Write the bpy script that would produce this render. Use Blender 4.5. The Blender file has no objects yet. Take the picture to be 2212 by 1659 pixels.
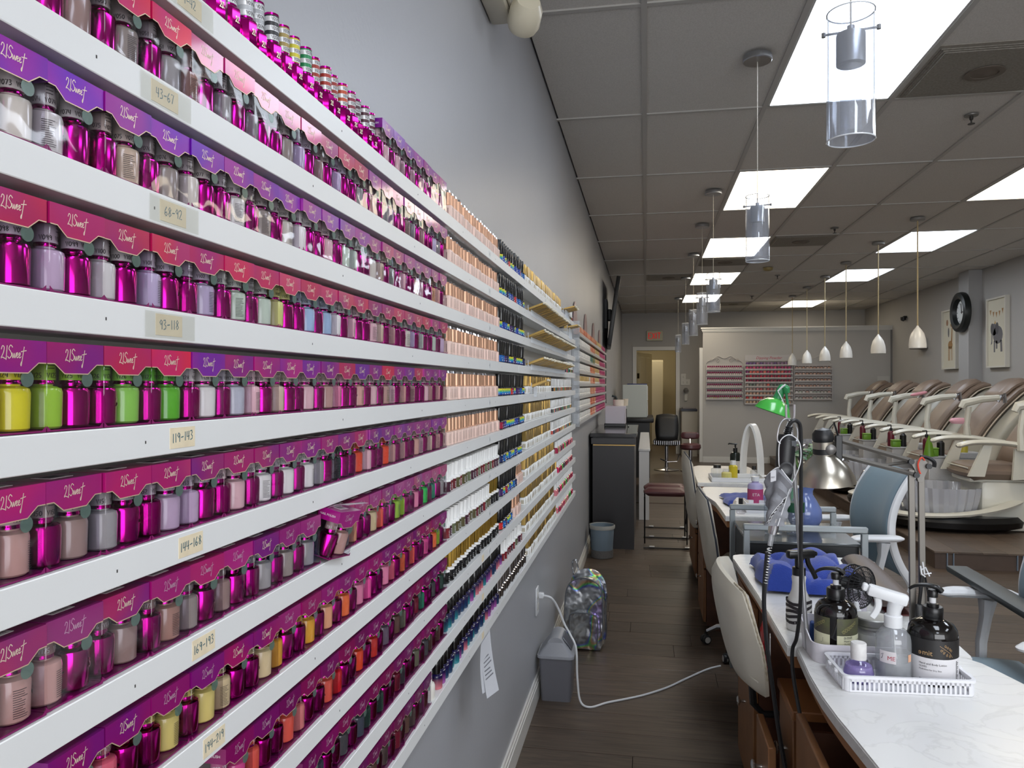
import bpy, bmesh, math, random
from mathutils import Vector, Matrix
R = random.Random(11)
SC = bpy.context.scene
COL = SC.collection
PI = math.pi

# ------------------------------------------------------------------ camera, light, exposure
cam_d = bpy.data.cameras.new('camera')
cam_d.sensor_width = 36.0
cam_d.lens = 36.0 * 1620 / 2212
cam_d.shift_y = 1.5 / 2212
cam_d.clip_start = 0.02
cam_d.clip_end = 100
cam = bpy.data.objects.new('camera', cam_d)
COL.objects.link(cam)
cam.location = (0, 0, 1.42)
cam.rotation_euler = (PI / 2, 0, math.atan(289 / 1620))
SC.camera = cam

world = bpy.data.worlds.new('world')
SC.world = world
world.use_nodes = True
world.node_tree.nodes['Background'].inputs[0].default_value = (0.75, 0.85, 1.0, 1)
world.node_tree.nodes['Background'].inputs[1].default_value = 0.25

PANEL_STRENGTH = 10.0
FRONT_FILL_WATTS = 165.0
SC.view_settings.view_transform = 'Standard'
SC.view_settings.look = 'None'
SC.view_settings.exposure = 0.0
SC.view_settings.gamma = 1.0
SC.view_settings.use_curve_mapping = False

def area(name, loc, rot, sx, sy, watts, color):
    l = bpy.data.lights.new(name, 'AREA')
    l.shape = 'RECTANGLE'; l.size = sx; l.size_y = sy; l.energy = watts; l.color = color
    o = bpy.data.objects.new(name, l); COL.objects.link(o)
    o.location = loc; o.rotation_euler = rot
    return o
area('assumed_front_fill', (1.9, -2.9, 1.6), (PI / 2, 0, 0), 4.2, 2.2, FRONT_FILL_WATTS, (0.95, 0.97, 1.0))  # fill light behind the camera, added for assumed daylight from unseen windows

try:
    cy = SC.cycles
    cy.max_bounces = 10; cy.transparent_max_bounces = 24
    cy.diffuse_bounces = 4; cy.glossy_bounces = 4; cy.transmission_bounces = 8
    cy.caustics_reflective = False; cy.caustics_refractive = False
    cy.sample_clamp_indirect = 4.0
    cy.use_denoising = True
except Exception:
    pass

# ------------------------------------------------------------------ helpers
def lin(c):
    out = []
    for v in c[:3]:
        v = v / 255.0
        out.append(v / 12.92 if v <= 0.04045 else ((v + 0.055) / 1.055) ** 2.4)
    return tuple(out) + (1.0,)

MATS = {}
def mat(name, rgb=(200, 200, 200), rough=0.5, metal=0.0, bump=None, noise=None, emit=None, coat=0.0, objcol=False, spec=0.5, sheen=0.0, trans=0.0, alpha=None):
    """rgb in sRGB 0-255. bump=(scale, strength); noise=(scale, rgb2, amount)."""
    if name in MATS: return MATS[name]
    m = bpy.data.materials.new(name); m.use_nodes = True
    nt = m.node_tree; b = nt.nodes['Principled BSDF']
    b.inputs['Base Color'].default_value = lin(rgb)
    b.inputs['Roughness'].default_value = rough
    b.inputs['Metallic'].default_value = metal
    b.inputs['Specular IOR Level'].default_value = spec
    b.inputs['Coat Weight'].default_value = coat
    b.inputs['Coat Roughness'].default_value = 0.08
    b.inputs['Sheen Weight'].default_value = sheen
    b.inputs['Transmission Weight'].default_value = trans
    src = None
    tc = nt.nodes.new('ShaderNodeTexCoord')
    if objcol:
        oi = nt.nodes.new('ShaderNodeObjectInfo'); src = oi.outputs['Color']
        nt.links.new(src, b.inputs['Base Color'])
    if noise:
        n = nt.nodes.new('ShaderNodeTexNoise'); n.inputs['Scale'].default_value = noise[0]; n.inputs['Detail'].default_value = 4
        nt.links.new(tc.outputs['Object'], n.inputs['Vector'])
        rmp = nt.nodes.new('ShaderNodeMapRange'); rmp.inputs['From Min'].default_value = 0.35; rmp.inputs['From Max'].default_value = 0.7
        rmp.inputs['To Max'].default_value = noise[2]
        nt.links.new(n.outputs['Fac'], rmp.inputs['Value'])
        mx = nt.nodes.new('ShaderNodeMix'); mx.data_type = 'RGBA'
        nt.links.new(rmp.outputs['Result'], mx.inputs[0])
        if src: nt.links.new(src, mx.inputs[6])
        else: mx.inputs[6].default_value = lin(rgb)
        mx.inputs[7].default_value = lin(noise[1])
        nt.links.new(mx.outputs[2], b.inputs['Base Color'])
    if bump:
        n2 = nt.nodes.new('ShaderNodeTexNoise'); n2.inputs['Scale'].default_value = bump[0]; n2.inputs['Detail'].default_value = 2
        nt.links.new(tc.outputs['Object'], n2.inputs['Vector'])
        bp = nt.nodes.new('ShaderNodeBump'); bp.inputs['Strength'].default_value = bump[1]; bp.inputs['Distance'].default_value = 0.002
        nt.links.new(n2.outputs['Fac'], bp.inputs['Height'])
        nt.links.new(bp.outputs['Normal'], b.inputs['Normal'])
    if emit:
        b.inputs['Emission Color'].default_value = lin(emit[0]); b.inputs['Emission Strength'].default_value = emit[1]
    MATS[name] = m
    return m

def clear(name, tint=(255, 255, 255), gloss=0.04, rough=0.03, bump=None, dens=0.0, edge=0.5, power=5.0):
    """thin clear plastic or glass: transparent body, Fresnel sheen."""
    if name in MATS: return MATS[name]
    m = bpy.data.materials.new(name); m.use_nodes = True
    nt = m.node_tree
    for n in list(nt.nodes):
        if n.type != 'OUTPUT_MATERIAL': nt.nodes.remove(n)
    out = next(n for n in nt.nodes if n.type == 'OUTPUT_MATERIAL')
    tr = nt.nodes.new('ShaderNodeBsdfTransparent'); tr.inputs['Color'].default_value = lin(tint)
    body = tr.outputs[0]
    if dens > 0:
        df = nt.nodes.new('ShaderNodeBsdfDiffuse'); df.inputs['Color'].default_value = lin(tint)
        mx0 = nt.nodes.new('ShaderNodeMixShader'); mx0.inputs[0].default_value = dens
        nt.links.new(tr.outputs[0], mx0.inputs[1]); nt.links.new(df.outputs[0], mx0.inputs[2]); body = mx0.outputs[0]
    gl = nt.nodes.new('ShaderNodeBsdfGlossy'); gl.inputs['Roughness'].default_value = rough
    lw = nt.nodes.new('ShaderNodeLayerWeight'); lw.inputs['Blend'].default_value = 0.5
    pw = nt.nodes.new('ShaderNodeMath'); pw.operation = 'POWER'; pw.inputs[1].default_value = power; nt.links.new(lw.outputs['Facing'], pw.inputs[0])
    ad = nt.nodes.new('ShaderNodeMath'); ad.operation = 'MULTIPLY_ADD'; ad.use_clamp = True; ad.inputs[1].default_value = edge; ad.inputs[2].default_value = gloss
    nt.links.new(pw.outputs[0], ad.inputs[0])
    mx = nt.nodes.new('ShaderNodeMixShader')
    nt.links.new(ad.outputs[0], mx.inputs[0]); nt.links.new(body, mx.inputs[1]); nt.links.new(gl.outputs[0], mx.inputs[2])
    nt.links.new(mx.outputs[0], out.inputs['Surface'])
    if bump:
        tc = nt.nodes.new('ShaderNodeTexCoord'); n2 = nt.nodes.new('ShaderNodeTexNoise')
        n2.inputs['Scale'].default_value = bump[0]; n2.inputs['Detail'].default_value = 1
        oi = nt.nodes.new('ShaderNodeObjectInfo')
        va = nt.nodes.new('ShaderNodeVectorMath'); va.operation = 'ADD'
        cb = nt.nodes.new('ShaderNodeCombineXYZ'); ml = nt.nodes.new('ShaderNodeMath'); ml.operation = 'MULTIPLY'; ml.inputs[1].default_value = 20.0
        nt.links.new(oi.outputs['Random'], ml.inputs[0]); nt.links.new(ml.outputs[0], cb.inputs[0]); nt.links.new(ml.outputs[0], cb.inputs[1])
        nt.links.new(tc.outputs['Object'], va.inputs[0]); nt.links.new(cb.outputs[0], va.inputs[1])
        nt.links.new(va.outputs[0], n2.inputs['Vector'])
        bp = nt.nodes.new('ShaderNodeBump'); bp.inputs['Strength'].default_value = bump[1]; bp.inputs['Distance'].default_value = 0.004
        nt.links.new(n2.outputs['Fac'], bp.inputs['Height']); nt.links.new(bp.outputs['Normal'], gl.inputs['Normal'])
    MATS[name] = m
    return m

class MB:
    """collects faces with material slots; build() makes one mesh."""
    def __init__(s):
        s.v = []; s.f = []; s.mi = []; s.M = Matrix.Identity(4)
    def add(s, vs, fs, m=0):
        k = len(s.v); M = s.M
        s.v.extend(tuple(M @ Vector(p)) for p in vs)
        for f in fs:
            s.f.append([k + i for i in f]); s.mi.append(m)
        return s
    def box(s, x0, x1, y0, y1, z0, z1, m=0):
        v = [(x0, y0, z0), (x1, y0, z0), (x1, y1, z0), (x0, y1, z0), (x0, y0, z1), (x1, y0, z1), (x1, y1, z1), (x0, y1, z1)]
        return s.add(v, [(0, 3, 2, 1), (4, 5, 6, 7), (0, 1, 5, 4), (1, 2, 6, 5), (2, 3, 7, 6), (3, 0, 4, 7)], m)
    def rbox(s, x0, x1, y0, y1, z0, z1, r=0.004, seg=2, m=0):
        bm = bmesh.new(); bmesh.ops.create_cube(bm, size=1.0)
        for v in bm.verts:
            v.co = ((x0 + x1) / 2 + v.co.x * (x1 - x0), (y0 + y1) / 2 + v.co.y * (y1 - y0), (z0 + z1) / 2 + v.co.z * (z1 - z0))
        r = min(r, 0.49 * min(x1 - x0, y1 - y0, z1 - z0))
        bmesh.ops.bevel(bm, geom=bm.edges[:], offset=r, segments=seg, profile=0.5, affect='EDGES')
        bm.verts.index_update()
        s.add([tuple(v.co) for v in bm.verts], [[v.index for v in f.verts] for f in bm.faces], m)
        bm.free(); return s
    def lathe(s, prof, n=16, c=(0, 0, 0), m=0, sx=1.0, sy=1.0, flute=0, fl=0.0):
        vs = []; fs = []
        for (r, z) in prof:
            for i in range(n):
                a = 2 * PI * i / n
                rr = r * (1 + (fl * math.cos(flute * a) if flute else 0))
                vs.append((c[0] + rr * math.cos(a) * sx, c[1] + rr * math.sin(a) * sy, c[2] + z))
        for j in range(len(prof) - 1):
            for i in range(n):
                k = (i + 1) % n
                fs.append((j * n + i, j * n + k, (j + 1) * n + k, (j + 1) * n + i))
        if prof[0][0] > 1e-6: fs.append(tuple(reversed(range(n))))
        if prof[-1][0] > 1e-6: fs.append(tuple((len(prof) - 1) * n + i for i in range(n)))
        return s.add(vs, fs, m)
    def shell(s, prof, n=24, c=(0, 0, 0), m=0, th=0.002, flute=0, fl=0.0):
        """open lathe with thickness (no caps)."""
        inner = [(max(r - th, 1e-4), z) for r, z in reversed(prof)]
        full = list(prof) + inner
        vs = []; fs = []; L = len(full)
        for (r, z) in full:
            for i in range(n):
                a = 2 * PI * i / n
                rr = r * (1 + (fl * math.cos(flute * a) if flute else 0))
                vs.append((c[0] + rr * math.cos(a), c[1] + rr * math.sin(a), c[2] + z))
        for j in range(L):
            j2 = (j + 1) % L
            for i in range(n):
                k = (i + 1) % n
                fs.append((j * n + i, j * n + k, j2 * n + k, j2 * n + i))
        return s.add(vs, fs, m)
    def tube(s, pts, r=0.005, n=8, m=0, closed=False, caps=True, flat=1.0):
        pts = [Vector(p) for p in pts]; N = len(pts)
        rad = r if isinstance(r, (list, tuple)) else [r] * N
        vs = []; fs = []; up = None
        for i, p in enumerate(pts):
            if closed: t = pts[(i + 1) % N] - pts[i - 1]
            else: t = pts[min(i + 1, N - 1)] - pts[max(i - 1, 0)]
            if t.length < 1e-9: t = Vector((0, 0, 1))
            t.normalize()
            if up is None:
                up = Vector((0, 0, 1)) if abs(t.z) < 0.9 else Vector((1, 0, 0))
            a = t.cross(up)
            if a.length < 1e-6: a = t.cross(Vector((0, 1, 0)))
            a.normalize(); b = a.cross(t); up = b
            for k in range(n):
                w = 2 * PI * k / n
                vs.append(tuple(p + a * (math.cos(w) * rad[i]) + b * (math.sin(w) * rad[i] * flat)))
        last = N if closed else N - 1
        for i in range(last):
            j = (i + 1) % N
            for k in range(n):
                q = (k + 1) % n
                fs.append((i * n + k, i * n + q, j * n + q, j * n + k))
        if caps and not closed:
            fs.append(tuple(reversed(range(n)))); fs.append(tuple((N - 1) * n + k for k in range(n)))
        return s.add(vs, fs, m)
    def prism(s, poly, z0, z1, m=0):
        n = len(poly)
        vs = [(x, y, z0) for x, y in poly] + [(x, y, z1) for x, y in poly]
        fs = [tuple(reversed(range(n))), tuple(range(n, 2 * n))] + [(i, (i + 1) % n, n + (i + 1) % n, n + i) for i in range(n)]
        return s.add(vs, fs, m)
    def sheet(s, fn, nu, nv, th=0.0, m=0):
        """surface fn(u,v)->point; th>0 makes it a solid shell."""
        P = [[Vector(fn(u / nu, v / nv)) for v in range(nv + 1)] for u in range(nu + 1)]
        W = nv + 1
        vs = [tuple(p) for row in P for p in row]
        fs = [(u * W + v, (u + 1) * W + v, (u + 1) * W + v + 1, u * W + v + 1) for u in range(nu) for v in range(nv)]
        if th:
            k = len(vs); back = []
            for u in range(nu + 1):
                for v in range(nv + 1):
                    du = P[min(u + 1, nu)][v] - P[max(u - 1, 0)][v]; dv = P[u][min(v + 1, nv)] - P[u][max(v - 1, 0)]
                    n = du.cross(dv)
                    if n.length > 1e-12: n.normalize()
                    back.append(tuple(P[u][v] - n * th))
            vs += back
            fs += [(k + u * W + v, k + u * W + v + 1, k + (u + 1) * W + v + 1, k + (u + 1) * W + v) for u in range(nu) for v in range(nv)]
            rim = [u * W for u in range(nu + 1)] + [nu * W + v for v in range(1, nv + 1)] + [u * W + nv for u in range(nu - 1, -1, -1)] + [v for v in range(nv - 1, 0, -1)]
            for i in range(len(rim)):
                a, b = rim[i], rim[(i + 1) % len(rim)]
                fs.append((b, a, k + a, k + b))
        return s.add(vs, fs, m)
    def ribbon(s, strokes, fn, w=0.05, m=0):
        """flat pen strokes: strokes are lists of (u,v); fn maps (u,v) to 3D."""
        for st in strokes:
            N = len(st)
            if N < 2: continue
            vs = []
            for i, (x, y) in enumerate(st):
                a = st[max(i - 1, 0)]; b = st[min(i + 1, N - 1)]
                dx, dy = b[0] - a[0], b[1] - a[1]; L = math.hypot(dx, dy) or 1.0
                nx, ny = -dy / L * w / 2, dx / L * w / 2
                vs.append(fn(x + nx, y + ny)); vs.append(fn(x - nx, y - ny))
            s.add(vs, [(2 * i, 2 * i + 1, 2 * i + 3, 2 * i + 2) for i in range(N - 1)], m)
        return s
    def text(s, txt, fn, size=1.0, m=0, align='LEFT', mirror=False):
        """flat lettering in the built-in font, mapped by fn(x,y)."""
        vs, fs, x0, x1 = text_mesh(txt)
        off = 0 if align == 'LEFT' else (-(x0 + x1) / 2 if align == 'CENTER' else -x1)
        sg = -1 if mirror else 1
        s.add([fn((x + off) * size * sg, y * size) for x, y in vs], fs, m)
        return s
    def mesh(s, name, mats):
        me = bpy.data.meshes.new(name)
        me.from_pydata(s.v, [], s.f)
        for mm in (mats if isinstance(mats, (list, tuple)) else [mats]): me.materials.append(mm)
        me.polygons.foreach_set('material_index', s.mi)
        me.polygons.foreach_set('use_smooth', [True] * len(s.f))
        me.update()
        bm = bmesh.new(); bm.from_mesh(me); bmesh.ops.recalc_face_normals(bm, faces=bm.faces); bm.to_mesh(me); bm.free()
        me.set_sharp_from_angle(angle=math.radians(38))
        return me

_TXT = {}
def text_mesh(txt):
    if txt in _TXT: return _TXT[txt]
    cu = bpy.data.curves.new('lettering', 'FONT'); cu.body = txt; cu.size = 1.0; cu.resolution_u = 2
    o = bpy.data.objects.new('lettering', cu); COL.objects.link(o)
    dg = bpy.context.evaluated_depsgraph_get(); dg.update()
    me = bpy.data.meshes.new_from_object(o.evaluated_get(dg))
    vs = [(v.co.x, v.co.y) for v in me.vertices]; fs = [tuple(p.vertices) for p in me.polygons]
    bpy.data.objects.remove(o); bpy.data.curves.remove(cu); bpy.data.meshes.remove(me)
    xs = [p[0] for p in vs] or [0]
    _TXT[txt] = (vs, fs, min(xs), max(xs))
    return _TXT[txt]

def tag(o, label, cat, group=None):
    if label: o['label'] = label
    if cat: o['category'] = cat
    if group: o['group'] = group
    return o
def thing(name, label, cat, loc=(0, 0, 0), rot=(0, 0, 0), group=None):
    o = bpy.data.objects.new(name, None); COL.objects.link(o)
    o.empty_display_size = 0.02
    o.location = loc; o.rotation_euler = rot
    return tag(o, label, cat, group)
def part(parent, name, mb, mats, label=None, loc=None, rot=None, color=None, stuff=False):
    me = mb.mesh(name, mats) if isinstance(mb, MB) else mb
    o = bpy.data.objects.new(name, me); COL.objects.link(o)
    o.parent = parent
    if loc: o.location = loc
    if rot: o.rotation_euler = rot
    if label: o['label'] = label
    if color: o.color = color
    if stuff: o['kind'] = 'stuff'
    return o
def solo(name, mb, mats, label, cat, loc=(0, 0, 0), rot=(0, 0, 0), group=None, color=None, kind=None):
    me = mb.mesh(name, mats) if isinstance(mb, MB) else mb
    o = bpy.data.objects.new(name, me); COL.objects.link(o)
    o.location = loc; o.rotation_euler = rot
    if color: o.color = color
    if kind: o['kind'] = kind
    return tag(o, label, cat, group)
def struct(name, mb, mats, label=None, parent=None):
    me = mb.mesh(name, mats) if isinstance(mb, MB) else mb
    o = bpy.data.objects.new(name, me); COL.objects.link(o)
    if parent: o.parent = parent
    else: o['kind'] = 'structure'
    if label: o['label'] = label
    return o
KIDS = {}
def index_children():
    KIDS.clear()
    for o in bpy.data.objects:
        if o.parent: KIDS.setdefault(o.parent.name, []).append(o)
def dup(root, loc, rot=None, label=None, group=None):
    """copy of a thing with copies of its parts and sub-parts."""
    r = root.copy(); COL.objects.link(r); r.location = loc
    if rot is not None: r.rotation_euler = rot
    if label: r['label'] = label
    if group: r['group'] = group
    for ch in KIDS.get(root.name, []):
        c = ch.copy(); COL.objects.link(c); c.parent = r
        for g in KIDS.get(ch.name, []):
            d = g.copy(); COL.objects.link(d); d.parent = c
    return r
def arc(cx, cy, r, a0, a1, n):
    return [(cx + r * math.cos(math.radians(a0 + (a1 - a0) * i / n)), cy + r * math.sin(math.radians(a0 + (a1 - a0) * i / n))) for i in range(n + 1)]
def rrect(x0, x1, y0, y1, r, n=4):
    return arc(x1 - r, y1 - r, r, 0, 90, n) + arc(x0 + r, y1 - r, r, 90, 180, n) + arc(x0 + r, y0 + r, r, 180, 270, n) + arc(x1 - r, y0 + r, r, 270, 360, n)
def smooth(pts, n=6):
    """Catmull-Rom through points."""
    P = [Vector(p) for p in pts]; out = []
    for i in range(len(P) - 1):
        p0, p1, p2, p3 = P[max(i - 1, 0)], P[i], P[i + 1], P[min(i + 2, len(P) - 1)]
        for k in range(n):
            t = k / n
            out.append(0.5 * ((2 * p1) + (p2 - p0) * t + (2 * p0 - 5 * p1 + 4 * p2 - p3) * t * t + (3 * p1 - p0 - 3 * p2 + p3) * t ** 3))
    out.append(P[-1]); return out
ORD = ['first', 'second', 'third', 'fourth', 'fifth', 'sixth', 'seventh', 'eighth', 'ninth', 'tenth', 'eleventh', 'twelfth', 'thirteenth', 'fourteenth', 'fifteenth',
       'sixteenth', 'seventeenth', 'eighteenth', 'nineteenth', 'twentieth', 'twenty-first', 'twenty-second', 'twenty-third', 'twenty-fourth', 'twenty-fifth', 'twenty-sixth',
       'twenty-seventh', 'twenty-eighth', 'twenty-ninth', 'thirtieth', 'thirty-first', 'thirty-second', 'thirty-third', 'thirty-fourth', 'thirty-fifth', 'thirty-sixth', 'thirty-seventh', 'thirty-eighth', 'thirty-ninth', 'fortieth'] + ['forty-' + w for w in ('first', 'second', 'third', 'fourth', 'fifth', 'sixth', 'seventh', 'eighth', 'ninth')]
TENS = ['fifty', 'sixty', 'seventy', 'eighty', 'ninety']
ORD += ['fiftieth'] + [t + '-' + w for t in TENS for w in ORD[:9]]

# hand-drawn stroke glyphs, unit height
GL = {
 '0': [[(.3, 0), (.08, .2), (.05, .6), (.25, 1), (.45, .9), (.52, .4), (.3, 0)]],
 '1': [[(.2, 1), (.2, 0)]],
 '2': [[(.03, .8), (.2, 1), (.42, .92), (.42, .65), (.05, .02), (.5, .03)]],
 '3': [[(.05, .95), (.35, 1), (.42, .75), (.2, .55), (.45, .38), (.4, .08), (.05, 0)]],
 '4': [[(.1, 1), (.05, .4), (.5, .45)], [(.42, 1), (.38, 0)]],
 '5': [[(.45, 1), (.1, .95), (.08, .55), (.4, .5), (.42, .12), (.05, 0)]],
 '6': [[(.35, 1), (.1, .6), (.05, .2), (.25, 0), (.45, .2), (.3, .45), (.07, .3)]],
 '7': [[(.03, .95), (.48, 1), (.2, 0)]],
 '8': [[(.28, .52), (.07, .75), (.27, 1), (.45, .78), (.07, .25), (.25, 0), (.47, .22), (.28, .52)]],
 '9': [[(.45, .75), (.25, .5), (.06, .72), (.25, 1), (.45, .85), (.42, 0)]],
 '-': [[(.05, .45), (.5, .5)]],
 'V': [[(.02, 1), (.26, 0), (.5, 1)]], ' ': [],
}
def glyphs(txt, adv=0.62):
    out = []; x = 0
    for c in txt:
        for st in GL.get(c, []): out.append([(px + x, py) for px, py in st])
        x += adv if c != '1' else adv * .72
    return out, x
# cursive logo on every carton: digits two-one and a looping script word
def _cv(pts, n=4): return [(p.x, p.y) for p in smooth([(a, b, 0) for a, b in pts], n)]
LOGO = [
 _cv([(.02, .78), (.1, .98), (.22, .9), (.16, .6), (.0, .3), (.1, .34), (.3, .26)]),
 [(.42, 1.02), (.34, .2)],
 _cv([(.8, .92), (.66, 1.05), (.54, .84), (.66, .68), (.72, .48), (.56, .3), (.44, .42)]),
 _cv([(.76, .62), (.79, .37), (.83, .35), (.90, .6), (.93, .37), (.97, .36), (1.05, .63)]),
 _cv([(1.05, .46), (1.15, .51), (1.16, .61), (1.10, .62), (1.07, .46), (1.12, .34), (1.22, .42)]),
 _cv([(1.22, .46), (1.32, .51), (1.33, .61), (1.27, .62), (1.24, .46), (1.29, .34), (1.40, .42)]),
 _cv([(1.62, 1.0), (1.53, .55), (1.45, .12), (1.39, -.12), (1.36, .0), (1.46, .18)], 3),
 [(1.38, .70), (1.78, .78)],
]
def onyz(x, s=1.0, y0=0.0, z0=0.0):
    """map lettering onto a plane facing +X."""
    return lambda u, v: (x, y0 + u * s, z0 + v * s)
def onxz(y, s=1.0, x0=0.0, z0=0.0):
    """map lettering onto a plane facing -Y."""
    return lambda u, v: (x0 + u * s, y, z0 + v * s)
def oncyl(r, s, a0, z0):
    """map lettering round a vertical cylinder; a0 = angle of the start, facing outwards."""
    return lambda u, v: (r * math.cos(a0 + u * s / r), r * math.sin(a0 + u * s / r), z0 + v * s)
# ------------------------------------------------------------------ the room
XL, XR, ZC, YB, YF = -0.49, 4.26, 2.9, 15.8, -3.0
M_wallL = mat('wall_paint', (166, 167, 171), 0.4, bump=(90, 0.18), noise=(1.3, (150, 152, 157), 0.35), spec=0.45)
M_wallB = mat('wall_paint_back', (172, 169, 165), 0.55, bump=(90, 0.1), noise=(0.9, (164, 161, 157), 0.5))
M_trim = mat('white_trim', (214, 212, 206), 0.35)
M_warm = mat('back_room_paint', (186, 176, 150), 0.6)
def plank_mat():
    m = mat('plank', (92, 78, 68), 0.38, objcol=True)
    nt = m.node_tree; b = nt.nodes['Principled BSDF']
    tc = nt.nodes.new('ShaderNodeTexCoord'); mp = nt.nodes.new('ShaderNodeMapping'); mp.inputs['Scale'].default_value = (1.2, 26, 10)
    oi = nt.nodes.new('ShaderNodeObjectInfo'); va = nt.nodes.new('ShaderNodeVectorMath'); va.operation = 'ADD'
    sc = nt.nodes.new('ShaderNodeVectorMath'); sc.operation = 'SCALE'; sc.inputs['Scale'].default_value = 0.7
    nt.links.new(oi.outputs['Location'], sc.inputs[0]); nt.links.new(tc.outputs['Object'], va.inputs[0]); nt.links.new(sc.outputs[0], va.inputs[1])
    nt.links.new(va.outputs[0], mp.inputs['Vector'])
    n = nt.nodes.new('ShaderNodeTexNoise'); n.inputs['Scale'].default_value = 3.0; n.inputs['Detail'].default_value = 6; n.inputs['Distortion'].default_value = 0.6
    nt.links.new(mp.outputs[0], n.inputs['Vector'])
    rp = nt.nodes.new('ShaderNodeMapRange'); rp.inputs['From Min'].default_value = 0.3; rp.inputs['From Max'].default_value = 0.75; rp.inputs['To Min'].default_value = 0.55; rp.inputs['To Max'].default_value = 1.35
    nt.links.new(n.outputs['Fac'], rp.inputs['Value'])
    mx = nt.nodes.new('ShaderNodeVectorMath'); mx.operation = 'SCALE'
    nt.links.new(oi.outputs['Color'], mx.inputs[0]); nt.links.new(rp.outputs['Result'], mx.inputs['Scale'])
    nt.links.new(mx.outputs[0], b.inputs['Base Color'])
    return m
M_plank = plank_mat()
Y_PL = 9.18
f = MB(); f.box(XL - .1, XR + .1, YF, Y_PL, -0.12, -0.008); f.box(XL - .1, XR + .1, Y_PL, 19.2, -0.12, 0.0)
floor = struct('floor', f, mat('far_floor', (84, 71, 61), 0.4, noise=(3, (70, 58, 49), 0.7)), 'grey brown wood plank floor')
pl = MB(); pl.rbox(0, 1.218, 0.001, 0.181, -0.012, 0.0, 0.0012, 1)
pm = pl.mesh('plank', M_plank)
for i in range(46):
    y = 0.9 + i * 0.182
    if y + .18 > Y_PL: break
    x = XL - R.random() * 1.0
    while x < XR:
        x1 = min(x + 1.22, XR); xa = max(x, XL)
        if x1 - xa > .08:
            g = R.uniform(-1, 1)
            p = part(floor, 'plank', pm, None, loc=(xa, y, 0), color=lin((86 + 9 * g, 73 + 8 * g, 62 + 7 * g)))
            p.scale = ((x1 - xa - .0015) / 1.218, 1, 1)
        x += 1.22
# ceiling
M_tile = mat('ceiling_tile', (206, 202, 196), 0.9, bump=(260, 0.35), noise=(170, (176, 172, 166), 0.5))
M_grid = mat('ceiling_grid', (176, 173, 168), 0.6)
c = MB(); c.box(XL - .1, XR + .1, YF, 19.2, ZC + .06, ZC + .16)
ceiling = struct('ceiling', c, M_tile, 'grey suspended ceiling of large tiles')
GX = [XL, -.007, .623, 1.253, 1.883, 2.513, 3.143, 3.773, XR]
GY = [y for y in [4.176 + 1.212 * k for k in range(-6, 10)] if y < YB - .05] + [YB]
LIGHTS = {(2, 2.964): 0, (2, 5.388): 1, (2, 7.812): 1, (2, 10.236): 1, (2, 12.66): 1, (2, .54): 0, (2, -1.884): 0,
          (5, 5.388): 1, (5, 7.812): 0, (5, 10.236): 0, (5, 13.872): 1, (5, 2.964): 0, (5, .54): 0}  # tail entries of each row are panels out of view, added for light
VENTS = {(3, 2.964): 'square', (2, 9.024): 'half', (1, 10.236): 'half', (3, 13.872): 'half', (3, 7.812): 'half'}
def panel_emit(name, edge, mid, s):
    m = bpy.data.materials.new(name); m.use_nodes = True; nt = m.node_tree
    b = nt.nodes['Principled BSDF']; b.inputs['Base Color'].default_value = (.8, .8, .8, 1)
    tc = nt.nodes.new('ShaderNodeTexCoord'); sp = nt.nodes.new('ShaderNodeSeparateXYZ'); nt.links.new(tc.outputs['Object'], sp.inputs[0])
    ab = nt.nodes.new('ShaderNodeMath'); ab.operation = 'ABSOLUTE'; nt.links.new(sp.outputs['X'], ab.inputs[0])
    rp = nt.nodes.new('ShaderNodeMapRange'); rp.inputs['From Min'].default_value = .08; rp.inputs['From Max'].default_value = .29; nt.links.new(ab.outputs[0], rp.inputs['Value'])
    mx = nt.nodes.new('ShaderNodeMix'); mx.data_type = 'RGBA'; mx.inputs[6].default_value = lin(mid); mx.inputs[7].default_value = lin(edge)
    nt.links.new(rp.outputs['Result'], mx.inputs[0]); nt.links.new(mx.outputs[2], b.inputs['Emission Color']); b.inputs['Emission Strength'].default_value = s
    return m
M_pan = [panel_emit('cool_diffuser', (236, 244, 255), (232, 242, 255), PANEL_STRENGTH), panel_emit('yellowed_diffuser', (255, 250, 236), (255, 237, 208), PANEL_STRENGTH * .8)]
tile_cache = {}
def tile_mesh(w, l):
    k = (round(w, 3), round(l, 3))
    if k not in tile_cache:
        t = MB(); t.rbox(-w / 2 + .008, w / 2 - .008, -l / 2 + .008, l / 2 - .008, 0.004, .03, .004, 1)
        tile_cache[k] = t.mesh('ceiling_tile', M_tile)
    return tile_cache[k]
M_frame = mat('troffer_frame', (190, 190, 188), 0.4)
nth = 0
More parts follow.
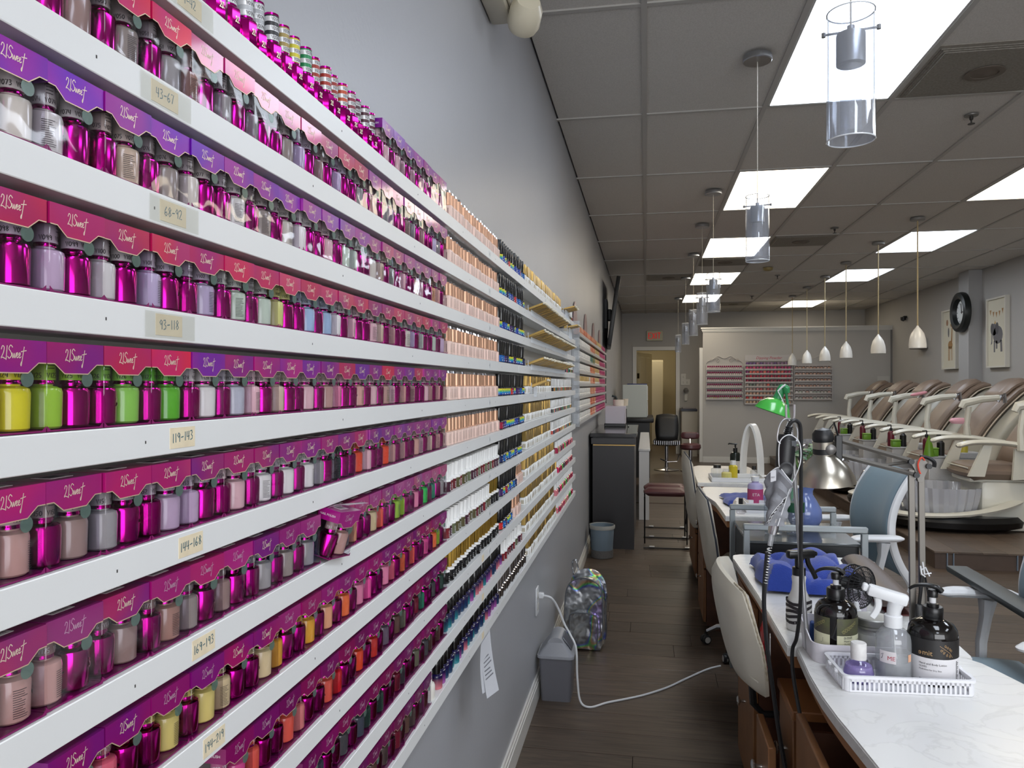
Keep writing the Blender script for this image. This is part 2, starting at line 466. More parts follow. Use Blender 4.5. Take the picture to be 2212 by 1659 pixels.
for i in range(len(GX) - 1):
    for j in range(len(GY) - 1):
        x0, x1, y0, y1 = GX[i], GX[i + 1], GY[j], GY[j + 1]
        key = next((k for k in LIGHTS if k[0] == i and abs(k[1] - y0) < .05), None)
        if key:
            k = LIGHTS[key]; nth += 1
            side = 'the aisle row' if i == 2 else 'the pedicure side row'
            n = sum(1 for q in LIGHTS if q[0] == i and q[1] < y0 - .05)
            desc = ('cool white' if k == 0 else 'warm yellowed') + f' ceiling panel, {ORD[n]} from shop front in {side}'
            t = thing('ceiling_light', desc, 'light', ((x0 + x1) / 2, (y0 + y1) / 2, ZC), group='lit ceiling panels')
            w, l = x1 - x0, y1 - y0
            d = MB(); d.box(-w / 2 + .022, w / 2 - .022, -l / 2 + .022, l / 2 - .022, .003, .006)
            part(t, 'diffuser', d, M_pan[k])
            fr = MB()
            for a in ((-w / 2 + .004, -w / 2 + .024, -l / 2, l / 2), (w / 2 - .024, w / 2 - .004, -l / 2, l / 2), (-w / 2, w / 2, -l / 2 + .004, -l / 2 + .024), (-w / 2, w / 2, l / 2 - .024, l / 2 - .004)):
                fr.box(a[0], a[1], a[2], a[3], -.002, .04)
            part(t, 'frame', fr, M_frame)
            continue
        vk = next((k for k in VENTS if k[0] == i and abs(k[1] - y0) < .05), None)
        if vk:
            half = VENTS[vk] == 'half'
            w = x1 - x0; l = .61
            cy0 = y0 + (.3 if half else l * 1.47)
            t = thing('ceiling_vent', f'dark grey perforated air vent in ceiling, {ORD[sorted(VENTS).index(vk)]} one counted from the polish wall side', 'vent', ((x0 + x1) / 2, cy0, ZC))
            v = MB(); v.box(-w / 2 + .01, w / 2 - .01, -l / 2, l / 2, .0, .012); part(t, 'face_plate', v, mat('vent_face', (150, 145, 136), 0.6, noise=(60, (118, 112, 104), .5)))
            v2 = MB()
            for q in range(3): v2.box(-w / 2 + .03 + q * .012, w / 2 - .03 - q * .012, -l / 2 + .03 + q * .012, l / 2 - .03 - q * .012, -.004 * (q + 1), -.004 * q)
            part(t, 'louver', v2, mat('vent_louver', (140, 135, 126), 0.7, noise=(90, (104, 98, 90), .6)))
            v3 = MB(); v3.lathe([(.085, -.014), (.085, -.018), (.06, -.019), (.06, -.016), (.03, -.016), (.02, -.02), (.0, -.02)], 20); part(t, 'damper_ring', v3, mat('vent_ring', (100, 90, 80), .6))
            rest = (y0 + l + (0 if half else 0), y1) if half else (y0, y1 - l)
            part(ceiling, 'ceiling_tile', tile_mesh(w, rest[1] - rest[0]), None, loc=((x0 + x1) / 2, (rest[0] + rest[1]) / 2, ZC))
            continue
        part(ceiling, 'ceiling_tile', tile_mesh(x1 - x0, y1 - y0), None, loc=((x0 + x1) / 2, (y0 + y1) / 2, ZC))
gb = MB(); gb.box(-.012, .012, YF, YB, -.004, .004); gm = gb.mesh('grid_bar', M_grid)
for x in GX[1:-1]: part(ceiling, 'grid_bar', gm, None, loc=(x, 0, ZC))
cb = MB(); cb.box(XL, XR, -.012, .012, -.003, .005); cm = cb.mesh('cross_bar', M_grid)
for y in GY[:-1]: part(ceiling, 'cross_bar', cm, None, loc=(0, y, ZC))
# walls
w = MB(); w.box(XL - .12, XL, YF, YB, 0, 3.0); struct('wall_left', w, M_wallL, 'pale grey satin painted wall')
w = MB(); w.box(XR, XR + .12, YF, YB + .1, 0, 3.0); struct('wall_right', w, M_wallB)
col = MB(); col.box(4.1, XR, 10.56, 10.87, 0, 2.9); struct('trim_1', col, mat('column_paint', (164, 163, 162), .5), 'square grey wall column')
DX0, DX1, DZ = -.19, .61, 2.13
w = MB(); w.box(XL, DX0, YB, YB + .12, 0, 3); w.box(DX1, XR, YB, YB + .12, 0, 3); w.box(DX0, DX1, YB, YB + .12, DZ, 3)
struct('wall_back', w, M_wallB)
w = MB(); w.box(XL, XR, YF - .12, YF, 0, .6); w.box(XL, XR, YF - .12, YF, 2.6, 3.0); w.box(XL, -.2, YF - .12, YF, .6, 2.6); w.box(4.0, XR, YF - .12, YF, .6, 2.6)
struct('wall_front', w, M_wallB)
w = MB()
for x in (-.2, 1.2, 2.6, 3.96): w.box(x, x + .05, YF - .08, YF - .02, .6, 2.6)
w.box(-.2, 4.0, YF - .08, YF - .02, .6, .65); w.box(-.2, 4.0, YF - .08, YF - .02, 2.55, 2.6)
struct('window_assumed', w, mat('dark_alu', (60, 60, 62), .4, .6))  # unseen window, opening and frame added behind camera to go with the fill light
# hinge doorway with back room
t = MB(); wd = .075
t.box(DX0 - wd, DX0, YB - .02, YB + .14, 0, DZ + wd); t.box(DX1, DX1 + wd, YB - .02, YB + .14, 0, DZ + wd); t.box(DX0, DX1, YB - .02, YB + .14, DZ, DZ + wd)
struct('door_1', t, M_trim, 'white cased doorway to back room')
dl = MB(); dl.rbox(0, .76, -.02, .02, 0.01, 2.1, .003, 1)
for k in range(3):
    for q in range(2): dl.rbox(.09 + q * .31, .36 + q * .31, -.026, .026, .14 + k * .66, .14 + k * .66 + .54, .008, 1)
d = struct('door_2', dl, mat('door_cream', (186, 176, 148), .45), 'cream panelled door standing open')
d.location = (DX0 + .02, YB + .16, 0); d.rotation_euler = (0, 0, math.radians(68))
h = MB(); h.box(-.02, .02, -.035, .0, 1.55, 1.66); part(d, 'hinge', h, mat('dark_hinge', (60, 54, 46), .4, .8))
w = MB(); w.box(-.62, -.5, YB + .12, 19.2, 0, 2.9); w.box(1.02, 1.14, YB + .12, 19.2, 0, 2.9); w.box(-.62, 1.14, 19.2, 19.3, 0, 2.9)
struct('wall_corridor', w, M_warm)
cbx = thing('storage_cabinet', 'tall cream storage cabinet standing in back room behind open door', 'cabinet', (.2, 18.2, 0))
q = MB(); q.rbox(-.2, .2, -.25, .25, 0, 2.0, .01, 1); part(cbx, 'body', q, mat('cream_cabinet', (196, 188, 166), .5))
q = MB(); q.rbox(-.19, .19, -.268, -.25, .03, 1.97, .004, 1); part(cbx, 'door', q, mat('cream_cabinet_door', (202, 194, 172), .45))
bx = thing('cardboard_box', 'low brown cardboard box on back room floor', 'box', (.7, 18.3, 0))
q = MB(); q.rbox(-.2, .2, -.2, .2, 0, .3, .004, 1); part(bx, 'body', q, mat('cardboard', (112, 82, 40), .8))
q = MB(); q.rbox(-.21, .21, -.21, .21, .3, .36, .004, 1); part(bx, 'lid', q, mat('grey_lid', (120, 110, 104), .7))
area('assumed_back_room_lamp', (.25, 17.4, 2.85), (0, 0, 0), .6, .6, 16, (1.0, .86, .6))  # lamp out of view, assumed from the warm light in the doorway
# partition with crown
PX0, PY = 1.03, 14.15
w = MB(); w.box(PX0, XR, PY, PY + .14, 0, 2.39); struct('wall_partition', w, mat('partition_paint', (184, 181, 176), .5, bump=(80, .08)), 'grey half height partition wall')
w = MB()
for z0, z1, o in ((2.385, 2.405, .012), (2.405, 2.44, .022), (2.44, 2.465, .04)): w.box(PX0 - o, XR, PY - o, PY + .14 + o, z0, z1)
struct('trim_2', w, M_trim, 'white crown moulding on partition')
w = MB(); w.box(.97, 1.03, PY + .02, PY + .12, 0, 2.1); struct('trim_3', w, M_trim)
w = MB(); w.box(4.235, 4.26, PY - .025, PY, 1.4, 2.385); struct('trim_4', w, mat('corner_strip', (120, 118, 116), .5))  # thin darker strip down the corner of partition and side wall
def board(name, x0, x1, y0, y1, prof):
    w = MB()
    for z0, z1, t0 in prof: w.box(*( (x0, x0 + t0, y0, y1, z0, z1) if x1 is None else (x0, x1, y0 - t0, y0, z0, z1) ))
    struct(name, w, M_trim)
PROF = ((0, .075, .014), (.075, .09, .011), (.09, .105, .007))
board('baseboard_left', XL, None, YF, YB, PROF)
board('baseboard_back', PX0, XR, PY, 0, PROF)
board('baseboard_rear', .70, 1.0, YB, 0, PROF)
# pedicure platform
pf = MB(); pf.box(2.2, XR, 6.28, 14.1, 0.0, .128)
plat = struct('floor_platform', pf, mat('platform_side', (84, 68, 58), .45, noise=(9, (64, 50, 42), .6)), 'raised wood plank pedicure platform')
pp = MB(); pp.rbox(0.001, .18, 0, 1.2, -.006, .008, .001, 1); ppm = pp.mesh('plank', M_plank)
for i in range(12):
    x = 2.19 + i * .172
    if x + .17 > XR: break
    for k in range(7):
        g = R.uniform(-1, 1)
        o = part(plat, 'plank', ppm, None, loc=(x, 6.265 + k * 1.12, .128), color=lin((98 + 9 * g, 84 + 8 * g, 73 + 7 * g)))
        o.scale = (.955, 1.115 / 1.2, 1)
fp = MB()
for x in (2.28, 2.325, 2.77, 2.81): fp.box(x, x + .006, 6.262, 6.28, .01, .125)
part(plat, 'riser_joint', fp, mat('blue_tape', (120, 134, 148), .5), stuff=True)
# ------------------------------------------------------------------ the polish wall
SX = -.425                      # front plane of the boards
ZT = [1.42 + .375 - .1025 * i for i in range(11)]   # top of every board
ROWNAME = [ORD[i] for i in range(11)]
M_shelf = mat('shelf_white', (222, 223, 222), .38, bump=(60, .03), noise=(5, (212, 213, 213), .4))
def glossy(name, rgb, rough=.18, **k): return mat(name, rgb, rough, coat=k.pop('coat', .3), **k)
STICK = ['1-42', '43-67', '68-92', '93-118', '119-143', '144-168', '169-193', '194-219']
STICKY = [.645, .608, .62, .614, .634, .647, .668, .686]
M_tape = mat('sticker_cream', (226, 212, 182), .6, noise=(60, (206, 190, 160), .5))
M_tape2 = clear('clear_tape', (240, 240, 236), gloss=.03, rough=.25, dens=.12, edge=.1)
M_ink = mat('teal_ink', (22, 92, 110), .5)
M_hole = mat('nail_hole', (60, 58, 56), .8)
for un, (ya, yb, lab) in enumerate(((.04, 2.508, 'long white wall shelf unit holding boxed twin polishes and rose gold caps'), (2.511, 4.6, 'white wall shelf unit beyond the joint, holding gold and white capped bottles'))):
    u = thing('polish_shelf', lab, 'shelf', (0, 0, 0))
    bp = MB(); bp.box(XL + .001, XL + .005, ya, yb, ZT[10] - .03, ZT[0] - .015)
    part(u, 'back_panel', bp, mat('shelf_back', (196, 194, 188), .5))
    for i in range(11):
        b = MB(); b.rbox(XL + .005, SX, ya, yb, -.028, 0, .0008, 1)
        s = part(u, 'shelf', b, M_shelf, loc=(0, 0, ZT[i]))
        if un == 0:
            if i < 8:
                y = STICKY[i]
                st = MB(); st.box(SX, SX + .0004, y - .019, y + .019, -.0235, -.0045, 0)
                gs, wd = glyphs(STICK[i]); sc = .0085
                st.ribbon(gs, lambda a, c2, y=y, wd=wd, sc=sc: (SX + .0006, y - wd * sc / 2 + a * sc, -.0185 + c2 * sc + a * sc * .06), .11, 1)
                part(s, 'number_sticker', st, [M_tape, M_ink], 'cream paper sticker handwritten ' + STICK[i].replace('-', ' to '))
                if i < 4:
                    tp = MB(); tp.sheet(lambda a, c2, y=y: (SX + .0009 + .0002 * math.sin(a * 9) * c2, y - .034 + .072 * a, -.026 + .023 * c2), 14, 2)
                    part(s, 'clear_tape', tp, M_tape2)
            else:
                st = MB(); st.box(SX, SX + .0004, 1.93, 1.955, -.023, -.006, 0)
                part(s, 'number_sticker', st, [M_tape])
        hm = MB()
        for y in [ya + .12 + .4 * k + .05 * math.sin(i * 3 + k) for k in range(int((yb - ya) / .4))]:
            hm.box(SX, SX + .0003, y, y + .0012, -.016, -.0135)
        part(s, 'nail_hole', hm, M_hole, stuff=True)
        if i < 9:
            lb = MB(); y = 2.03 if un == 0 else 3.2
            lb.box(SX, SX + .0004, y - .012, y + .012, -.022, -.006, 0)
            gs, wd = glyphs(['1-2', '2-3', '3-4', '4-5', '5-6', '7-8', '8-9', '9-0', '6-7'][i]); sc = .008
            lb.ribbon(gs, lambda a, c2, y=y, wd=wd, sc=sc: (SX + .0006, y - wd * sc / 2 + a * sc, -.018 + c2 * sc), .12, 1)
            part(s, 'number_sticker', lb, [mat('sticker_white', (214, 216, 216), .5), mat('ink_black', (40, 40, 40), .6)])
# shared materials
M_foil = mat('foil_card', (150, 10, 110), .3, objcol=True, coat=.5)
def foil_nodes():
    m = M_foil; nt = m.node_tree; b = nt.nodes['Principled BSDF']
    oi = next(n for n in nt.nodes if n.type == 'OBJECT_INFO'); tc = next(n for n in nt.nodes if n.type == 'TEX_COORD')
    ml = nt.nodes.new('ShaderNodeMath'); ml.operation = 'MULTIPLY'; ml.inputs[1].default_value = 9.0; nt.links.new(oi.outputs['Random'], ml.inputs[0])
    va = nt.nodes.new('ShaderNodeVectorMath'); va.operation = 'ADD'; nt.links.new(tc.outputs['Object'], va.inputs[0]); nt.links.new(ml.outputs[0], va.inputs[1])
    n = nt.nodes.new('ShaderNodeTexNoise'); n.inputs['Scale'].default_value = 16; n.inputs['Detail'].default_value = 1; nt.links.new(va.outputs[0], n.inputs['Vector'])
    cr = nt.nodes.new('ShaderNodeValToRGB'); cr.color_ramp.elements[0].position = .36; cr.color_ramp.elements[0].color = lin((88, 14, 168))
    cr.color_ramp.elements[1].position = .66; cr.color_ramp.elements[1].color = lin((226, 26, 82)); e = cr.color_ramp.elements.new(.5); e.color = lin((160, 16, 122))
    nt.links.new(n.outputs['Fac'], cr.inputs[0])
    mx = nt.nodes.new('ShaderNodeMix'); mx.data_type = 'RGBA'; mx.inputs[0].default_value = .24
    nt.links.new(oi.outputs['Color'], mx.inputs[6]); nt.links.new(cr.outputs[0], mx.inputs[7]); nt.links.new(mx.outputs[2], b.inputs['Base Color'])
    b.inputs['Metallic'].default_value = .25
foil_nodes()
M_gold = mat('gold_print', (230, 208, 190), .35, .3)
M_goldedge = mat('gold_edge', (216, 190, 160), .35, .4)
M_white = mat('white_print', (226, 224, 222), .5)
M_dark = mat('dark_print', (40, 34, 38), .6)
M_sleeve = clear('clear_sleeve', (236, 234, 238), gloss=.05, rough=.05, bump=(22, .55), edge=.4)
M_mag = mat('magenta_chrome', (190, 20, 138), .14, 1.0, bump=(40, .05))
M_lacq = mat('lacquer', (200, 150, 140), .18, objcol=True, coat=.4)
M_caplab = mat('cap_label', (200, 190, 190), .4, objcol=True)
M_base = mat('base_card', (120, 8, 86), .4)
BW, BD, BH = .0565, .033, .0655
# header card with lettering
hd = MB(); x = BD / 2 + .0004; h = BH; w2 = BW / 2
prof = [(-w2, h), (w2, h), (w2, h - .0155), (w2 - .007, h - .0155), (w2 - .0165, h - .0228), (-w2 + .0165, h - .0228), (-w2 + .007, h - .0155), (-w2, h - .0155)]
hd.M = Matrix(((0, 0, 1, 0), (1, 0, 0, 0), (0, 1, 0, 0), (0, 0, 0, 1)))
hd.prism(prof, x - .0006, x); hd.M = Matrix.Identity(4)
hd.box(-BD / 2, x, -w2 - .0004, -w2, h - .0155, h); hd.box(-BD / 2, x, w2, w2 + .0004, h - .0155, h)
hd.box(-BD / 2, x, -w2 - .0004, w2 + .0004, h, h + .0004)
hd.ribbon([[(p[0], p[1]) for p in prof[2:]]], onyz(x + .00012), .0008, 1)
sgl = .0121
hd.ribbon(LOGO, onyz(x + .00015, sgl, -.0112, h - .0165), .052, 2)
hd.text('NAIL POLISH', onxz(-w2 - .0006, .0042, -.0135, h - .009), 1.0, 3)
hd.box(-.012, .006, -.011, .011, h + .0004, h + .0006, 3)
for k in range(9): hd.box(-.009, .003, -.009 + k * .002, -.0083 + k * .002, h + .0006, h + .0007, 4)
HDR = hd.mesh('header_card', [M_foil, M_goldedge, M_gold, M_white, M_dark])
M_foil2 = mat('foil_card_dim', (130, 8, 96), .3, objcol=True, coat=.5)  # same card for the lower shelves, their dimmer light put into the colour
HDR2 = hd.mesh('header_card', [M_foil2, M_goldedge, mat('dull_print', (196, 160, 180), .35, .3), M_white, M_dark])
sl = MB(); sl.rbox(-BD / 2, BD / 2, -w2 + .0005, w2 - .0005, .0012, BH - .0002, .0011, 1); sl.M = Matrix(((0, 0, 1, 0), (1, 0, 0, 0), (0, 1, 0, 0), (0, 0, 0, 1))); sl.prism([(.0115 + .0058 * math.cos(2 * PI * q / 18), .0385 + .0058 * math.sin(2 * PI * q / 18)) for q in range(18)], BD / 2 + .00005, BD / 2 + .0001, 1); sl.M = Matrix.Identity(4)
M_dot = clear('hologram_dot', (170, 196, 186), gloss=.08, rough=.2, dens=.18, edge=.2)
SLV = sl.mesh('clear_sleeve', [M_sleeve, M_dot])
bs = MB(); bs.box(-BD / 2, BD / 2, -w2, w2, 0, .0011)
bs.M = Matrix(((0, 0, 1, 0), (1, 0, 0, 0), (0, 1, 0, 0), (0, 0, 0, 1)))
for sg in (-1, 1): bs.prism([(sg * w2, 0), (sg * (w2 - .006), 0), (sg * (w2 - .003), .0016), (sg * w2, .0042)][::sg], BD / 2, BD / 2 + .0004, 0)
bs.M = Matrix.Identity(4)
BASE = bs.mesh('base_card', M_base)
def bottle(n=16):
    return [(.0, .0005), (.0112, .0005), (.0126, .002), (.0132, .0275), (.0124, .0305), (.0095, .032), (.0068, .0325), (.0066, .0345)]
def fine(b, r, a0, m, z0=.005, lines=13):
    for k in range(lines):
        L = R.uniform(.5, .95)
        b.ribbon([[(q * .2 * L * .011, 0) for q in range(6)]], oncyl(r, 1, a0, z0 + k * .0016), .00042, m)
def sign(b, r, a0, m): b.ribbon([[(px * .0085, py * .0085) for px, py in st] for st in LOGO[2:]], oncyl(r, 1, a0 - .85, .013), .0009, m)
def bottle_mesh(name, mats, seed):
    b = MB(); b.lathe(bottle(), 16)
    if len(mats) == 2 and mats[0] is M_lacq: fine(b, .0135, seed, 1)
    sign(b, .0135, seed + 1.9, 1)
    return b.mesh(name, mats)
GELB = [bottle_mesh('gel_bottle', [M_mag, mat('gold_script', (226, 150, 170), .3, .6)], s) for s in (-.7, .3, 1.6)]
POLB = [bottle_mesh('polish_bottle_glass', [M_lacq, M_dark], s) for s in (-.5, .5, 1.8)]
CAPP = [(.0078, .0338), (.0078, .0352), (.0074, .036), (.0074, .0368)]
CAPL = [(.0086, .0368), (.0082, .0625), (.0074, .0636), (0, .0636)]
CAPS = {}
def cap_mesh(num, light):
    k = (num, light)
    if k in CAPS: return CAPS[k]
    b = MB(); b.lathe(CAPP, 12, m=0); b.lathe([(.0, .0368)] + CAPL, 12, m=1)
    gs, wd = glyphs(num); sc = .0036
    for rep in range(2): b.ribbon(gs, oncyl(.0088, sc, -.28 - rep * 1.3, .0385), .16, 2)
    for kk in range(5): b.ribbon([[(q * .0018, 0) for q in range(4)]], oncyl(.0087, 1, -.2, .0455 + kk * .0024), .0005, 2)
    CAPS[k] = b.mesh('cap', [M_mag, M_caplab, M_white if light else M_dark]); return CAPS[k]
# colours of the lacquer, shelf by shelf, box 0..24 (name, rgb)
PAL = {
 'nude': (190, 150, 140), 'taupe': (150, 126, 118), 'brown nude': (160, 122, 108), 'grey': (150, 148, 146), 'warm grey': (150, 140, 132), 'lavender': (186, 172, 200), 'white': (222, 220, 214), 'ivory': (210, 204, 190),
 'mint': (190, 206, 186), 'pale yellow': (214, 214, 130), 'light blue': (158, 186, 214), 'pale pink': (222, 180, 184), 'lilac': (190, 166, 190), 'yellow': (222, 214, 40), 'lime': (154, 200, 60), 'lime green': (140, 204, 84), 'green': (92, 180, 44),
 'pale grey blue': (190, 194, 204), 'beige': (206, 184, 160), 'pink': (222, 130, 160), 'blush': (214, 164, 150), 'black': (26, 40, 40), 'orange red': (216, 70, 40), 'salmon': (206, 122, 116), 'peach': (222, 160, 120), 'coral': (226, 92, 76),
 'bright green': (40, 200, 80), 'teal green': (30, 120, 90), 'coral pink': (226, 100, 120), 'cream yellow': (222, 204, 120), 'cream': (216, 196, 150), 'mustard': (214, 156, 50), 'orange': (232, 110, 60), 'hot pink': (230, 80, 150), 'red': (190, 30, 40), 'brick red': (190, 50, 44),
 'slate': (66, 72, 82), 'dark grey': (70, 70, 72), 'grey purple': (104, 90, 104), 'olive': (104, 104, 84), 'dark green': (44, 70, 60), 'wine': (110, 20, 44), 'brown': (92, 66, 58), 'dark taupe': (84, 70, 66), 'plum': (90, 30, 70),
}
ROWS = [
 ['pale pink'] * 25,
 ['nude', 'nude', 'brown nude', 'brown nude', 'taupe', 'brown nude', 'taupe', 'warm grey', 'grey', 'brown nude', 'grey', 'grey', 'warm grey', 'lavender', 'taupe', 'lavender', 'grey', 'nude', 'grey', 'lilac', 'taupe', 'grey', 'nude', 'lavender', 'grey'],
 ['white', 'white', 'ivory', 'ivory', 'white', 'ivory', 'white', 'beige', 'warm grey', 'ivory', 'white', 'warm grey', 'ivory', 'white', 'pale pink', 'mint', 'mint', 'ivory', 'beige', 'mint', 'pale pink', 'beige', 'pale pink', 'peach', 'blush'],
 ['grey', 'lilac', 'lilac', 'lilac', 'lavender', 'lilac', 'lilac', 'white', 'lavender', 'lavender', 'mint', 'mint', 'pale yellow', 'light blue', 'light blue', 'white', 'pale pink', 'pale pink', 'beige', 'nude', 'ivory', 'lavender', 'mint', 'mint', 'lilac'],
 ['pink', 'pink', 'pink', 'yellow', 'yellow', 'yellow', 'lime', 'lime green', 'green', 'white', 'pale grey blue', 'pale pink', 'beige', 'pale pink', 'nude', 'pink', 'blush', 'pale pink', 'nude', 'pale pink', 'blush', 'nude', 'pale pink', 'blush', 'blush'],
 ['beige', 'beige', 'blush', 'nude', 'nude', 'nude', 'taupe', 'grey', 'lilac', 'lilac', 'pale pink', 'white', 'white', 'white', 'grey', 'black', 'orange red', 'pale pink', 'orange red', 'nude', 'nude', 'blush', 'pale pink', 'beige', 'blush'],
 ['salmon', 'salmon', 'salmon', 'salmon', 'salmon', 'nude', 'nude', 'taupe', 'brown nude', 'warm grey', 'taupe', 'grey', 'warm grey', 'grey', 'nude', 'grey', 'peach', 'cream', 'coral', 'lime', 'lime', 'pink', 'bright green', 'teal green', 'grey'],
 ['pink'] * 6 + ['coral pink', 'coral pink', 'cream yellow', 'cream yellow', 'cream', 'cream', 'mustard', 'mustard', 'peach', 'orange', 'pink', 'hot pink', 'pink', 'coral pink', 'orange', 'coral', 'hot pink', 'orange', 'lime'],
 ['pink'] * 9 + ['coral pink', 'hot pink', 'coral', 'coral', 'salmon', 'coral', 'red', 'orange red', 'brick red', 'grey purple', 'brown', 'olive', 'wine', 'teal green', 'dark grey', 'dark green'],
 ['plum'] * 12 + ['slate', 'slate', 'slate', 'dark grey', 'slate', 'dark green', 'dark green', 'wine', 'dark grey', 'olive', 'dark grey', 'brown', 'brown'],
 ['plum'] * 15 + ['brown', 'dark taupe', 'brown', 'dark taupe', 'wine', 'brown', 'dark taupe', 'plum', 'brown', 'brown'],
]
HUE = [[(110, 22, 150)], [(196, 22, 62), (176, 20, 84), (128, 20, 140)], [(104, 14, 170), (112, 16, 160), (150, 18, 110)], [(190, 22, 70), (186, 20, 84), (170, 18, 92)], [(150, 18, 130), (206, 26, 84), (128, 18, 140)],  # foil sheen painted as card colour; lower shelves painted darker for dimmer light
       [(172, 20, 116), (150, 18, 116), (130, 20, 140)], [(140, 12, 108), (150, 14, 104), (140, 12, 110)], [(134, 8, 100)], [(116, 6, 86)], [(112, 6, 84)], [(104, 6, 80)]]
KMIN = [18, 6, 5, 4, 4, 4, 4, 6, 10, 13, 16]
KEND = [25, 25, 25, 25, 25, 25, 25, 25, 25, 25, 23]
START = [1, 43, 68, 93, 119, 144, 169, 194, 219, 244, 269]
nbox = 0
def carton(row, k, loc, rot, label, hue):
    global nbox
    nbox += 1
    t = thing('polish_box', label, 'box', loc, rot, 'boxed twin polishes on the wall shelves')
    cn = ROWS[row][k]; c = lin(PAL[cn]); g = R.uniform(1.0, 1.2); c = (min(c[0] * g, 1), min(c[1] * g, 1), min(c[2] * g, 1), 1)
    part(t, 'header_card', HDR if row < 6 or (row < 8 and R.random() < .35) else HDR2, None, color=lin(hue))
    part(t, 'clear_sleeve', SLV, None); part(t, 'base_card', BASE, None)
    light = row >= 6
    num = 'V%03d' % (START[row] + k)
    strong = cn in ('yellow', 'lime', 'lime green', 'green', 'pale yellow', 'cream yellow', 'cream', 'mustard', 'orange red', 'black', 'bright green', 'teal green', 'coral', 'orange')
    base = PAL[cn] if strong else tuple(.55 * a + .45 * b for a, b in zip(PAL[cn], (204, 196, 198) if not light else (120, 104, 112)))
    cl = lin(base)
    cm_ = cap_mesh(num, light and cn not in ('cream yellow', 'cream', 'mustard'))
    order = (-1, 1) if R.random() < .55 else (1, -1)
    for sg, me, nm in ((order[0], R.choice(GELB), 'gel_bottle'), (order[1], R.choice(POLB), 'lacquer_bottle')):
        a = R.uniform(-.5, .5)
        b = part(t, nm, me, None, loc=(0, sg * .0139, .0012), rot=(0, 0, a), color=c)
        part(b, 'cap', cm_, None, color=cl)
for row in range(11):
    for k in range(KMIN[row], KEND[row]):
        if row == 6 and k == 14: continue
        hs = HUE[row]; hue = hs[0] if k < 12 else hs[-1]
        if len(hs) == 3 and 9 <= k < 17: hue = hs[1]
        if row == 4: hue = R.choice([(150, 18, 130), (130, 18, 150), (206, 26, 70)]) if k not in (5, 6) else (150, 16, 124)
        if row == 4 and k in (7, 8): hue = (216, 28, 62)
        hue = tuple(max(0, min(255, v * R.uniform(.9, 1.1))) for v in hue)
        y = .125 + .0587 * (k + .5)
        ord_ = ORD[24 - k] if k < 24 else 'first'
        lab = f'twin box with {ROWS[row][k]} polish, {ord_} before the unboxed bottles on {ROWNAME[row]} shelf down'
        carton(row, k, (SX - .0205 + R.uniform(-.002, .001), y + R.uniform(-.0006, .0006), ZT[row] + .0005), (0, 0, R.uniform(-.025, .025)), lab, hue)
# the one that leans out of its row
carton(6, 14, (SX - .008, .125 + .0587 * 14.58, ZT[6] + .0045), (math.radians(-6), math.radians(13), math.radians(-8)), 'tilted polish box with torn open lid leaning out over the shelf edge', (150, 12, 116))
fl = MB(); fl.sheet(lambda u, v: (-.018 + .034 * u, -.03 + .06 * v, .004 * math.sin(u * 3) + .006 * u), 4, 4, .0005)
tl = [o for o in bpy.data.objects if o.name.startswith('polish_box') and 'torn open' in o.get('label', '')][0]
part(tl, 'open_flap', fl, clear('flap_film', (240, 226, 236), gloss=.1, rough=.1, dens=.25), 'torn clear lid flap', loc=(.008, .004, BH + .002), rot=(0, math.radians(-14), 0))

# loose bottles: one prototype of each kind, then copies ----------------------------------------
def stroke_dots(b, x, y0, z0, n, m, s=.0012):
    for k in range(n): b.box(x, x + .0002, y0 - s, y0 + s, z0 + k * .0034, z0 + k * .0034 + .0018, m)
M_rosecap = mat('rose_gold', (206, 160, 132), .36, .7)
M_roseb = mat('blush_label', (226, 196, 184), .45)
M_chrome = mat('chrome', (226, 226, 230), .12, 1.0)
M_blackg = glossy('black_gloss', (10, 10, 12), .2)
M_whiteg = glossy('white_gloss', (230, 230, 228), .3)
M_goldcap = mat('brushed_gold', (196, 164, 96), .3, .85)
M_goldb = mat('bright_gold', (222, 178, 84), .2, 1.0)
M_silver = mat('silver_cap', (206, 206, 210), .2, 1.0)
M_rain = mat('rainbow_label', (30, 90, 180), .35, objcol=True)
def rain():
    nt = M_rain.node_tree; b = nt.nodes['Principled BSDF']; tc = next(n for n in nt.nodes if n.type == 'TEX_COORD'); oi = next(n for n in nt.nodes if n.type == 'OBJECT_INFO')
    sp = nt.nodes.new('ShaderNodeSeparateXYZ'); nt.links.new(tc.outputs['Generated'], sp.inputs[0])
    cr = nt.nodes.new('ShaderNodeValToRGB'); E_ = cr.color_ramp.elements; E_[0].position = .1; E_[0].color = lin((24, 40, 120)); E_[1].position = .95; E_[1].color = lin((230, 210, 40))
    for p, cc in ((.35, (20, 120, 200)), (.6, (60, 170, 90))): e = E_.new(p); e.color = lin(cc)
    nt.links.new(sp.outputs['Z'], cr.inputs[0])
    st = nt.nodes.new('ShaderNodeMath'); st.operation = 'GREATER_THAN'; st.inputs[1].default_value = .6; nt.links.new(oi.outputs['Random'], st.inputs[0])
    mx = nt.nodes.new('ShaderNodeMix'); mx.data_type = 'RGBA'; nt.links.new(st.outputs[0], mx.inputs[0]); nt.links.new(oi.outputs['Color'], mx.inputs[6]); nt.links.new(cr.outputs[0], mx.inputs[7])
    nt.links.new(mx.outputs[2], b.inputs['Base Color'])
rain()
M_grad = mat('violet_fade', (30, 20, 60), .2, objcol=True, coat=.4)
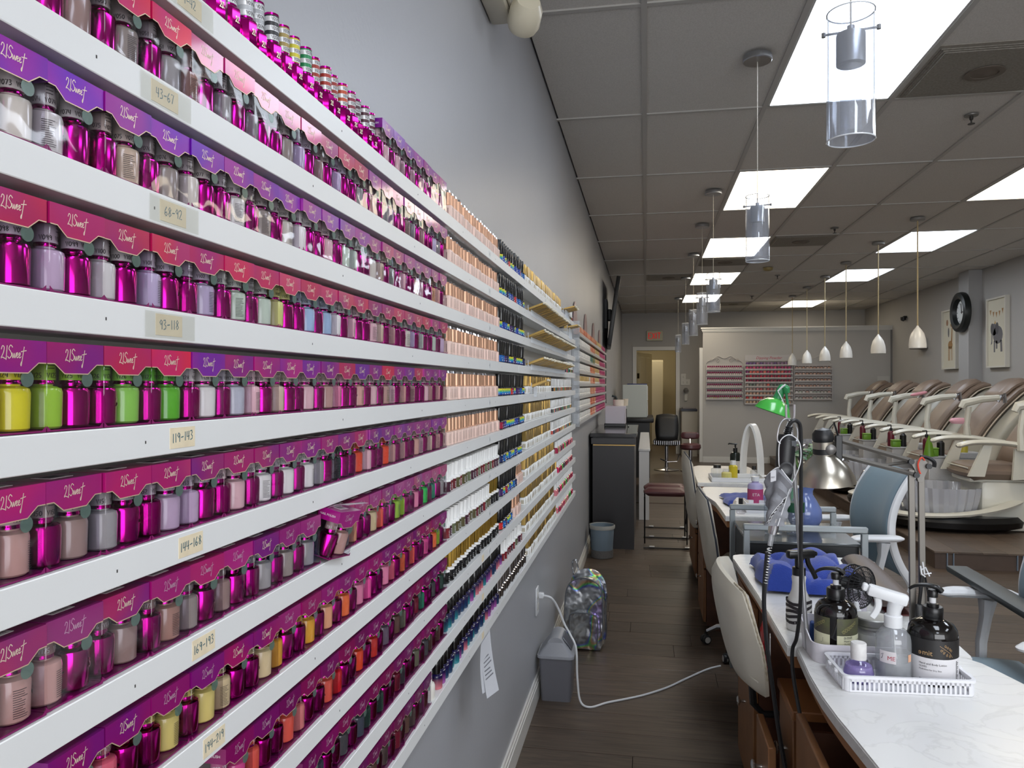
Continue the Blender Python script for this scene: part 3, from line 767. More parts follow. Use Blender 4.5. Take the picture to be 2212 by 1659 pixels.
def grad():
    nt = M_grad.node_tree; b = nt.nodes['Principled BSDF']; tc = next(n for n in nt.nodes if n.type == 'TEX_COORD'); oi = next(n for n in nt.nodes if n.type == 'OBJECT_INFO')
    sp = nt.nodes.new('ShaderNodeSeparateXYZ'); nt.links.new(tc.outputs['Object'], sp.inputs[0])
    rp = nt.nodes.new('ShaderNodeMapRange'); rp.inputs['From Min'].default_value = .002; rp.inputs['From Max'].default_value = .024; nt.links.new(sp.outputs['Z'], rp.inputs['Value'])
    mx = nt.nodes.new('ShaderNodeMix'); mx.data_type = 'RGBA'; nt.links.new(rp.outputs['Result'], mx.inputs[0]); nt.links.new(oi.outputs['Color'], mx.inputs[6]); mx.inputs[7].default_value = lin((22, 14, 60))
    nt.links.new(mx.outputs[2], b.inputs['Base Color'])
grad()
CAPD = [(0, 0), (.0098, 0), (.0098, .001), (.0088, .002), (.0086, .031), (.008, .033), (0, .033)]
def k_tube():
    b = MB(); b.lathe([(0, .0), (.0124, 0), (.0134, .002), (.0134, .029), (.0118, .0315), (.008, .033), (0, .033)], 8, m=0); b.ribbon([[(px * .009, py * .009) for px, py in st] for st in LOGO[:3]], oncyl(.0131, 1, -.5, .012), .001, 1)
    c = MB(); c.lathe([(0, .033), (.0092, .033), (.0092, .035), (.0088, .0352)], 12, m=0); c.lathe([(.009, .0352), (.0088, .066)], 12, m=1)
    c.lathe([(.009, .066), (.009, .0685), (.0, .0687)], 12, m=0)
    for z0, z1 in ((.036, .042), (.047, .053), (.058, .064)):
        c.lathe([(.00915, z0), (.0091, z1)], 12, m=2)
        gs, wd = glyphs('V024'); c.ribbon(gs, oncyl(.0093, .0042, -1.0, z0 + .001), .16, 3); c.ribbon(gs, oncyl(.0093, .0042, .2, z0 + .001), .16, 3)
    return [('bottle', b, [M_mag, M_gold]), ('cap', c, [M_mag, M_caplab, mat('label_silver', (214, 214, 216), .35, .3), M_dark])]
def k_rose():
    b = MB(); b.rbox(-.0128, .0128, -.0132, .0132, 0, .0305, .0025, 2, 0)
    for q in (-1, 1): stroke_dots(b, .0128, q * .0042, .006, 6, 1)
    for q in (-1, 1): b.box(q * .0042 - .001, q * .0042 + .001, -.0134, -.0132, .006, .024, 1)
    c = MB(); c.lathe([(0, .0305), (.0096, .0305), (.0096, .0315), (.0086, .0325), (.0084, .0605), (0, .0605)], 14, m=0); c.lathe([(.007, .0605), (.0055, .066), (.0, .0665)], 8, m=1)
    return [('bottle', b, [M_roseb, mat('grey_print', (150, 120, 114), .6)]), ('cap', c, [M_rosecap, M_chrome])]
def k_black():
    b = MB(); b.lathe([(0, 0), (.0138, 0), (.0145, .002), (.0145, .024), (.012, .027), (.008, .0285), (0, .0285)], 14, m=0)
    l = MB(); l.lathe([(.0148, .003), (.0148, .0225)], 14, m=0); l.text('POLISH', oncyl(.0151, .004, -.55, .013), 1, 1); l.box(.0148, .0152, -.006, .006, .006, .0085, 1)
    c = MB(); c.lathe([(0, .0285), (.0092, .0285), (.0096, .031), (.0098, .04), (.0114, .066), (.0108, .068), (0, .066)], 14, m=0)
    return [('bottle', b, [M_blackg]), ('label', l, [M_rain, M_white]), ('cap', c, [M_blackg])]
def k_whitecap():
    b = MB(); b.lathe([(0, 0), (.0128, 0), (.0132, .002), (.0132, .02), (.0128, .0225)], 14, m=0); b.lathe([(.0128, .0225), (.0136, .0235), (.0132, .0275), (.0095, .0295), (0, .0296)], 14, m=1)
    for k in range(4): b.ribbon([[(q * .0022, 0) for q in range(5)]], oncyl(.0134, 1, -.45, .005 + k * .0035), .001, 1)
    c = MB(); c.lathe([(0, .0296), (.0082, .0296), (.0094, .058), (.0102, .0605), (0, .061)], 14, m=0)
    return [('bottle', b, [M_lacq, M_whiteg]), ('cap', c, [M_whiteg])]
def k_goldblack():
    b = MB(); b.lathe([(0, 0), (.0132, 0), (.0138, .002), (.0138, .022), (.013, .0245)], 14, m=0); b.lathe([(.013, .0245), (.0142, .0255), (.0136, .029), (.01, .0305), (0, .0305)], 14, m=1)
    for k in range(3): b.ribbon([[(q * .0016, 0) for q in range(5)]], oncyl(.014, 1, -.35, .007 + k * .004), .0009, 1)
    c = MB(); c.lathe([(0, .0305), (.0078, .0305), (.0088, .064), (.0, .0645)], 10, m=0, flute=5, fl=.06)
    return [('bottle', b, [M_blackg, M_whiteg]), ('cap', c, [M_goldb])]
def k_violet():
    b = MB(); b.lathe([(0, 0), (.0128, 0), (.0136, .002), (.0136, .024), (.0128, .028), (.0085, .031), (0, .031)], 14, m=0)
    c = MB(); c.lathe([(0, .031), (.0085, .031), (.0088, .033), (.0086, .0665), (.0075, .068), (0, .068)], 12, m=0)
    return [('bottle', b, [M_grad]), ('cap', c, [M_blackg])]
def flat(parts):
    """all parts of a small far bottle in one mesh."""
    m = MB(); mats = []
    for _, mb, ms in parts:
        off = len(mats); mats += ms; k = len(m.v); m.v += mb.v
        m.f += [[k + i for i in f] for f in mb.f]; m.mi += [off + i for i in mb.mi]
    return m, mats
def k_goldcap():
    b = MB(); b.rbox(-.011, .011, -.0125, .0125, 0, .029, .003, 1, 0)
    b.box(.011, .0112, -.006, .006, .006, .02, 2)
    b.box(-.006, .006, -.0127, -.0125, .006, .02, 2)
    b.rbox(-.0085, .0085, -.0118, .0118, .03, .068, .0012, 1, 1)
    return [('bottle', b, [M_whiteg, M_goldcap, mat('pearl_print', (176, 168, 150), .5)])]
def k_white():
    b = MB(); b.rbox(-.0125, .0125, -.0132, .0132, 0, .026, .003, 1, 0); b.rbox(-.0098, .0098, -.0122, .0122, .0265, .064, .0015, 1, 1)
    b.box(.0125, .0127, -.0125, .0125, .004, .021, 2); b.box(-.0125, .0127, -.0134, -.0132, .004, .021, 2)
    return [('bottle', b, [M_whiteg, M_whiteg, M_lacq])]
def k_silver():
    b = MB(); b.lathe([(0, 0), (.0125, 0), (.0125, .026), (.008, .029), (.0078, .031), (.0098, .033), (.009, .062), (0, .064)], 10, m=0); return [('bottle', b, [M_silver])]
def k_colour():
    b = MB(); b.lathe([(0, 0), (.0125, 0), (.013, .024), (.008, .028)], 10, m=0); b.lathe([(0, .028), (.0088, .028), (.0082, .058), (0, .059)], 10, m=1); return [('bottle', b, [M_lacq, M_whiteg])]
KIND = {
 'tube': (k_tube, 'metallic_polish_bottle', 'magenta metallic polish bottle with printed tall cap', 'loose magenta bottles on the top shelf', .0304, False),
 'rose': (k_rose, 'rose_gold_polish_bottle', 'blush bottle with rose gold cap', 'rose gold capped bottles', .0290, False),
 'black': (k_black, 'black_capped_polish_bottle', 'black capped polish bottle with bright label', 'black capped bottles with bright labels', .0345, False),
 'whitecap': (k_whitecap, 'white_capped_polish_bottle', 'white capped bottle with dark label', 'white capped bottles with dark labels', .0290, False),
 'goldblack': (k_goldblack, 'gold_capped_polish_bottle', 'black white-collared bottle with gold cap', 'black bottles with gold caps', .0300, False),
 'violet': (k_violet, 'violet_polish_bottle', 'violet fading polish bottle with black cap', 'violet bottles with black caps', .0300, False),
 'goldcap': (k_goldcap, 'pearl_polish_bottle', 'white bottle with flat gold cap', 'white bottles with flat gold caps', .0290, True),
 'white': (k_white, 'white_polish_bottle', 'white square bottle with colour band', 'white square bottles at shelf end', .0300, True),
 'silver': (k_silver, 'silver_polish_bottle', 'all silver polish bottle', 'silver bottles', .0290, True),
 'colour': (k_colour, 'coloured_polish_bottle', 'small mixed colour polish bottle', 'mixed colour bottles at shelf end', .0310, True),
}
PROTO = {}
BAND = {'black': [(30, 60, 150), (190, 40, 40), (24, 34, 80), (150, 30, 60), (20, 90, 160), (60, 30, 90)], 'whitecap': [(90, 18, 30), (110, 24, 34), (76, 70, 40), (60, 20, 40), (90, 96, 70)], 'violet': [(196, 110, 120), (40, 120, 130), (150, 80, 150), (30, 60, 90)],
        'white': [(30, 60, 90), (190, 60, 40), (30, 110, 60), (210, 150, 40), (40, 40, 44)], 'colour': [(200, 40, 90), (150, 20, 60), (60, 170, 70), (90, 20, 40), (210, 120, 130), (60, 60, 66)],
        'tube': [(176, 178, 180), (176, 178, 180), (170, 172, 176), (160, 162, 166), (40, 40, 44), (150, 130, 70), (190, 180, 40), (20, 120, 70), (150, 40, 24), (150, 36, 24), (140, 30, 20), (176, 70, 40), (120, 30, 50), (70, 30, 44), (70, 30, 44), (80, 20, 40)]}
def run(kind, row, y0, y1, note=''):
    fn, nm, lab, grp, pitch, small = KIND[kind]
    n = max(1, int(round((y1 - y0) / pitch)))
    for i in range(n):
        y = y0 + pitch * (i + .5)
        if y > y1: break
        lb = f'{lab}, {ORD[i]} in its run on {ROWNAME[row]} shelf{note}'
        loc = (SX - .019 + R.uniform(-.0035, .0015), y + R.uniform(-.0008, .0008), ZT[row] + .0004); rot = (0, 0, R.uniform(-.09, .09))
        band = BAND.get(kind); col_ = lin((band[i % len(band)] if kind == 'tube' else R.choice(band)) if band else (255, 255, 255))
        if kind == 'white' : col_ = lin(R.choice(BAND['white']))
        if kind not in PROTO:
            ps = fn()
            if small:
                m_, ms = flat(ps); PROTO[kind] = m_.mesh(nm, ms)
            else:
                PROTO[kind] = [(pn, mb.mesh(pn, ms)) for pn, mb, ms in ps]
        P = PROTO[kind]
        if small: solo(nm, P, None, lb, 'bottle', loc, rot, grp, col_)
        else:
            t = thing(nm, lb, 'bottle', loc, rot, grp)
            for pn, me in P: part(t, pn, me, None, color=col_)
run('tube', 0, .70, 1.175)
for r_ in range(6): run('rose', r_, 1.625 if r_ else 1.64, 2.215)
run('whitecap', 6, 1.615, 2.215); run('whitecap', 7, 1.61, 2.09); run('goldblack', 7, 2.10, 2.225, ' by white caps')
run('goldblack', 8, 1.615, 2.2); run('violet', 9, 1.6, 2.26); run('violet', 10, 1.54, 2.2)
for r_ in range(6): run('black', r_, 2.235, 2.68)
run('black', 6, 2.235, 2.66); run('black', 7, 2.24, 2.5); run('black', 8, 2.24, 2.45)
run('rose', 7, 2.53, 2.66, ' beside black caps'); run('rose', 8, 2.47, 2.62, ' beside black caps')
run('whitecap', 9, 2.28, 2.62, ' low down'); run('silver', 10, 2.22, 2.75)
run('goldcap', 0, 2.72, 3.9); run('goldcap', 1, 4.2, 4.45)
for r_ in (4, 5, 6): run('goldcap', r_, 2.74, 3.46)
run('goldcap', 7, 2.72, 3.62); run('goldcap', 8, 2.72, 3.7); run('goldcap', 9, 2.72, 3.6); run('goldcap', 10, 2.8, 3.7)
run('white', 0, 4.25, 4.5); run('white', 3, 4.32, 4.52)
for r_ in (4, 5, 6): run('white', r_, 3.52, 4.45)
run('colour', 7, 3.7, 4.5); run('colour', 8, 3.76, 4.5); run('colour', 9, 3.66, 4.5); run('colour', 10, 3.76, 4.5); run('colour', 3, 4.12, 4.28)
# the single white bottle at the end of the cartons on the lowest shelf
t = thing('base_coat_bottle', 'plain white polish bottle standing alone at the empty end of the lowest shelf', 'bottle', (SX - .02, 1.5, ZT[10]))
b = MB(); b.lathe([(0, 0), (.0142, 0), (.0152, .002), (.0152, .027), (.0135, .0315), (.0092, .0335), (0, .0335)], 20); part(t, 'bottle', b, mat('milky_white', (214, 210, 202), .35))
c = MB(); c.lathe([(0, .0335), (.009, .0335), (.0082, .066), (0, .067)], 16); c.text('DIP', oncyl(.0092, .006, -.6, .04), 1, 1); c.text('Base', oncyl(.0091, .005, -.6, .05), 1, 1)
part(t, 'cap', c, [M_whiteg, mat('red_print', (170, 30, 30), .5)])
# gold swatch sticks fanned out of clear combs
M_stickg = mat('gold_swatch', (176, 146, 84), .32, .7); M_stickw = mat('swatch_tip', (226, 218, 196), .5)
sm = MB(); sm.box(-.02, .05, -.0058, .0058, 0, .007, 0); sm.rbox(.05, .058, -.0058, .0058, 0, .007, .002, 1, 1); sm.box(-.018, .045, -.0045, .0045, .007, .0075, 0)
SWM = sm.mesh('swatch_stick', [M_stickg, M_stickw])
def sticks(row, y0, y1, rise=.012, lean=19, where=''):
    n = int((y1 - y0) / .0165)
    for i in range(n):
        solo('swatch_stick', SWM, None, f'gold nail swatch stick, {ORD[i]} in the fan on {ROWNAME[row]} shelf{where}', 'swatch', (SX + .001 + R.uniform(-.003, .003), y0 + .0165 * (i + .5), ZT[row] + rise + R.uniform(-.001, .001)),
             (0, math.radians(-lean + R.uniform(-2, 2)), R.uniform(-.02, .02)), 'gold swatch sticks')
    hb = MB(); hb.rbox(SX - .05, SX - .004, y0 - .02, y1 + .01, 0, rise - .006, .002, 1); hb.box(SX - .008, SX - .0045, y0 - .02, y0 - .017, 0, rise + .012)
    for i in range(n + 1): hb.box(SX + .0006, SX + .004, y0 + .0165 * i - .0006, y0 + .0165 * i + .0006, -.012, rise - .004)
    solo('swatch_holder', hb, clear('comb_clear', (244, 246, 248), gloss=.06, dens=.3), f'clear comb swatch holder on the {ROWNAME[row]} shelf down{where}', 'holder', (0, 0, ZT[row] + .0003))
sticks(1, 2.78, 3.74); sticks(2, 2.78, 4.1); sticks(3, 2.78, 3.96); sticks(4, 2.86, 2.94, .03, 20); sticks(0, 4.0, 4.2, .03, 12); sticks(1, 4.2, 4.36, .05, 10, ' at its far end')
# ------------------------------------------------------------------ furniture
def cushion(mb, fn, th, nu=12, nv=10, k=.22, m=0, p=5):
    """pillow: fn(a,b) gives the mid surface for a,b in -1..1; rounded outline and soft edges."""
    nu2, nv2 = nu, nv
    def mid(i, j):
        a = -1 + 2 * i / nu2; b = -1 + 2 * j / nv2
        aa = a * math.sqrt(max(0, 1 - k * b * b)); bb = b * math.sqrt(max(0, 1 - k * a * a))
        return Vector(fn(aa, bb)), a, b
    G = [[mid(i, j) for j in range(nv2 + 1)] for i in range(nu2 + 1)]
    W = nv2 + 1; top = []; bot = []
    for i in range(nu2 + 1):
        for j in range(nv2 + 1):
            P0, a, b = G[i][j]
            du = G[min(i + 1, nu2)][j][0] - G[max(i - 1, 0)][j][0]; dv = G[i][min(j + 1, nv2)][0] - G[i][max(j - 1, 0)][0]
            n = du.cross(dv); n = n.normalized() if n.length > 1e-12 else Vector((0, 0, 1))
            t = th / 2 * (max(0.0, 1 - max(abs(a), abs(b)) ** p) ** .5 * .8 + .2)
            top.append(tuple(P0 + n * t)); bot.append(tuple(P0 - n * t))
    K = len(top); fs = []
    for i in range(nu2):
        for j in range(nv2):
            q = (i * W + j, (i + 1) * W + j, (i + 1) * W + j + 1, i * W + j + 1)
            fs.append(q); fs.append(tuple(K + x for x in reversed(q)))
    rim = [i * W for i in range(nu2 + 1)] + [nu2 * W + j for j in range(1, nv2 + 1)] + [i * W + nv2 for i in range(nu2 - 1, -1, -1)] + [j for j in range(nv2 - 1, 0, -1)]
    for q in range(len(rim)):
        a, b = rim[q], rim[(q + 1) % len(rim)]
        fs.append((b, a, K + a, K + b))
    mb.add(top + bot, fs, m)
    return [top[x] for x in rim]
M_wood = mat('desk_wood', (138, 94, 58), .4, noise=(14, (112, 72, 42), .6))
M_woodd = mat('desk_wood_dark', (84, 48, 30), .45, noise=(16, (52, 28, 18), .6))
M_edge = mat('desk_wood_edge', (146, 96, 56), .45)
def marble():
    m = mat('marble_top', (222, 221, 218), .3, coat=.08)
    nt = m.node_tree; b = nt.nodes['Principled BSDF']; tc = nt.nodes.new('ShaderNodeTexCoord')
    n = nt.nodes.new('ShaderNodeTexNoise'); n.inputs['Scale'].default_value = 5; n.inputs['Detail'].default_value = 8; n.inputs['Distortion'].default_value = 2.2
    nt.links.new(tc.outputs['Object'], n.inputs['Vector'])
    cr = nt.nodes.new('ShaderNodeValToRGB'); E_ = cr.color_ramp.elements; E_[0].position = .47; E_[0].color = lin((224, 223, 220)); E_[1].position = .53; E_[1].color = lin((222, 221, 219)); e = E_.new(.5); e.color = lin((213, 212, 209))
    nt.links.new(n.outputs['Fac'], cr.inputs[0]); nt.links.new(cr.outputs[0], b.inputs['Base Color'])
    return m
M_marble = marble()
M_knob = mat('knob_nickel', (190, 188, 184), .25, .9)
def knob(parent, loc):
    k = MB(); k.M = Matrix.Rotation(-PI / 2, 4, 'Y'); k.lathe([(0, 0), (.006, .0), (.005, .012), (.007, .016), (.016, .02), (.017, .024), (.012, .028), (0, .029)], 12)
    return part(parent, 'knob', k, M_knob, loc=loc)
def table(label, poly, z=.76):
    t = thing('nail_table', label, 'table', (0, 0, 0))
    top = MB(); top.prism(poly, z - .026, z - .004); cx = sum(p[0] for p in poly) / len(poly); cy = sum(p[1] for p in poly) / len(poly)
    top.prism([(cx + (x - cx) * .992, cy + (y - cy) * .996) for x, y in poly], z - .004, z)
    part(t, 'tabletop', top, M_marble)
    ap = MB(); ap.prism([(cx + (x - cx) * .93, cy + (y - cy) * .975) for x, y in poly], z - .06, z - .0262); part(t, 'apron', ap, M_edge)
    return t
def pedestal(t, x0, x1, y0, y1, zt, fronts):
    b = MB(); b.box(x0, x1, y0, y1, .03, zt); b.box(x0 + .02, x1, y0 + .01, y1 - .01, 0, .03); part(t, 'pedestal', b, M_woodd)
    for z0, z1 in fronts:
        d = MB(); d.rbox(x0 - .018, x0 - .0005, y0 + .004, y1 - .004, z0, z1, .003, 1); o = part(t, 'drawer_front', d, M_wood)
        knob(o, (x0 - .018, (y0 + y1) / 2, (z0 + z1) / 2 + .06))
P1 = [(.41, 1.02), (.402, 1.25), (.397, 1.36), (.386, 1.47), (.374, 1.58), (.367, 1.68), (.366, 1.8), (.373, 1.975), (.40, 1.978)] + [(.74, 1.978), (.765, 1.97), (.785, 1.945), (.80, 1.90), (.83, 1.80), (.85, 1.6), (.86, 1.02)]
t1 = table('white marble topped nail table carrying the lotion bottles and white baskets', P1)
pedestal(t1, .46, .80, 1.08, 1.44, .70, ((.05, .36), (.37, .69)))
# open drawer of the first table
dr = MB(); dr.rbox(.345, .363, 1.45, 1.84, .30, .655, .003, 1); do = part(t1, 'open_drawer', dr, M_wood, 'brown wooden drawer pulled wide open')
db = MB(); db.box(.363, .76, 1.46, 1.47, .33, .62); db.box(.363, .76, 1.82, 1.83, .33, .62); db.box(.363, .76, 1.47, 1.82, .33, .34); db.box(.75, .76, 1.47, 1.82, .34, .62)
part(do, 'drawer_box', db, M_woodd)
P2 = [(.352, 1.988), (.349, 2.2), (.346, 2.45), (.335, 2.75), (.326, 2.95), (.332, 3.01), (.36, 3.03), (.74, 3.04), (.79, 3.03), (.805, 2.85), (.80, 2.70), (.795, 2.5), (.78, 1.988)]
t2 = table('white marble topped nail table holding crumpled blue towel and brown wrist cushion', P2)
pedestal(t2, .362, .76, 2.54, 2.95, .70, ((.05, .44), (.45, .69)))
P3 = [(.395, 3.9), (.392, 4.1), (.385, 4.35), (.35, 4.6), (.345, 4.9), (.37, 4.99), (.42, 5.0), (.80, 5.0), (.82, 4.9), (.82, 3.9)]
t3 = table('white marble topped nail table behind the black cart', P3)
pedestal(t3, .345, .78, 4.45, 4.9, .70, ((.05, .35), (.36, .69)))
P4 = [(.345, 5.2), (.35, 5.6), (.37, 6.2), (.42, 6.3), (.80, 6.3), (.82, 6.2), (.82, 5.2)]
t4 = table('farthest white marble topped nail table under the white arch mirror', P4)
pedestal(t4, .365, .78, 5.5, 6.2, .70, ((.05, .35), (.36, .69)))
# drawer cabinet standing under the joint of the two near tables
sc_ = thing('drawer_cabinet', 'low brown wooden drawer cabinet under the nail tables with drawers ajar', 'cabinet', (0, 0, 0))
b = MB(); b.box(.39, .74, 1.99, 2.19, .02, .575); part(sc_, 'body', b, M_woodd)
b = MB(); b.rbox(.362, .75, 1.975, 2.2, .576, .60, .003, 1); part(sc_, 'top_board', b, M_edge)
b = MB(); b.rbox(.366, .389, 1.995, 2.185, .29, .57, .003, 1); o = part(sc_, 'drawer_front', b, M_wood); knob(o, (.366, 2.1, .45))
b = MB(); b.rbox(.305, .325, 1.985, 2.19, .04, .50, .003, 1); b.box(.325, .389, 2.0, 2.01, .06, .28); b.box(.325, .389, 2.17, 2.18, .06, .28); o = part(sc_, 'drawer_front', b, M_wood); knob(o, (.305, 2.09, .4))
# technician chairs ------------------------------------------------------------
M_leather = mat('white_leather', (206, 200, 186), .45, bump=(160, .12), noise=(7, (190, 180, 160), .35))
M_worn = mat('worn_seam', (192, 182, 160), .7, noise=(60, (128, 108, 84), .5))
M_pipe = mat('dark_piping', (62, 66, 74), .4)
M_blackp = mat('black_plastic', (18, 18, 20), .42)
M_chromed = mat('chrome_base', (200, 200, 204), .2, 1.0)
def star_base(t, c, r=.25, n=5, a0=.3, arm_m=None, z0=0.0):
    g = MB(); g.lathe([(0, z0 + .08), (.03, z0 + .08), (.03, z0 + .2), (.02, z0 + .21), (.02, z0 + .42), (.05, z0 + .43), (0, z0 + .432)], 14, c=(c[0], c[1], 0)); part(t, 'gas_column', g, M_blackp)
    for i in range(n):
        a = a0 + 2 * PI * i / n; ca, sa = math.cos(a), math.sin(a)
        b = MB(); b.tube([(c[0] + ca * q * r, c[1] + sa * q * r, z0 + .10 + h) for q, h in ((.08, .012), (.4, .016), (.75, .004), (.97, -.03))], [.02, .018, .014, .011], 8); part(t, 'base_arm', b, arm_m or M_chromed)
        k = MB(); cx, cy = c[0] + ca * r, c[1] + sa * r
        k.M = Matrix.Translation((cx, cy, z0 + .0255)) @ Matrix.Rotation(a + .8, 4, 'Z') @ Matrix.Rotation(PI / 2, 4, 'X')
        for s_ in (-1, 1): k.lathe([(0, .012 * s_ - .008), (.02, .012 * s_ - .008), (.025, .012 * s_ - .005), (.025, .012 * s_ + .005), (.02, .012 * s_ + .008), (0, .012 * s_ + .008)], 14, m=0)
        k.lathe([(.0165, -.0212), (.0165, .0212)], 12, m=1)
        k.M = Matrix.Identity(4); k.lathe([(0, .03), (.02, .03), (.016, .05), (.008, .055), (.008, .068)], 10, c=(cx, cy, z0), m=0)
        part(t, 'caster', k, [M_blackp, mat('caster_ring', (196, 194, 190), .4)])
def tech_chair(label, x, y, zb, zt, w, lean, piping, worn=False, sw=.21, br=.25, bulge=.0, seat_off=.27):
    t = thing('technician_chair', label, 'chair', (0, 0, 0), group='technician chairs at the nail tables')
    zm = (zb + zt) / 2; hh = (zt - zb) / 2
    fn = lambda a, b: (x + .025 - lean * b + .032 * a * a - bulge * (1 - a * a) * (1 - .3 * b * b), y + a * w / 2, zm + b * hh - .012 * a * a * (b > 0))
    bk = MB(); rim = cushion(bk, fn, .058, 16, 12, .2); o = part(t, 'backrest', bk, M_leather)
    rp = [Vector(p) for p in rim]
    if piping:
        pb = MB(); pb.tube([p + Vector((-.004, 0, 0)) for p in rp], .0055, 6, closed=True); part(o, 'piping', pb, M_pipe)
    else:
        sm_ = MB(); near = [p + Vector((-.004, -.004, 0)) for p in rp if p.y < y - w * .3 and p.z > zm - hh * .6]; near.sort(key=lambda p: p.z)
        near = smooth([tuple(p) for p in near], 4)
        sm_.tube(near, [.0026 + .0016 * math.sin(i * 2.1) for i in range(len(near))], 6); part(o, 'worn_seam', sm_, M_worn, 'cracked worn seam along the edge')
        st = MB(); st.tube([tuple(Vector(fn(-.97 + 1.94 * q / 12, -.52 - .1 * math.cos(q / 12 * PI))) + Vector((-.0255, 0, 0))) for q in range(13)], .002, 5); part(o, 'seam', st, M_leather)
    sb = MB(); cushion(sb, lambda a, b: (x + seat_off + .02 + a * .18, y + b * sw, .47 - .01 * (a * a + b * b)), .07, 10, 10, .2); part(t, 'seat', sb, M_leather)
    ar = MB(); ar.tube([(x + seat_off - .05, y, .43), (x + .10, y, .42), (x + .07, y, .45), (x + .06, y, zb + .06)], .011, 8); part(t, 'back_support', ar, M_blackp)
    star_base(t, (x + seat_off, y), br, 5, 2.8 if not worn else 3.6)
    return t
tech_chair('near white leather chair with worn cracked seam pushed against the nail table', .252, 2.375, .545, .872, .50, .035, False, True, .13, .11, .03, .36)
tech_chair('white piped leather chair beside the wooden desk behind the near chair', .29, 4.15, .40, .865, .44, .035, True)
tech_chair('white piped leather chair next to the maroon waiting chair', .265, 5.3, .45, .955, .44, .03, True, False, .15, .13)
# black cart ----------------------------------------------------------------
M_steel = mat('grey_tube', (150, 156, 158), .4, .3)
M_cartb = mat('cart_black', (24, 26, 28), .32)
ct = thing('rolling_cart', 'black rolling drawer cart with grey tube handles between the nail tables', 'cart', (0, 0, 0))
b = MB(); b.box(.41, .83, 3.16, 3.60, .09, .778); part(ct, 'body', b, M_cartb)
b = MB(); b.rbox(.402, .838, 3.15, 3.61, .778, .79, .003, 1); part(ct, 'top', b, mat('cart_top', (70, 74, 76), .18, coat=.4))
for k, (z0, z1) in enumerate(((.64, .745), (.45, .63), (.25, .44))):
    b = MB(); b.rbox(.425, .815, 3.145, 3.159, z0, z1, .003, 1); o = part(ct, 'drawer', b, mat('drawer_black', (12, 12, 14), .3))
    b = MB(); b.rbox(.43, .81, 3.128, 3.1449, z1 - .03, z1 - .012, .003, 1); part(o, 'pull', b, M_cartb)
    b = MB(); b.box(.797, .811, 3.136, 3.1449, z0 + .03, z1 - .032); part(o, 'latch', b, M_silver)
for y in (3.13, 3.628):
    b = MB(); xs = (.398, .842)
    b.rbox(xs[0] - .012, xs[1] + .012, y - .012, y + .012, .838, .862, .004, 1)
    for x in xs: b.rbox(x - .012, x + .012, y - .012, y + .012, .1, .8379, .003, 1)
    part(ct, 'handle_frame', b, M_steel)
for x in (.44, .8):
    for y in (3.2, 3.56):
        b = MB(); b.M = Matrix.Translation((x, y, .032)) @ Matrix.Rotation(PI / 2, 4, 'Y'); b.lathe([(0, -.012), (.028, -.012), (.032, -.008), (.032, .008), (.028, .012), (0, .012)], 14); b.M = Matrix.Identity(4); b.box(x - .015, x + .015, y - .015, y + .015, .066, .09)
        part(ct, 'caster', b, M_blackp)
# blue client chairs ----------------------------------------------------------
M_blue = mat('slate_blue_mesh', (116, 138, 150), .75, bump=(500, .2), sheen=.2)
M_wplas = mat('white_plastic', (216, 217, 219), .35)
def client_chair(label, x, y, rz, arms=.79, zs=.0, zt=1.075, zb=.58):
    t = thing('client_chair', label, 'chair', (x, y, 0), (0, 0, math.radians(rz)), 'slate blue client chairs')
    def prof(z):
        q = (z - zb) / (zt - zb)
        return .03 - .36 * q + .39 * q * q + zs * q
    bk = MB(); zm = (zb + zt) / 2; hh = (zt - zb) / 2
    cushion(bk, lambda a, b: (prof(zm + b * hh) + .03 * a * a * -1, a * .205, zm + b * hh), .03, 14, 16, .12, p=8); part(t, 'backrest', bk, M_blue)
    for s_ in (-1, 1):
        fr = MB(); pts = [(prof(z) - .012, s_ * .214, z) for z in [zt - .02 - (zt - zb - .02) * q / 12 for q in range(13)]] + [(.03, s_ * .214, zb - .04), (-.0, s_ * .212, zb - .09), (-.06, s_ * .20, zb - .12), (-.16, s_ * .19, zb - .14)]
        fr.tube(smooth(pts, 3), .013, 8, flat=1.5); part(t, 'side_frame', fr, M_wplas)
    se = MB(); cushion(se, lambda a, b: (-.23 + a * .19, b * .225, zb - .08 - .02 * max(0, -a)), .09, 12, 10, .2); part(t, 'seat', se, M_blue)
    for s_ in (-1, 1):
        a = MB(); cushion(a, lambda u, v: (-.16 + u * .125, s_ * .275 + v * .034, arms - .012 - .012 * (u < -.5) * (-u - .5)), .028, 14, 6, .3); a.tube([(-.13, s_ * .275, arms - .03), (-.135, s_ * .275, arms - .09), (-.15, s_ * .272, .56), (-.16, s_ * .25, .43), (-.17, s_ * .1, .425)], [.04, .026, .024, .022, .02], 8, flat=.7); part(t, 'armrest', a, M_wplas)
    star_base(t, (-.07, 0), .24, 5, .2, M_wplas)
    return t
client_chair('slate blue mesh client chair behind the black cart, back toward the pedicure platform', 1.17, 4.0, 8, .722, 0, 1.012, .50)
client_chair('slate blue client chair close to near tables, grey board across its armrests', 1.255, 2.475, 0, .735, .05, 1.04)
b = MB(); b.rbox(1.075, 1.148, 2.12, 2.965, 0, .022, .006, 2)
bo = solo('arm_board', b, mat('dark_board', (62, 68, 70), .45), 'narrow dark grey board lying across the white armrests of the blue chair', 'board', (0, 0, .7415))
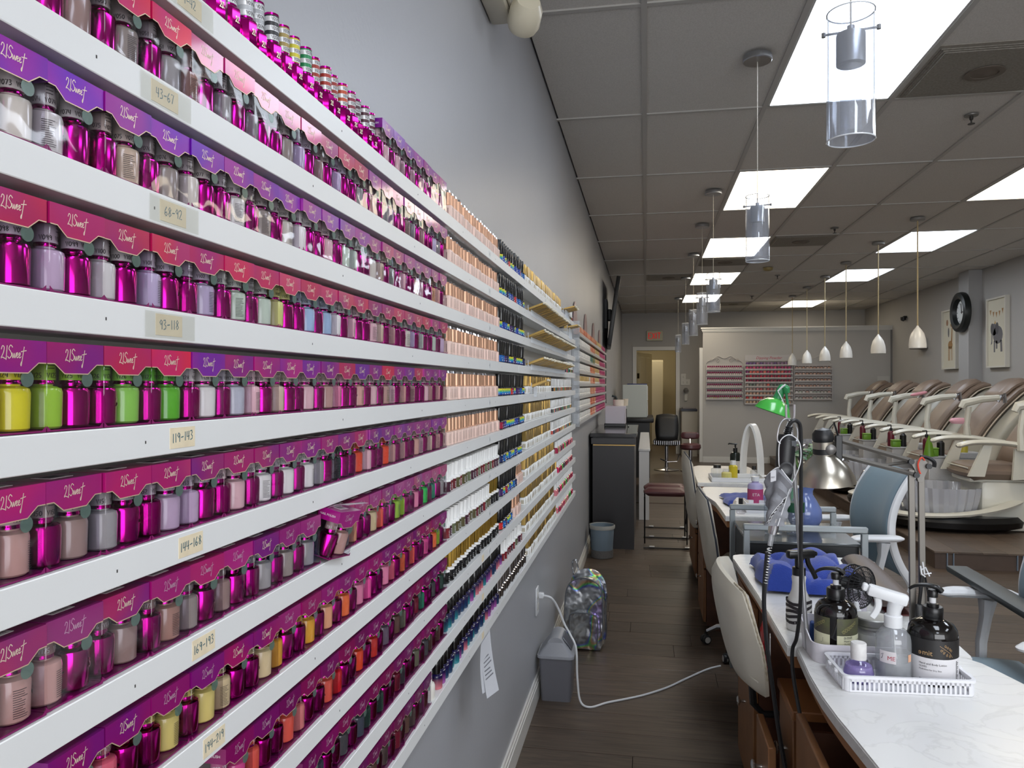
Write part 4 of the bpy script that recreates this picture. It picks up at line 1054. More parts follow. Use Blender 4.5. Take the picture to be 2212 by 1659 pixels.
# pedicure chairs ------------------------------------------------------------
M_brown = mat('taupe_leather', (128, 110, 96), .42, bump=(120, .08), noise=(5, (116, 98, 84), .4))
M_ivory = mat('ivory_shell', (214, 212, 200), .32, coat=.2)
M_bowl = clear('fluted_glass', (232, 234, 240), gloss=.12, rough=.06, dens=.5, edge=.6)
M_basinb = mat('basin_black', (8, 8, 10), .3)
PLZ = .137
def make_pedi(label):
    t = thing('pedicure_chair', label, 'chair', (0, 0, 0), group='pedicure spa chairs on the platform')
    z = lambda v: v - PLZ
    b = MB(); b.lathe([(0, 0), (.36, 0), (.46, .04), (.47, .09), (.44, .135)], 56, c=(-.27, 0, 0), sx=1.3, sy=.86); part(t, 'basin_base', b, M_basinb)
    b = MB()
    def rim(u, v):
        a = 2 * PI * u; rr = .45 - .13 * v; lift = .17 * ((1 + math.cos(a)) / 2) ** 2.2
        return (-.27 + 1.34 * rr * math.cos(a), rr * .92 * math.sin(a), .135 + lift + .035 * math.sin(v * PI) - .03 * v)
    b.sheet(rim, 36, 6, .02); part(t, 'basin_rim', b, M_ivory)
    b = MB(); b.shell([(.20, .09), (.28, .14), (.315, .26), (.335, .375)], 144, c=(-.36, 0, 0), th=.008, flute=24, fl=.035); part(t, 'bowl', b, M_bowl)
    b = MB(); b.tube(smooth([(-.735, -.06, .13), (-.75, -.06, .26), (-.72, -.06, .35), (-.66, -.05, .37), (-.62, -.04, .33)], 4), .035, 10); part(t, 'faucet', b, M_chromed)
    b = MB(); b.rbox(-.12, .5, -.24, .24, .0, z(.58), .05, 2); b.rbox(-.2, .46, -.2, .2, z(.56), z(.615), .02, 2); part(t, 'seat_base', b, M_ivory)
    b = MB(); cushion(b, lambda a, c: (.05 + a * .28, c * .26, z(.655) - .07 * max(0, -a - .6)), .145, 12, 10, .1, p=8); o = part(t, 'seat', b, M_brown)
    b = MB(); b.tube([(-.222, -.22 + .44 * q / 8, z(.69)) for q in range(9)], .006, 6); part(o, 'piping', b, M_ivory)
    def back(a, c):
        q = (c + 1) / 2
        xx = .23 + .30 * q + .34 * q * q; zz = z(.70) + .80 * q - .0 * q
        if q > .82: zz -= (q - .82) ** 2 * 2.6; xx += (q - .82) * .25
        return (xx - .03 * a * a, a * (.255 - .02 * q), zz)
    b = MB(); cushion(b, back, .10, 10, 18, .08, p=8); o = part(t, 'backrest', b, M_brown)
    b = MB(); b.tube([Vector(back(-1.0, -1 + 2 * q / 18)) + Vector((.03, -.004, -.02)) for q in range(19)], .008, 6); b.tube([Vector(back(1.0, -1 + 2 * q / 18)) + Vector((.03, .004, -.02)) for q in range(19)], .008, 6); part(o, 'piping', b, mat('pale_piping', (196, 182, 164), .5))
    b = MB(); cushion(b, lambda a, c: tuple(Vector(back(a * .86, .62 + c * .30)) + Vector((-.05, 0, .035))), .10, 10, 8, .2, p=5); part(o, 'head_pillow', b, M_brown)
    b = MB(); cushion(b, lambda a, c: tuple(Vector(back(a * 1.03, c * .99)) + Vector((.135, 0, -.105))), .21, 10, 16, .1, p=8); part(t, 'back_shell', b, M_ivory)
    for s_ in (-1, 1):
        b = MB(); pts = smooth([(-.34, s_ * .30, z(.885)), (-.2, s_ * .30, z(.92)), (.05, s_ * .30, z(.915)), (.35, s_ * .30, z(.87)), (.5, s_ * .30, z(.82))], 5)
        b.tube(pts, [.012] + [.024] * (len(pts) - 2) + [.016], 10, flat=1.0)
        b.tube(pts, [.02] + [.045] * (len(pts) - 2) + [.02], 10, flat=.42)
        b.prism([(-.25, -.30), (-.12, -.30), (-.06, -.03), (-.13, -.03)], 0, .001)
        k0 = len(b.v) - 8
        for q in range(8):
            px_, py_, pz_ = b.v[k0 + q]; b.v[k0 + q] = (px_, s_ * (.285 + (.03 if q >= 4 else 0)), z(.905) + (-.0 if False else 0) + py_ + .02)
        part(t, 'armrest', b, M_ivory)
        b = MB(); b.add([(.1, s_ * .28, z(.6)), (.46, s_ * .28, z(.62)), (.5, s_ * .28, z(.83)), (.12, s_ * .28, z(.87)), (.1, s_ * .31, z(.6)), (.46, s_ * .31, z(.62)), (.5, s_ * .31, z(.83)), (.12, s_ * .31, z(.87))], [(0, 1, 2, 3), (7, 6, 5, 4), (0, 4, 5, 1), (1, 5, 6, 2), (2, 6, 7, 3), (3, 7, 4, 0)]); part(t, 'side_panel', b, M_ivory)
    b = MB(); b.tube([(.16, -.34, z(.86)), (.15, -.34, z(1.02)), (.17, -.34, z(1.2))], [.04, .028, .03], 8); b.tube([(.10, -.345, z(1.19)), (.12, -.345, z(1.235)), (.28, -.345, z(1.275)), (.44, -.345, z(1.29))], [.03, .04, .036, .03], 8); part(t, 'tray_arm', b, M_ivory)
    b = MB(); b.tube([(.43, -.345, z(1.25)), (.46, -.345, z(1.31)), (.49, -.345, z(1.33)), (.50, -.34, z(1.24))], .018, 8); part(t, 'hinge', b, M_chromed)
    return t
PY_ = [7.4, 8.5, 9.57, 10.72, 11.8, 12.9]
pedi = make_pedi('nearest pedicure chair, taupe seat, black and white foot basin with fluted bowl')
index_children()
names = ['second', 'third', 'fourth', 'fifth', 'sixth']
pedi.location = (3.0, PY_[0], PLZ)
for i, y in enumerate(PY_[1:]):
    dup(pedi, (3.0, y, PLZ), None, f'taupe and ivory pedicure chair, {names[i]} along the platform from the near one')
# consoles between the chairs
M_speck = mat('speckled_console', (176, 176, 178), .4, noise=(220, (196, 196, 198), .6))
for i, y in enumerate((7.94, 9.03, 10.15, 11.26, 12.35)):
    t = thing('console', f'grey speckled console between the {ORD[i]} and {ORD[i + 1]} pedicure chairs', 'console', (2.86, y, PLZ), group='consoles between the pedicure chairs')
    b = MB(); b.rbox(-.17, .3, -.108, .108, 0, .575, .008, 1); part(t, 'body', b, M_speck)
    b = MB(); b.rbox(-.18, .06, -.112, .112, .5755, .59, .004, 1); b.rbox(.1, .31, -.112, .112, .5755, .63, .006, 1); part(t, 'top', b, M_speck)
# reception side ------------------------------------------------------------
M_blackwood = mat('black_cabinet', (42, 40, 42), .35)
t = thing('reception_cabinet', 'tall black reception cabinet with thin gold line against the wall', 'cabinet', (0, 0, 0))
b = MB(); b.box(-.455, -.10, 6.54, 7.95, 0, .965); part(t, 'body', b, M_blackwood)
b = MB(); b.rbox(-.475, -.075, 6.52, 7.97, .9655, 1.0, .003, 1); part(t, 'top', b, mat('black_top', (34, 34, 36), .14, coat=.4))
b = MB(); b.rbox(-.468, -.085, 6.528, 6.5395, .905, .96, .002, 1); part(t, 'drawer_front', b, M_blackwood)
b = MB(); b.box(-.45, -.09, 6.526, 6.5395, .894, .902); part(t, 'gold_line', b, mat('gold_trim', (196, 160, 96), .35, .6))
t = thing('white_desk', 'white reception desk standing behind the black cabinet', 'desk', (0, 0, 0))
b = MB(); b.box(-.07, .035, 8.0, 10.8, 0, .72); part(t, 'body', b, M_wplas)
b = MB(); b.rbox(-.075, .045, 7.99, 10.81, .7205, .745, .004, 1); part(t, 'top', b, M_wplas)
t = thing('black_counter', 'black counter end with small white tray behind white desk', 'counter', (0, 0, 0))
b = MB(); b.box(-.30, .06, 11.6, 12.7, 0, .84); part(t, 'body', b, M_blackp)
b = MB(); b.rbox(-.32, .12, 11.55, 12.75, .841, .92, .02, 2); part(t, 'top', b, M_blackp)
t = thing('grey_cabinet', 'pale grey cabinet box standing on the black counter, blue sheet on top', 'cabinet', (0, 0, .9205))
b = MB(); b.rbox(-.35, .02, 11.6, 12.5, 0, .50, .006, 1); part(t, 'body', b, mat('cab_grey', (182, 188, 184), .45))
b = MB(); b.box(.021, .03, 11.62, 12.48, .02, .24); b.box(.021, .03, 11.62, 12.48, .26, .48); part(t, 'door', b, M_wplas)
b = MB(); b.rbox(-.28, .02, 11.62, 12.3, .501, .515, .003, 1); solo('blue_folder', b, mat('navy', (24, 44, 110), .5), 'flat navy blue folder on top of the pale grey cabinet', 'folder', (0, 0, .9205))
t = thing('paper_box', 'pale lavender white box on the black reception cabinet', 'box', (0, 0, 1.0005))
b = MB(); b.rbox(-.40, -.20, 7.55, 7.85, .03, .205, .003, 1); part(t, 'body', b, mat('lavender_white', (198, 194, 206), .5))
b = MB(); b.rbox(-.41, -.20, 7.54, 7.86, 0, .0299, .003, 1); part(t, 'base', b, M_blackp)
b = MB(); b.tube(smooth([(-.19, 7.54, .18), (-.188, 7.53, .1), (-.18, 7.53, .01), (-.165, 7.5, .006)], 4), .004, 6); part(t, 'cord', b, M_blackp)
t = thing('tissue_roll', 'white paper roll and cup cluster on lavender box', 'roll', (-.27, 7.7, 1.206))
b = MB(); b.lathe([(0, 0), (.055, 0), (.058, .06), (.02, .062), (.018, .03), (0, .03)], 16); part(t, 'roll', b, mat('tissue', (224, 216, 204), .8))
b = MB(); b.lathe([(0, 0), (.02, 0), (.026, .07), (.02, .07), (.016, .01), (0, .01)], 12, c=(.07, .02, 0)); part(t, 'cup', b, mat('tissue2', (216, 206, 188), .7))
b = MB(); b.tube([(-.02, 0, .062), (-.03, .0, .09), (-.07, 0, .1)], .012, 6); part(t, 'dark_leaf', b, mat('dark_leaf', (20, 40, 46), .5))
t = thing('salon_chair', 'black padded salon chair with beaded chrome trim by white desk', 'chair', (.34, 12.6, 0))
b = MB(); cushion(b, lambda a, c: (a * .19, -.05 + .05 * c, .72 + c * .22), .10, 10, 10, .2); part(t, 'backrest', b, M_blackp)
b = MB(); cushion(b, lambda a, c: (a * .22, .18 + c * .24, .47), .12, 10, 10, .2); part(t, 'seat', b, M_blackp)
b = MB()
for q in range(13): b.lathe([(0, -.04), (.011, -.03), (.011, .03), (0, .04)], 6, c=(-.2 + .4 * q / 12, -.10 + .03 * abs(q - 6) / 6, .47))
part(t, 'beaded_trim', b, M_chromed)
b = MB(); b.lathe([(0, 0), (.2, 0), (.21, .01), (.06, .03), (.03, .05), (.03, .4), (0, .4)], 20, c=(0, .15, 0)); part(t, 'pedestal', b, M_chromed)
b = MB(); b.tube([(-.1, -.02, .2), (.0, -.12, .16), (.16, -.1, .17), (.2, .05, .25)], .01, 6); part(t, 'foot_bar', b, M_chromed)
M_maroon = mat('maroon_vinyl', (92, 54, 58), .35)
t = thing('waiting_chair', 'maroon padded waiting chair with scrolled black iron frame by black cabinet', 'chair', (0, 0, 0))
b = MB(); cushion(b, lambda a, c: (.175 + a * .195, 6.9 + c * .09, .455), .07, 10, 8, .1, p=8); cushion(b, lambda a, c: (.175 + a * .195, 7.1 + c * .09, .465), .07, 10, 8, .1, p=8); part(t, 'seat', b, M_maroon)
b = MB()
for x in (-.01, .36):
    for y in (6.82, 7.2): b.tube([(x, y, .42), (x, y, .0)], .007, 6)
    b.tube(smooth([(x, 6.85, .38), (x, 6.95, .40), (x, 7.02, .33), (x, 6.93, .28), (x, 6.9, .22), (x, 7.0, .2), (x, 7.05, .14), (x, 6.92, .1)], 5), .007, 6)
part(t, 'iron_frame', b, M_blackp)
for y in (6.6, 7.05, 7.55):  # thin dark bars across the floor with pale ends
    b = MB(); b.tube([(-.02, y, .009), (.40, y, .009)], .007, 6); o = part(t, 'floor_bar', b, mat('dark_bar', (60, 58, 56), .4, .5))
    b = MB(); b.rbox(.03, .075, y - .015, y + .015, .0165, .024, .002, 1); b.rbox(.33, .38, y - .015, y + .015, .0165, .024, .002, 1); part(o, 'pale_end', b, M_wplas)
t = thing('pedicure_stool', 'small maroon round stool behind white piped chair', 'stool', (.72, 12.6, 0))
b = MB(); b.lathe([(0, .36), (.15, .36), (.17, .39), (.165, .44), (.12, .46), (0, .46)], 20); part(t, 'seat', b, M_maroon)
b = MB(); cushion(b, lambda a, c: (a * .15, .12, .58 + c * .06), .05, 8, 6, .3); part(t, 'back_pad', b, M_maroon)
b = MB(); b.tube([(0, .12, .53), (0, .08, .45)], .012, 6); b.lathe([(0, .0), (.16, .0), (.16, .02), (.03, .05), (.03, .36), (0, .36)], 16); part(t, 'base', b, M_chromed)
t = thing('wall_cabinet', 'pale base cabinet with dark top in the rear corner', 'cabinet', (0, 0, 0))
b = MB(); b.rbox(.70, 1.0, 15.2, 15.75, 0, .9, .004, 1); part(t, 'body', b, mat('cab_pale', (190, 186, 176), .5))
b = MB(); b.rbox(.68, 1.0, 15.18, 15.76, .901, .94, .004, 1); part(t, 'top', b, mat('navy_top', (30, 32, 52), .35))
b = MB(); b.rbox(.72, .98, 15.25, 15.6, .9405, .965, .006, 1); solo('folded_cloth', b, mat('grey_cloth', (150, 146, 148), .8), 'folded grey cloth on dark top of rear base cabinet', 'cloth')
# ------------------------------------------------------------------ things on the tables
TZ = .7605
M_amber = mat('dark_bottle', (8, 5, 5), .1, coat=.2)
M_pumpb = mat('pump_black', (9, 9, 10), .3)
M_foliage = mat('olive_label', (84, 86, 58), .5, noise=(38, (66, 54, 60), .8))
def pump(name, label, loc, rz, r, upper, lower, text_m, gap=False, scale=1.0, twist=0):
    t = thing(name, label, 'bottle', loc, (0, 0, rz))
    b = MB(); b.lathe([(0, 0), (r * .93, 0), (r, .005), (r, .104), (r * .96, .116), (r * .82, .127), (r * .55, .134), (r * .42, .137), (0, .137)], 32); part(t, 'bottle', b, M_amber)
    def band(z0, z1, a0, a1, rr):
        bb = MB(); bb.sheet(lambda u, v: (rr * math.cos(a0 + (a1 - a0) * u), rr * math.sin(a0 + (a1 - a0) * u), z0 + (z1 - z0) * v), 36, 1); return bb
    A0, A1 = (-PI * .98 - PI / 2, PI * .98 - PI / 2) if not gap else (-PI / 2 - .2 + .16, -PI / 2 - .2 + 2 * PI - .16)
    lb = band(.006, .061, A0, A1, r + .0006)
    fx = lambda a, z, s=1.0: oncyl(r + .0012, s, a, z)
    ta = -PI / 2 - .62 if not gap else -PI / 2 + .28
    lb.text('Hand and Body Lotion', fx(ta, .047, .0061), 1, 1); lb.text('OLIVES', fx(ta, .0405, .0052), 1, 1); lb.text('Hydration for Dry Skin', fx(ta, .0345, .0048), 1, 1); lb.text('800 ml / 27 fl oz', fx(ta, .013, .0042), 1, 1)
    if not gap:
        for k in range(16): lb.ribbon([[(0, 0), (.004 + .002 * (k % 3), 0)]], oncyl(r + .0012, 1, -PI / 2 + .95, .01 + .003 * k), .0016, 1)
    else:
        for k in range(5): lb.ribbon([[(0, 0), (.028 - .004 * (k == 4), 0)]], oncyl(r + .0012, 1, -PI / 2 - 1.25, .05 - .0026 * k), .0007, 1)
        for k in range(9): lb.ribbon([[(0, 0), (0, .008)]], oncyl(r + .0012, 1, -PI / 2 - 1.05 + .022 * k, .014), .0007 + .0004 * (k % 2), 1)
        for k in range(3): lb.ribbon([[(0, 0), (.003, .005), (.006, 0), (0, 0)]], oncyl(r + .0012, 1, -PI / 2 - 1.2 + .18 * k, .004), .0008, 1)
    part(t, 'label', lb, [lower, M_dark])
    ub = band(.0612, .101, A0, A1, r + .0006)
    M2 = text_m
    if not gap: 
        ub.text('e', fx(ta + .11, .0675, .0155), 1, 1, mirror=True); ub.text('mit', fx(ta + .13, .0675, .0155), 1, 1)
        st = [(0, .03), (.012, .022), (.026, .012), (.034, .0)]
        ub.ribbon([st], fx(-PI / 2 + .18, .066, .82), .0007, 1)
        for q, (x, y) in enumerate(((.004, .018), (.01, .012), (.014, .03), (.02, .026), (.026, .022), (.03, .018), (.018, .006), (.026, .003))):
            ub.ribbon([[(x, y), (x * .7 + .008, y * .6 + .008)]], fx(-PI / 2 + .18, .066, .82), .0006, 1)
            ub.ribbon([[(x + .0022 * math.cos(w), y + .003 * math.sin(w)) for w in [k * .9 for k in range(8)]]], fx(-PI / 2 + .18, .066, .82), .0007, 1)
    else:
        for a0, sg in ((-PI / 2 + .15, 1), (-PI / 2 - 1.4, 1)):
            ub.ribbon([[(0, .006), (.012, .016), (.024, .022), (.04, .03)]], fx(a0, .064, 1), .0008, 2)
            for q in range(6):
                x, y = .006 + .006 * q, .006 + .004 * q
                ub.ribbon([[(x + .0026 * math.cos(w), y + .0035 * math.sin(w)) for w in [k * .9 for k in range(8)]]], fx(a0, .064, 1), .0016, 2)
        lb2 = MB(); lb2.text('e', fx(ta + .1, .0535, .012), 1, 0, mirror=True); lb2.text('mit', fx(ta + .115, .0535, .012), 1, 0)
        part(t, 'brand_lettering', lb2, [mat('label_grey', (92, 92, 84), .5)])
    part(t, 'upper_label', ub, [upper, M2, mat('olive_print', (140, 134, 88), .5)])
    c = MB(); c.lathe([(0, .137), (r * .42, .137), (r * .42, .142), (.0215, .1425), (.0215, .160), (.0195, .163), (.0125, .163), (.0125, .170), (.008, .171), (0, .171)], 20); part(t, 'collar', c, M_pumpb)
    c = MB(); c.lathe([(0, .171), (.0068, .171), (.0068, .186), (0, .186)], 12); part(t, 'pump_stem', c, M_wplas)
    c = MB(); c.lathe([(0, .184), (.0105, .184), (.0115, .196), (.009, .2), (0, .2)], 14)
    c.tube(smooth([(.019, 0, .196), (.008, 0, .206), (-.012, 0, .209), (-.032, 0, .206), (-.047, 0, .197)], 5), [.005] + [.0105 - .0003 * k for k in range(19)] + [.004], 10, flat=.62); part(t, 'pump_head', c, M_pumpb)
    return t
# white slotted basket
bk = thing('slotted_basket', 'white slotted plastic basket holding lotion, spray and lavender bottles on the near table', 'basket', (.549, 1.792, TZ), (0, 0, math.radians(4)))
M_bask = mat('basket_white', (224, 224, 228), .35)
W2, D2, HH = .133, .07, .035
b = MB(); b.prism(rrect(-W2 + .006, W2 - .006, -D2 + .006, D2 - .006, .012), 0, .002); part(bk, 'floor', b, M_bask)
rm = MB(); rr_o = rrect(-W2 - .004, W2 + .004, -D2 - .004, D2 + .004, .016, 5); rr_i = rrect(-W2 + .003, W2 - .003, -D2 + .003, D2 - .003, .012, 5)
n_ = len(rr_o)
rm.add([(x, y, HH - .006) for x, y in rr_o] + [(x, y, HH) for x, y in rr_o] + [(x, y, HH) for x, y in rr_i] + [(x, y, HH - .006) for x, y in rr_i], [(k * n_ + i, k * n_ + (i + 1) % n_, ((k + 1) % 4) * n_ + (i + 1) % n_, ((k + 1) % 4) * n_ + i) for k in range(4) for i in range(n_)])
for x in (-W2 - .004, W2 + .004):
    for y in (-.03, .015): rm.rbox(x - .006, x + .006, y - .008, y + .008, HH - .008, HH - .001, .002, 1)
part(bk, 'rim', rm, M_bask)
wl = MB()
def wall_line(x0, y0, x1, y1, n):
    L = math.hypot(x1 - x0, y1 - y0); ux, uy = (x1 - x0) / L, (y1 - y0) / L
    for i in range(n + 1):
        q = i / n * L; cx, cy = x0 + ux * q, y0 + uy * q
        k0 = len(wl.v); hw = .0023
        wl.box(cx - (hw if abs(ux) > .5 else .0012), cx + (hw if abs(ux) > .5 else .0012), cy - (hw if abs(uy) > .5 else .0012), cy + (hw if abs(uy) > .5 else .0012), .001, HH - .005)
    wl.box(min(x0, x1) - .0012, max(x0, x1) + .0012, min(y0, y1) - .0012, max(y0, y1) + .0012, HH - .013, HH - .005)
    wl.box(min(x0, x1) - .0014, max(x0, x1) + .0014, min(y0, y1) - .0014, max(y0, y1) + .0014, 0, .004)
wall_line(-W2 + .012, -D2, W2 - .012, -D2, 25); wall_line(-W2 + .012, D2, W2 - .012, D2, 25); wall_line(-W2, -D2 + .012, -W2, D2 - .012, 13); wall_line(W2, -D2 + .012, W2, D2 - .012, 13)
for cx, cy, a0 in ((W2 - .012, D2 - .012, 0), (-W2 + .012, D2 - .012, 90), (-W2 + .012, -D2 + .012, 180), (W2 - .012, -D2 + .012, 270)):
    wl.sheet(lambda u, v, cx=cx, cy=cy, a0=a0: (cx + .0122 * math.cos(math.radians(a0 + 90 * u)), cy + .0122 * math.sin(math.radians(a0 + 90 * u)), v * (HH - .005)), 5, 1, .0015)
part(bk, 'slotted_side', wl, M_bask)
bz = TZ + .0025
pump('lotion_bottle', 'black pump lotion bottle with black and white label standing in the slotted basket', (.630, 1.812, bz), math.radians(-14), .0505, mat('label_black', (30, 28, 28), .45), mat('label_white', (220, 218, 220), .5), mat('copper_print', (196, 160, 112), .4, .3))
pump('olive_lotion_bottle', 'black pump lotion bottle with olive green and cream label in the white caddy', (.4545, 1.932, TZ + .0035), math.radians(-8), .0485, M_foliage, mat('label_cream', (214, 212, 180), .5), mat('dark_olive', (60, 54, 50), .5), True)
# clear trigger spray
t = thing('spray_bottle', 'clear half full spray bottle with white trigger head in the slotted basket', 'bottle', (.543, 1.795, bz), (0, 0, math.radians(-8)))
M_clearp = clear('cloudy_plastic', (226, 228, 230), gloss=.08, rough=.12, dens=.22)
M_liquid = clear('cloudy_liquid', (206, 208, 210), gloss=.02, rough=.2, dens=.45, edge=.2)
b = MB(); b.lathe([(0, 0), (.034, 0), (.0365, .003), (.0365, .088), (.034, .102), (.024, .114), (.016, .119), (.016, .122), (.0, .122)], 28); part(t, 'bottle', b, M_clearp)
b = MB(); b.lathe([(0, .002), (.0345, .002), (.0345, .046), (0, .046)], 24); part(t, 'liquid', b, M_liquid)
b = MB(); b.lathe([(0, .1185), (.0185, .1185), (.0185, .143), (.016, .145), (0, .145)], 24, flute=24, fl=.02); part(t, 'collar', b, M_wplas)
b = MB(); b.tube([(.0, 0, .143), (.002, 0, .158), (.006, 0, .172)], [.014, .015, .017], 10); b.M = Matrix.Translation((0, 0, .184)) @ Matrix.Rotation(math.radians(14), 4, 'Y')
b.rbox(-.054, .03, -.013, .013, -.012, .013, .006, 2); b.rbox(-.066, -.054, -.008, .008, -.005, .012, .003, 1); b.M = Matrix.Identity(4); part(t, 'spray_head', b, M_wplas)
b = MB(); b.tube(smooth([(-.032, 0, .18), (-.03, 0, .165), (-.034, 0, .15), (-.043, 0, .135)], 4), .006, 8, flat=1.3); part(t, 'trigger', b, M_wplas)
b = MB(); b.tube([(.0, 0, .12), (.004, .0, .06), (.018, .006, .006)], .002, 6); part(t, 'dip_tube', b, M_wplas)
b = MB(); b.sheet(lambda u, v: (.0372 * math.cos(-PI / 2 - .95 + .95 * u), .0372 * math.sin(-PI / 2 - .95 + .95 * u), .046 + .026 * v), 10, 1); b.text('ME', oncyl(.0376, .013, -PI / 2 - .48, .053), 1, 1); b.ribbon([[(0, .012), (.005, .016), (.003, .006), (.0, .004)]], oncyl(.0376, 1, -PI / 2 - .85, .05), .001, 2); part(t, 'sticker', b, [mat('sticker_pale', (206, 200, 202), .5), mat('rose_print', (170, 60, 74), .5), M_dark])
b = MB(); b.sheet(lambda u, v: (.0372 * math.cos(-PI / 2 + .75 + .3 * u), .0372 * math.sin(-PI / 2 + .75 + .3 * u), .05 + .016 * v), 4, 1); part(t, 'price_tag', b, mat('orange_tag', (214, 164, 132), .5))
# lavender bottle
t = thing('acetone_bottle', 'small round clear bottle of lavender liquid with white cap in the slotted basket', 'bottle', (.466, 1.778, bz))
b = MB(); b.lathe([(0, 0), (.026, 0), (.0315, .006), (.0325, .02), (.028, .036), (.018, .046), (.0125, .05), (.0, .05)], 26); part(t, 'bottle', b, clear('clear_glass', (244, 244, 248), gloss=.08, rough=.03, edge=.5))
b = MB(); b.lathe([(0, .002), (.025, .002), (.030, .007), (.031, .02), (.027, .035), (0, .0352)], 24); part(t, 'liquid', b, clear('lavender_liquid', (186, 170, 226), gloss=.02, rough=.1, dens=.6, edge=.2))
b = MB(); b.lathe([(0, .048), (.0165, .048), (.0165, .082), (.015, .084), (0, .084)], 22); part(t, 'cap', b, mat('scuffed_white', (216, 214, 212), .5, noise=(60, (190, 186, 184), .5)))
# white caddy and the rest in it
cd = thing('open_caddy', 'smooth white open caddy tray behind the slotted basket', 'tray', (.515, 1.962, TZ), (0, 0, math.radians(2)))
poly = rrect(-.128, .128, -.088, .068, .03, 6); inn = rrect(-.125, .125, -.085, .065, .027, 6); n_ = len(poly)
b = MB(); hz = lambda y: .046 + .028 * max(0, min(1, (y + .02) / .06))
b.add([(x * .97, y * .97, 0) for x, y in poly] + [(x, y, hz(y) if x < 0 else .046) for x, y in poly] + [(x, y, hz(y) if x < 0 else .046) for x, y in inn] + [(x * .97, y * .97, .003) for x, y in inn],
      [(k * n_ + i, k * n_ + (i + 1) % n_, (k + 1) * n_ + (i + 1) % n_, (k + 1) * n_ + i) for k in range(3) for i in range(n_)] + [tuple(range(3 * n_, 4 * n_)), tuple(reversed(range(n_)))]); part(cd, 'tray', b, mat('caddy_white', (214, 210, 216), .35))
t = thing('mason_jar', 'glass jar with ribbed silver screw lid full of cotton in the white caddy', 'jar', (.548, 1.965, TZ + .0035))
b = MB(); b.lathe([(0, 0), (.038, 0), (.041, .004), (.041, .055), (.037, .064), (0, .064)], 26); part(t, 'jar', b, M_clearp)
b = MB(); b.lathe([(0, .002), (.036, .002), (.037, .05), (.02, .055), (0, .052)], 18, flute=5, fl=.05); part(t, 'cotton', b, mat('cotton', (216, 212, 210), .9, bump=(60, .5)))
b = MB(); b.lathe([(0, .0642), (.0405, .0642), (.0405, .0692), (.0385, .07), (.0395, .071), (.0405, .0725), (.0405, .086), (.0385, .0885), (.034, .0875), (0, .0875)], 40, flute=40, fl=.008); part(t, 'lid', b, mat('tin_lid', (160, 160, 156), .42, .8, noise=(26, (160, 160, 158), .4)))
t = thing('dropper_bottle', 'little white dropper bottle with nozzle cap behind the jar', 'bottle', (.535, 2.06, TZ))
b = MB(); b.lathe([(0, 0), (.018, 0), (.02, .003), (.02, .06), (.015, .068), (0, .068)], 18); part(t, 'bottle', b, M_wplas)
b = MB(); b.lathe([(0, .068), (.0115, .068), (.0115, .079), (.008, .081), (.006, .096), (.0045, .099), (0, .099)], 14); part(t, 'nozzle', b, M_wplas)
b = MB(); b.rbox(-.012, .012, -.02, .02, 0, .055, .003, 1); solo('blue_carton', b, mat('blue_carton', (24, 60, 120), .5), 'small dark blue carton tucked in the caddy corner', 'carton', (.43, 2.005, TZ + .0035), (0, 0, 1.4))
# zebra spray bottle
t = thing('zebra_spray_bottle', 'white spray bottle with zebra stripes and black trigger by the blue towel', 'bottle', (.407, 2.13, TZ), (0, 0, math.radians(20)))
b = MB(); b.lathe([(0, 0), (.03, 0), (.033, .004), (.0325, .07), (.029, .08), (.019, .105), (.017, .125), (.019, .14), (.0155, .148), (0, .148)], 26); part(t, 'bottle', b, mat('white_bottle', (212, 210, 206), .4))
b = MB()
for k in range(5):
    z = .026 + .0125 * k
    b.ribbon([[(q * .012, .0035 * math.sin(q * .9 + k * 1.3)) for q in range(17)]], oncyl(.0334, 1, -PI * 1.5, z), .0082, 0)
part(t, 'zebra_stripe', b, M_dark, stuff=True)
b = MB(); b.lathe([(0, .146), (.0175, .146), (.0175, .166), (.013, .168), (0, .168)], 18); b.tube([(0, 0, .165), (.0, 0, .185), (.004, 0, .196)], [.011, .011, .013], 8)
b.M = Matrix.Translation((0, 0, .202)); b.rbox(-.034, .044, -.012, .012, -.011, .011, .006, 2); b.rbox(.044, .052, -.008, .008, -.006, .006, .003, 1); b.M = Matrix.Identity(4)
part(t, 'spray_head', b, M_pumpb)
b = MB(); b.tube(smooth([(.024, 0, .195), (.028, 0, .175), (.04, 0, .155), (.05, 0, .135)], 4), .0055, 8, flat=1.3); part(t, 'trigger', b, M_pumpb)
# blue towel
def towel_fn(x0, x1, y0, y1, h, sd):
    def f(u, v):
        e = min(u, 1 - u, v, 1 - v); w = min(1, e * 14) ** .5
        x = x0 + (x1 - x0) * u + .008 * math.sin(v * 9 + sd) ; y = y0 + (y1 - y0) * v + .01 * math.sin(u * 7 + sd * 2)
        z = h * w * (.40 + .2 * math.sin(u * 6 + v * 4 + sd) + .26 * abs(math.sin(v * 7 - u * 5 + sd * 3)) ** .6 + .2 * abs(math.sin(u * 8 + v * 5)) ** .5 - .1) + .006
        return (x, y, max(z, .004))
    return f
M_towel = mat('royal_blue_towel', (38, 66, 160), .95, bump=(420, .9), sheen=.4, noise=(30, (30, 54, 140), .5))
b = MB(); b.sheet(towel_fn(.372, .655, 2.46, 2.83, .085, .6), 60, 60, .004); solo('towel', b, M_towel, 'crumpled royal blue towel on the second marble table', 'towel', (0, 0, TZ + .0035))
b = MB(); b.sheet(towel_fn(.43, .70, 4.2, 4.55, .03, 1.7), 28, 24, .004); solo('towel', b, M_towel, 'small folded blue towel on table behind the cart', 'towel', (0, 0, TZ + .0035))
